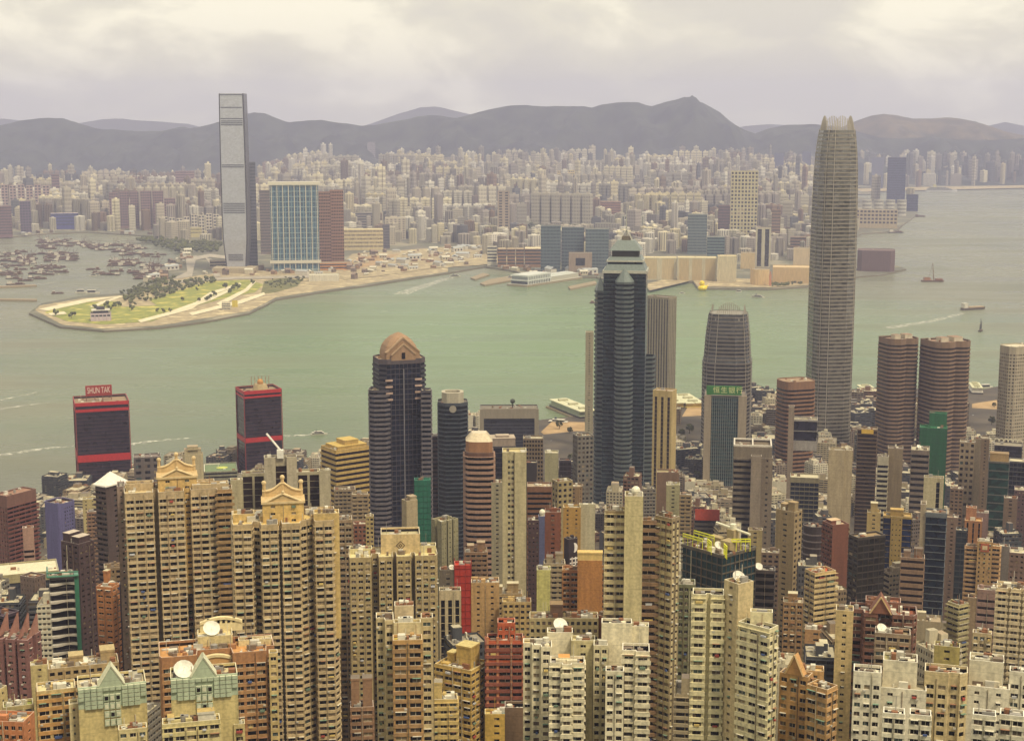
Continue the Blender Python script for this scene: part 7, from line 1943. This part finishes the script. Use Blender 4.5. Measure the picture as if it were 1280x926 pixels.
t = foam.node_tree; b = t.nodes['Principled BSDF']; b.inputs['Base Color'].default_value = (*lin((206, 204, 190)), 1); b.inputs['Roughness'].default_value = .8
tcn = t.nodes.new('ShaderNodeTexCoord'); no = t.nodes.new('ShaderNodeTexNoise'); no.inputs['Scale'].default_value = .10; no.inputs['Detail'].default_value = 6; no.inputs['Roughness'].default_value = .7
t.links.new(tcn.outputs['Object'], no.inputs['Vector'])
rp = t.nodes.new('ShaderNodeMapRange'); rp.inputs[1].default_value = .44; rp.inputs[2].default_value = .62; t.links.new(no.outputs['Fac'], rp.inputs[0]); t.links.new(rp.outputs[0], b.inputs['Alpha'])
def wake(pts, w0, w1):
    P = [on(x, y, .12) for x, y in pts]; mb = MB(); n = len(P)
    for i in range(n - 1):
        d = (P[i + 1] - P[i]); d.z = 0; d.normalize(); nn = Vector((-d.y, d.x, 0)); a = w0 + (w1 - w0) * i / (n - 1); c = w0 + (w1 - w0) * (i + 1) / (n - 1)
        mb.poly([P[i] - nn * a, P[i + 1] - nn * c, P[i + 1] + nn * c, P[i] + nn * a], foam)
    mb.build('boat_wake', kind='stuff')
wake([(392, 543), (376, 544), (352, 545), (330, 548)], 4, 7)
wake([(566, 347), (556, 349), (540, 354), (516, 362), (500, 368)], 9, 20)
wake([(96, 557), (60, 560), (30, 564), (0, 569), (-30, 574)], 3, 9)
wake([(240, 547), (214, 549), (190, 551), (164, 555)], 2, 6)
wake([(60, 503), (36, 506), (14, 509), (-20, 514)], 2, 5)
wake([(46, 490), (30, 494), (0, 500)], 1.5, 4)
wake([(1206, 391), (1190, 395), (1160, 402), (1110, 410)], 5, 12)
wake([(322, 399), (310, 401), (296, 402)], 3, 5)
wake([(70, 352), (60, 354), (48, 355)], 3, 6)
S = [('ferry', 399, 543, 12, .55, 'white fast ferry with a foam wake right of the gold topped red banded tower'), ('ferry', 569, 346, 25, .8, 'white ferry leaving the sandy far shore with a long wake'),
     ('coaster', 1217, 387, 22, 1.0, 'long low cargo vessel under way at the right'), ('crane', 1166, 352, 0, 1.1, 'derrick barge with a slanting crane in the right of the harbour'),
     ('cruise', 1177, 240, 8, 1.3, 'white passenger ship moored far off at the right'), ('junk', 1226, 414, 60, 1.0, 'dark sailing junk at the right of the harbour'), ('launch', 1233, 485, 10, 1.2, 'white launch beside the waterfront at the right edge'),
     ('launch', 853, 367, 20, .8, 'small white launch off the far promenade left of the yellow duck'), ('ferry', 948, 372, -20, .8, 'white ferry just off the far promenade right of the yellow duck'), ('launch', 924, 365, 30, 1.0, 'tiny launch between the yellow duck and the white ferry'),
     ('ferry', 700, 531, -20, .9, 'white double deck ferry berthed at the near pier left of the spired tower'), ('barge', 1120, 291, 0, 1.2, 'brown barge under the beige ribbed block at the right'), ('lighter', 1150, 271, 0, 1.3, 'flat lighter off the navy block at the right'),
     ('barge', 20, 356, 5, 1.0, 'barge beside the upper breakwater at the left edge'), ('launch', 102, 366, 8, 1.6, 'white motor yacht moored by the headland'), ('launch', 116, 367, 8, 1.8, 'second white motor yacht moored by the headland, the right one'), ('lighter', 72, 367, 20, .8, 'dark lighter alone left of the white motor yachts'),
     ('lighter', 745, 379, 5, .8, 'small dark boat just left of the spired tower'), ('ferry', 640, 349, 22, .9, 'pale ferry beside the long low brown pier')]
for k, px, py, a, sc, lab in S:
    r = boat(k); place(r, px, py, a, sc); tag(r, lab, 'boat')
# the boat basin: a few kinds, many copies
rnd = random.Random(5)
protos = {k: boat(k) for k in ('barge', 'lighter', 'launch')}
labs = {'barge': ('dark derrick barge moored in the crowded boat basin', 'derrick barges in the boat basin'), 'lighter': ('rust red lighter moored in the crowded boat basin', 'lighters in the boat basin'), 'launch': ('white launch moored in the crowded boat basin', 'launches in the boat basin')}
used_p = set()
REG = [[(0, 318), (40, 312), (44, 330), (26, 338), (0, 336)], [(36, 302), (90, 298), (120, 304), (60, 312)], [(90, 304), (150, 303), (205, 318), (196, 326), (150, 318), (95, 312)], [(44, 330), (80, 332), (78, 344), (40, 344)], [(112, 336), (146, 338), (146, 348), (116, 346)], [(136, 328), (172, 324), (174, 332), (140, 336)], [(0, 340), (24, 342), (20, 349), (0, 348)], [(24, 350), (60, 345), (62, 351), (28, 355)], [(160, 340), (200, 326), (212, 330), (176, 350)], [(52, 314), (96, 316), (104, 326), (60, 328)]]
cnt = 0
for tries in range(9000):
    if cnt >= 230: break
    reg = rnd.choice(REG); px, py = rnd.uniform(0, 212), rnd.uniform(297, 356)
    if not inside((px, py), reg): continue
    p = on(px, py, 0)
    if inside((p.x, p.y), FARXY): continue
    key = (int(p.x / 15), int(p.y / 17))
    if key in used_p: continue
    used_p.add(key); cnt += 1
    k = rnd.choices(('barge', 'lighter', 'launch'), (5, 5, 3))[0]
    if protos[k].get('label') is None: r = protos[k]
    else: r = clone(protos[k])
    place(r, px, py, rnd.choice((0, 8, 15, 172, 190)) + rnd.uniform(-8, 8), rnd.uniform(.7, 1.15)); tag(r, labs[k][0], 'boat', labs[k][1])
# floating platform with pale blue stacks at the right of the basin
# giant yellow duck afloat off the far quay
root = empty('inflatable_duck', on(878, 363, 0)); tag(root, 'giant yellow inflatable bath duck floating off the far quay', 'duck')
y_ = flat((236, 206, 20), .4); mb = MB(); p = on(878, 363, 0)
mb.ball((p.x, p.y, 6), 11.5, y_, 16, 10, .68); mb.ball((p.x - 1.5, p.y - 1, 17.5), 6.6, y_, 14, 10)
mb.tube((p.x + 8, p.y, 8), (p.x + 14, p.y, 13), 4.0, y_, 8, .6); mb.build('body', root)
mb = MB(); mb.ball((p.x - 7.5, p.y - 3, 16.3), 2.6, flat((226, 110, 30), .4), 8, 6, .45); mb.build('beak', root)
mb = MB(); mb.ball((p.x - 4.6, p.y - 6.4, 19.2), .9, flat((20, 20, 20), .3), 6, 4); mb.build('eye', root)

# near piers
def pier(label, px, py, w, L, ang, col, hh=9, name='ferry_pier'):
    p = on(px, py, 2); a = R(ang); X = Vector((math.cos(a), math.sin(a))); Y = Vector((-X.y, X.x))
    root = empty(name, (p.x, p.y, 0), a); tag(root, label, 'pier')
    c = Vector((p.x, p.y)) + X * L / 2
    m = MB(); m.box((c.x, c.y), X, Y, L / 2, w / 2, -3, 2.6, STONE); m.build('deck', root)
    h = MB(); h.box((c.x, c.y), X, Y, L * .45, w * .4, 2.6, hh * .45, G_GREY, flat((190, 186, 160))); h.box((c.x, c.y), X, Y, L * .46, w * .42, hh * .45, hh * .55, wallmat(col)); h.box((c.x, c.y), X, Y, L * .42, w * .36, hh * .55, hh, wallmat(col)); h.build('pier_hall', root)
    r = MB()
    for s in (-1, 1):
        q = c + Y * w * .21 * s
        r.box((q.x, q.y), X, Y, L * .46, w * .19, hh, hh + 1.2, flat((206, 204, 170)))
    r.build('roof', root)
    for k in range(3):
        d = MB(); q = c + X * L * (-.3 + .3 * k); d.box((q.x, q.y), X, Y, 3, w * .2, hh + 1.2, hh + 3.4, flat((176, 172, 140))); d.build('roof_light', root)
pier('pale green roofed ferry pier left of the spired blue tower', 738, 524, 34, 112, 113, (150, 156, 130), 12)
pier('cream roofed ferry pier right of the spired blue tower', 846, 512, 34, 90, 100, (206, 180, 100), 10)
pier('second cream roofed ferry pier right of the spired blue tower', 870, 512, 34, 84, 100, (206, 180, 104), 10)
pier('pale roofed ferry pier left of the tallest tapered tower', 955, 505, 30, 80, 96, (196, 180, 140), 10)
pier('turquoise roofed pier right of the tallest tapered tower', 1092, 497, 26, 70, 90, (120, 160, 140), 9)
pier('white roofed pier right of the brown ribbed towers', 1222, 494, 20, 54, 80, (206, 200, 186), 12)

# ------------------------------------------------------------------ low blocks packed between the listed towers
def low_proto(seed):
    rnd = random.Random(900 + seed)
    col = rnd.choice(((160, 146, 118), (142, 122, 96), (126, 112, 98), (196, 186, 160), (108, 96, 88), (150, 136, 116), (134, 128, 118), (116, 86, 70), (176, 164, 136), (84, 82, 84), (206, 198, 176), (70, 72, 78)))
    W, D = rnd.uniform(13, 24), rnd.uniform(13, 24); H = 130.0
    mb = MB(); wins = []; wall = wallmat(col)
    pl = [(-W / 2, -D / 2), (W / 2, -D / 2), (W / 2, D / 2), (-W / 2, D / 2)]
    st = [ST[rnd.choice(('resi', 'hood', 'balc', 'resi2', 'grid', 'band'))] for _ in range(4)]
    if rnd.random() < .6: st[rnd.randrange(1, 4)] = None
    core = facade(mb, wins, pl, 0, H, st, wall, wall, 1.4)
    for i in range(4): mb.wall(core[i], core[(i + 1) % 4], 0, H - .9, G_DARK)
    for c, dv, nv, ww, hh, zc in wins:
        mb.wall(c - dv * ww / 2, c + dv * ww / 2, zc - hh / 2, zc + hh / 2, PANES[rnd.choices(range(5), PW)[0]])
    mb.poly([(*p, H - 1) for p in core], wallmat(rnd.choice(ROOFS)))
    class B_: pass
    b = B_(); b.X = Vector((1, 0)); b.Y = Vector((0, 1))
    for _ in range(rnd.choice((1, 2, 2))):
        cx_, cy2 = rnd.uniform(-.25, .25) * W, rnd.uniform(-.25, .25) * D
        mb.box((cx_, cy2), (1, 0), (0, 1), rnd.uniform(2, 4), rnd.uniform(2, 4), H - 1, H + rnd.uniform(2, 6), wall, wallmat(rnd.choice(ROOFS)))
    roof_clutter(mb, [], pl, b, H - 1, 16, rnd, wall)
    me = bpy.data.meshes.new('tenement_block'); me.from_pydata([(x, y, z - H) for x, y, z in mb.v], [], mb.f)
    for m in mb.mats: me.materials.append(m)
    me.polygons.foreach_set('material_index', mb.m); me.update(); return me, col
LP = [low_proto(k) for k in range(22)]
bpy.context.view_layer.update()
dg = bpy.context.evaluated_depsgraph_get()
LIMS = [(0, 165, 716), (165, 420, 662), (420, 560, 652), (560, 628, 694), (628, 662, 742), (662, 760, 690), (760, 850, 640), (850, 1000, 656), (1000, 1142, 690), (1142, 1198, 770), (1198, 1280, 700)]
rnd = random.Random(31)
def shade(c):
    v = sum(c) / 3; return 'cream' if v > 138 else 'tan' if v > 112 else 'brown'
placed = 0; hidden = 0
y = 575.0
while y < 2150:
    x = -.35 * y
    while x < .35 * y:
        X_ = x + rnd.uniform(-4, 4); Y_ = y + rnd.uniform(-4, 4); x += 27 if y < 1420 else 21
        if Y_ > shore_y(X_) - 22: continue
        if any((X_ - u) ** 2 + (Y_ - v) ** 2 < (r * (1 if Y_ < 1430 else .8) + 11) ** 2 for u, v, r in USED): continue
        zg = ground_z(X_, Y_); px, pb = proj((X_, Y_, zg))
        if not -10 < px < 1290: continue
        if (655 < px < 748 and Y_ > 1700) or (846 < px < 915 and Y_ > 1800) or (1204 < px < 1250 and Y_ > 1880): continue
        lim = [l for a, c, l in LIMS if a <= min(max(px, 0), 1279) < c][0] + rnd.uniform(0, 30) - (rnd.uniform(20, 62) if rnd.random() < (.5 if px > 760 else .25) and px > 420 and not 1140 < px < 1200 and not 620 < px < 664 else 0)
        h = rnd.uniform(26, 64) if rnd.random() < (.66 if X_ < 60 else .34) else rnd.uniform(60, 125)
        if Y_ > 1430:
            h = rnd.choice((7, 9, 12, 16, 22, 30)); lim = 0
            if rnd.random() < .3: continue
        dist = math.hypot(X_, Y_)
        sl_ = 1.0 if h < 70 else .72
        while h > 10 and proj((X_, Y_, zg + h))[1] < lim: h -= 3
        if h < 6 : continue
        top = (X_, Y_, zg + h)
        if proj(top)[1] > 935: continue
        vis = False
        for dx, dz in ((0, 1), (-9, 1), (9, 1), (0, -9)):
            P = Vector((X_ + dx, Y_ - 9, zg + h + dz)); O = Vector(cam.location); d = P - O; L = d.length
            hit, loc, *_r = scene.ray_cast(dg, O, d.normalized(), distance=L - 2)
            if not hit: vis = True; break
        if not vis: hidden += 1; continue
        k = rnd.randrange(len(LP)); me, col = LP[k]
        o = bpy.data.objects.new('tenement_block', me); COL.objects.link(o)
        o.matrix_basis = Matrix.Translation((X_, Y_, zg + h)) @ Matrix.Rotation(R(rnd.choice((-14, -8, 6, 20, 76, 82))), 4, 'Z')
        if sl_ < 1: o.matrix_basis = o.matrix_basis @ Matrix.Diagonal((sl_, sl_, 1, 1))
        if Y_ > 1430: o.matrix_basis = o.matrix_basis @ Matrix.Diagonal((rnd.uniform(.8, 1.5), rnd.uniform(.8, 1.5), .8, 1))
        placed += 1
        zn = 'at the left behind the mint gabled towers' if px < 420 else 'around the foot of the white slim tower' if px < 760 else 'around the foot of the teal striped bank tower' if px < 1000 else 'at the right above the white complex'
        tl = 'slender' if sl_ < 1 else 'low'
        tag(o, '%s %s block with cluttered roof packed %s' % (tl, shade(col), zn), 'tenement block', '%s %s blocks %s' % (tl, shade(col), zn))
    y += 27 if y < 1420 else 21
print('low blocks', placed, 'hidden', hidden)
# trees along the near waterfront and in the gaps
def leafy(seed):
    rnd = random.Random(seed); c = MB()
    for _ in range(60):
        th, u = rnd.uniform(0, 6.28), rnd.uniform(-.6, 1); r = 4.2 * math.sqrt(max(0, 1 - u * u * .8)) * rnd.uniform(.55, 1.05)
        p = Vector((r * math.cos(th), r * math.sin(th), 7.5 + u * 3.6)); a = rnd.uniform(.7, 1.5)
        for _k in range(3):
            n = Vector((rnd.uniform(-1, 1), rnd.uniform(-1, 1), rnd.uniform(-1, 1))).normalized(); e = n.orthogonal().normalized() * a; f = n.cross(e)
            c.poly([p - e, p - f, p + e, p + f], LEAF if rnd.random() < .6 else LEAF2)
    root = empty('street_tree', (0, 0, 0)); c.build('crown', root)
    t = MB(); t.tube((0, 0, 0), (0, 0, 6), .45, flat((84, 66, 48)), 6, .25)
    for k in range(4): t.tube((0, 0, 4 + k * .5), (2 * math.cos(k * 1.6), 2 * math.sin(k * 1.6), 7 + k * .5), .2, flat((84, 66, 48)), 4, .1)
    t.build('trunk', root); return root
trees = [leafy(k) for k in range(3)]
n = 0
for _ in range(4000):
    if n >= 110: break
    px, py = rnd.uniform(640, 1270), rnd.uniform(500, 640)
    P = on(px, py, 3.2)
    if P.y > shore_y(P.x) - 8 or P.y < 1440: continue
    if any((P.x - u) ** 2 + (P.y - v) ** 2 < (r * .8) ** 2 for u, v, r in USED): continue
    if rnd.random() > (.9 if 780 < px < 900 or 1030 < px < 1100 else .35): continue
    r = trees[n] if n < 3 else clone(trees[rnd.randrange(3)])
    k = rnd.uniform(.7, 1.4); r.matrix_basis = Matrix.Translation((P.x, P.y, 3)) @ Matrix.Rotation(rnd.uniform(0, 6), 4, 'Z') @ Matrix.Diagonal((k, k, k, 1))
    tag(r, 'dark green tree on the flat ground near the ferry piers', 'tree', 'trees near the ferry piers'); n += 1
# waterfront roads
def near_road(pts, w, z):
    P = [on(x, y, 3.0) for x, y in pts]; mb = MB(); ln = MB(); wl = flat((206, 200, 186), .7); asp = smooth_noise_mat('asphalt', (66, 62, 60), (86, 80, 74), .05) if 'asphalt' not in bpy.data.materials else bpy.data.materials['asphalt']
    for a, c in zip(P[:-1], P[1:]):
        d = (c - a).normalized(); nn = Vector((-d.y, d.x, 0))
        mb.poly([(*(a - nn * w).xy, z), (*(c - nn * w).xy, z), (*(c + nn * w).xy, z), (*(a + nn * w).xy, z)], asp)
        for o_ in (-w * .9, 0, w * .9):
            mb.poly([(*(a + nn * (o_ - .2)).xy, z + .03), (*(c + nn * (o_ - .2)).xy, z + .03), (*(c + nn * (o_ + .2)).xy, z + .03), (*(a + nn * (o_ + .2)).xy, z + .03)], wl)
    o = mb.build('waterfront_road'); o['kind'] = 'structure'
near_road([(600, 562), (680, 552), (745, 546), (850, 536), (960, 528), (1080, 520), (1230, 520), (1300, 512)], 9, 3.32)
near_road([(850, 610), (960, 600), (1080, 596), (1240, 585)], 8, 3.40)
near_road([(745, 546), (752, 590), (748, 640)], 7, 3.48); near_road([(1040, 524), (1060, 600)], 7, 3.56)
# sheds and stacked materials on the far construction ground and around the boat basin
def shed(k):
    c = MB(); col = ((196, 186, 160), (150, 120, 92), (206, 200, 186), (120, 104, 92))[k]; w = wallmat(col); r_ = flat(((206, 200, 180), (150, 124, 100), (170, 172, 170), (140, 120, 104))[k])
    L, B, H = ((14, 7, 5), (10, 6, 4), (24, 9, 6), (8, 8, 5))[k]
    pl = [(-L / 2, -B / 2), (L / 2, -B / 2), (L / 2, B / 2), (-L / 2, B / 2)]
    c.prism(pl, 0, H, w); e = .5
    for s in (-1, 1):
        c.poly([(-L / 2 - e, s * (B / 2 + e), H - .2), (L / 2 + e, s * (B / 2 + e), H - .2), (L / 2 + e, 0, H + B * .22), (-L / 2 - e, 0, H + B * .22)], r_)
    for x in (-L * .3, 0, L * .3): c.box((x, -B / 2), (1, 0), (0, 1), L * .07, .08, H * .4, H * .75, G_DARK)
    me = bpy.data.meshes.new('site_shed'); me.from_pydata(c.v, [], c.f)
    for m in c.mats: me.materials.append(m)
    me.polygons.foreach_set('material_index', c.m); me.update(); return me
SH = [shed(k) for k in range(4)]
ZN = [('on the construction ground right of the orange brown slabs', [(432, 330), (446, 318), (600, 308), (612, 324), (590, 332), (540, 336), (470, 346), (436, 350)], 110), ('around the shore of the boat basin', [(178, 350), (206, 330), (232, 316), (244, 318), (214, 346), (186, 356)], 40), ('around the shore of the boat basin', [(4, 295), (60, 290), (190, 291), (224, 312), (220, 316), (186, 297), (110, 292), (10, 298)], 50), ('along the foot of the tallest pale skyscraper', [(244, 344), (300, 336), (420, 339), (420, 343), (300, 345)], 36), ('on the quay before the slate towers', [(620, 334), (680, 338), (760, 342), (756, 346), (668, 344), (622, 337)], 24)]
for zn, reg, cnt_ in ZN:
    n = 0
    while n < cnt_:
        px = rnd.uniform(min(q[0] for q in reg), max(q[0] for q in reg)); py = rnd.uniform(min(q[1] for q in reg), max(q[1] for q in reg))
        if not inside((px, py), reg): continue
        P = on(px, py, 4.0); n += 1
        if not inside((P.x, P.y), FARXY): continue
        k = rnd.randrange(4); o = bpy.data.objects.new('site_shed', SH[k]); COL.objects.link(o)
        s_ = rnd.uniform(.8, 1.9); o.matrix_basis = Matrix.Translation((P.x, P.y, 4.4)) @ Matrix.Rotation(rnd.uniform(0, 3.1), 4, 'Z') @ Matrix.Diagonal((s_, s_, s_ * rnd.uniform(.8, 1.6), 1))
        cn = ('cream', 'brown', 'white', 'grey')[k]
        tag(o, 'small %s shed %s' % (cn, zn), 'shed', '%s sheds %s' % (cn, zn))

# riprap along the headland's edge
rnd = random.Random(8); RK = [wallmat((120, 112, 96)), wallmat((150, 140, 118)), wallmat((92, 86, 76))]
mb = MB(); line = [on(x, y, 1.0) for x, y in FAR if True][12:28]
for a, c in zip(line[:-1], line[1:]):
    L = (c - a).length; k = 0
    for _ in range(int(L / 3.2)):
        p = a + (c - a) * rnd.random(); d = (c - a).normalized(); nn = Vector((d.y, -d.x, 0)); q = p - nn * rnd.uniform(-1.5, 4)
        mb.ball((q.x, q.y, rnd.uniform(.2, 2.6)), rnd.uniform(.9, 2.4), rnd.choice(RK), 5, 3, .7)
mb.build('shore_rocks', kind='stuff')
# traffic on the waterfront roads
def car_mesh(col, bus=False):
    c = MB(); m = flat(col, .35); L, B, H = (11, 2.5, 3.2) if bus else (4.4, 1.8, .8)
    c.box((0, 0), (1, 0), (0, 1), L / 2, B / 2, .3, .3 + H, m)
    if bus: c.box((0, 0), (1, 0), (0, 1), L * .49, B * .51, 1.7, 2.6, G_DARK)
    else: c.box((-.2, 0), (1, 0), (0, 1), 1.2, .78, 1.1, 1.6, G_DARK, m)
    for x in (-L * .3, L * .3):
        for y in (-B / 2, B / 2): c.tube((x, y - .12, .33), (x, y + .12, .33), .33, flat((30, 28, 28), .8), 8)
    me = bpy.data.meshes.new('car'); me.from_pydata(c.v, [], c.f)
    for q in c.mats: me.materials.append(q)
    me.polygons.foreach_set('material_index', c.m); me.update(); return me
CM = [('red', car_mesh((150, 44, 38))), ('white', car_mesh((206, 204, 198))), ('silver', car_mesh((150, 150, 152))), ('dark', car_mesh((40, 40, 44))), ('cream', car_mesh((196, 180, 120), True))]
for road, zz in (([(600, 562), (680, 552), (745, 546), (850, 536), (960, 528), (1080, 520), (1230, 520)], 3.4), ([(850, 610), (960, 600), (1080, 596), (1240, 585)], 3.5)):
    P = [on(x, y, 3.0) for x, y in road]
    for a, c in zip(P[:-1], P[1:]):
        d = (c - a).normalized(); nn = Vector((-d.y, d.x, 0)); L = (c - a).length; u = rnd.uniform(2, 12)
        while u < L:
            lane = rnd.choice((-5.6, -2.4, 2.4, 5.6)); q = a + d * u + nn * lane; k = rnd.choices(range(5), (4, 4, 3, 3, 1.5))[0]; nm, me = CM[k]
            o = bpy.data.objects.new('bus' if k == 4 else 'parked_car' if False else 'road_car', me) if k < 4 else bpy.data.objects.new('city_bus', me)
            COL.objects.link(o); o.matrix_basis = Matrix.Translation((q.x, q.y, zz)) @ Matrix.Rotation(math.atan2(d.y, d.x) + (math.pi if lane > 0 else 0), 4, 'Z')
            tag(o, '%s %s driving on the waterfront road' % (nm, 'bus' if k == 4 else 'car'), 'bus' if k == 4 else 'car', '%s vehicles on the waterfront road' % nm); u += rnd.uniform(9, 40)
# haze
hm = bpy.data.materials.new('haze'); hm.use_nodes = True
t = hm.node_tree; t.nodes.remove(t.nodes['Principled BSDF'])
pv = t.nodes.new('ShaderNodeVolumePrincipled'); pv.inputs['Color'].default_value = (0.66, 0.68, 1.0, 1); pv.inputs['Density'].default_value = 0.000070
pv.inputs['Anisotropy'].default_value = 0.2
t.links.new(pv.outputs[0], t.nodes['Material Output'].inputs['Volume'])
mb = MB(); mb.prism([(-9500, -60), (9500, -60), (9500, 19500), (-9500, 19500)], -8, 900, hm, bottom=True)
tag(mb.build('haze'), kind='stuff')
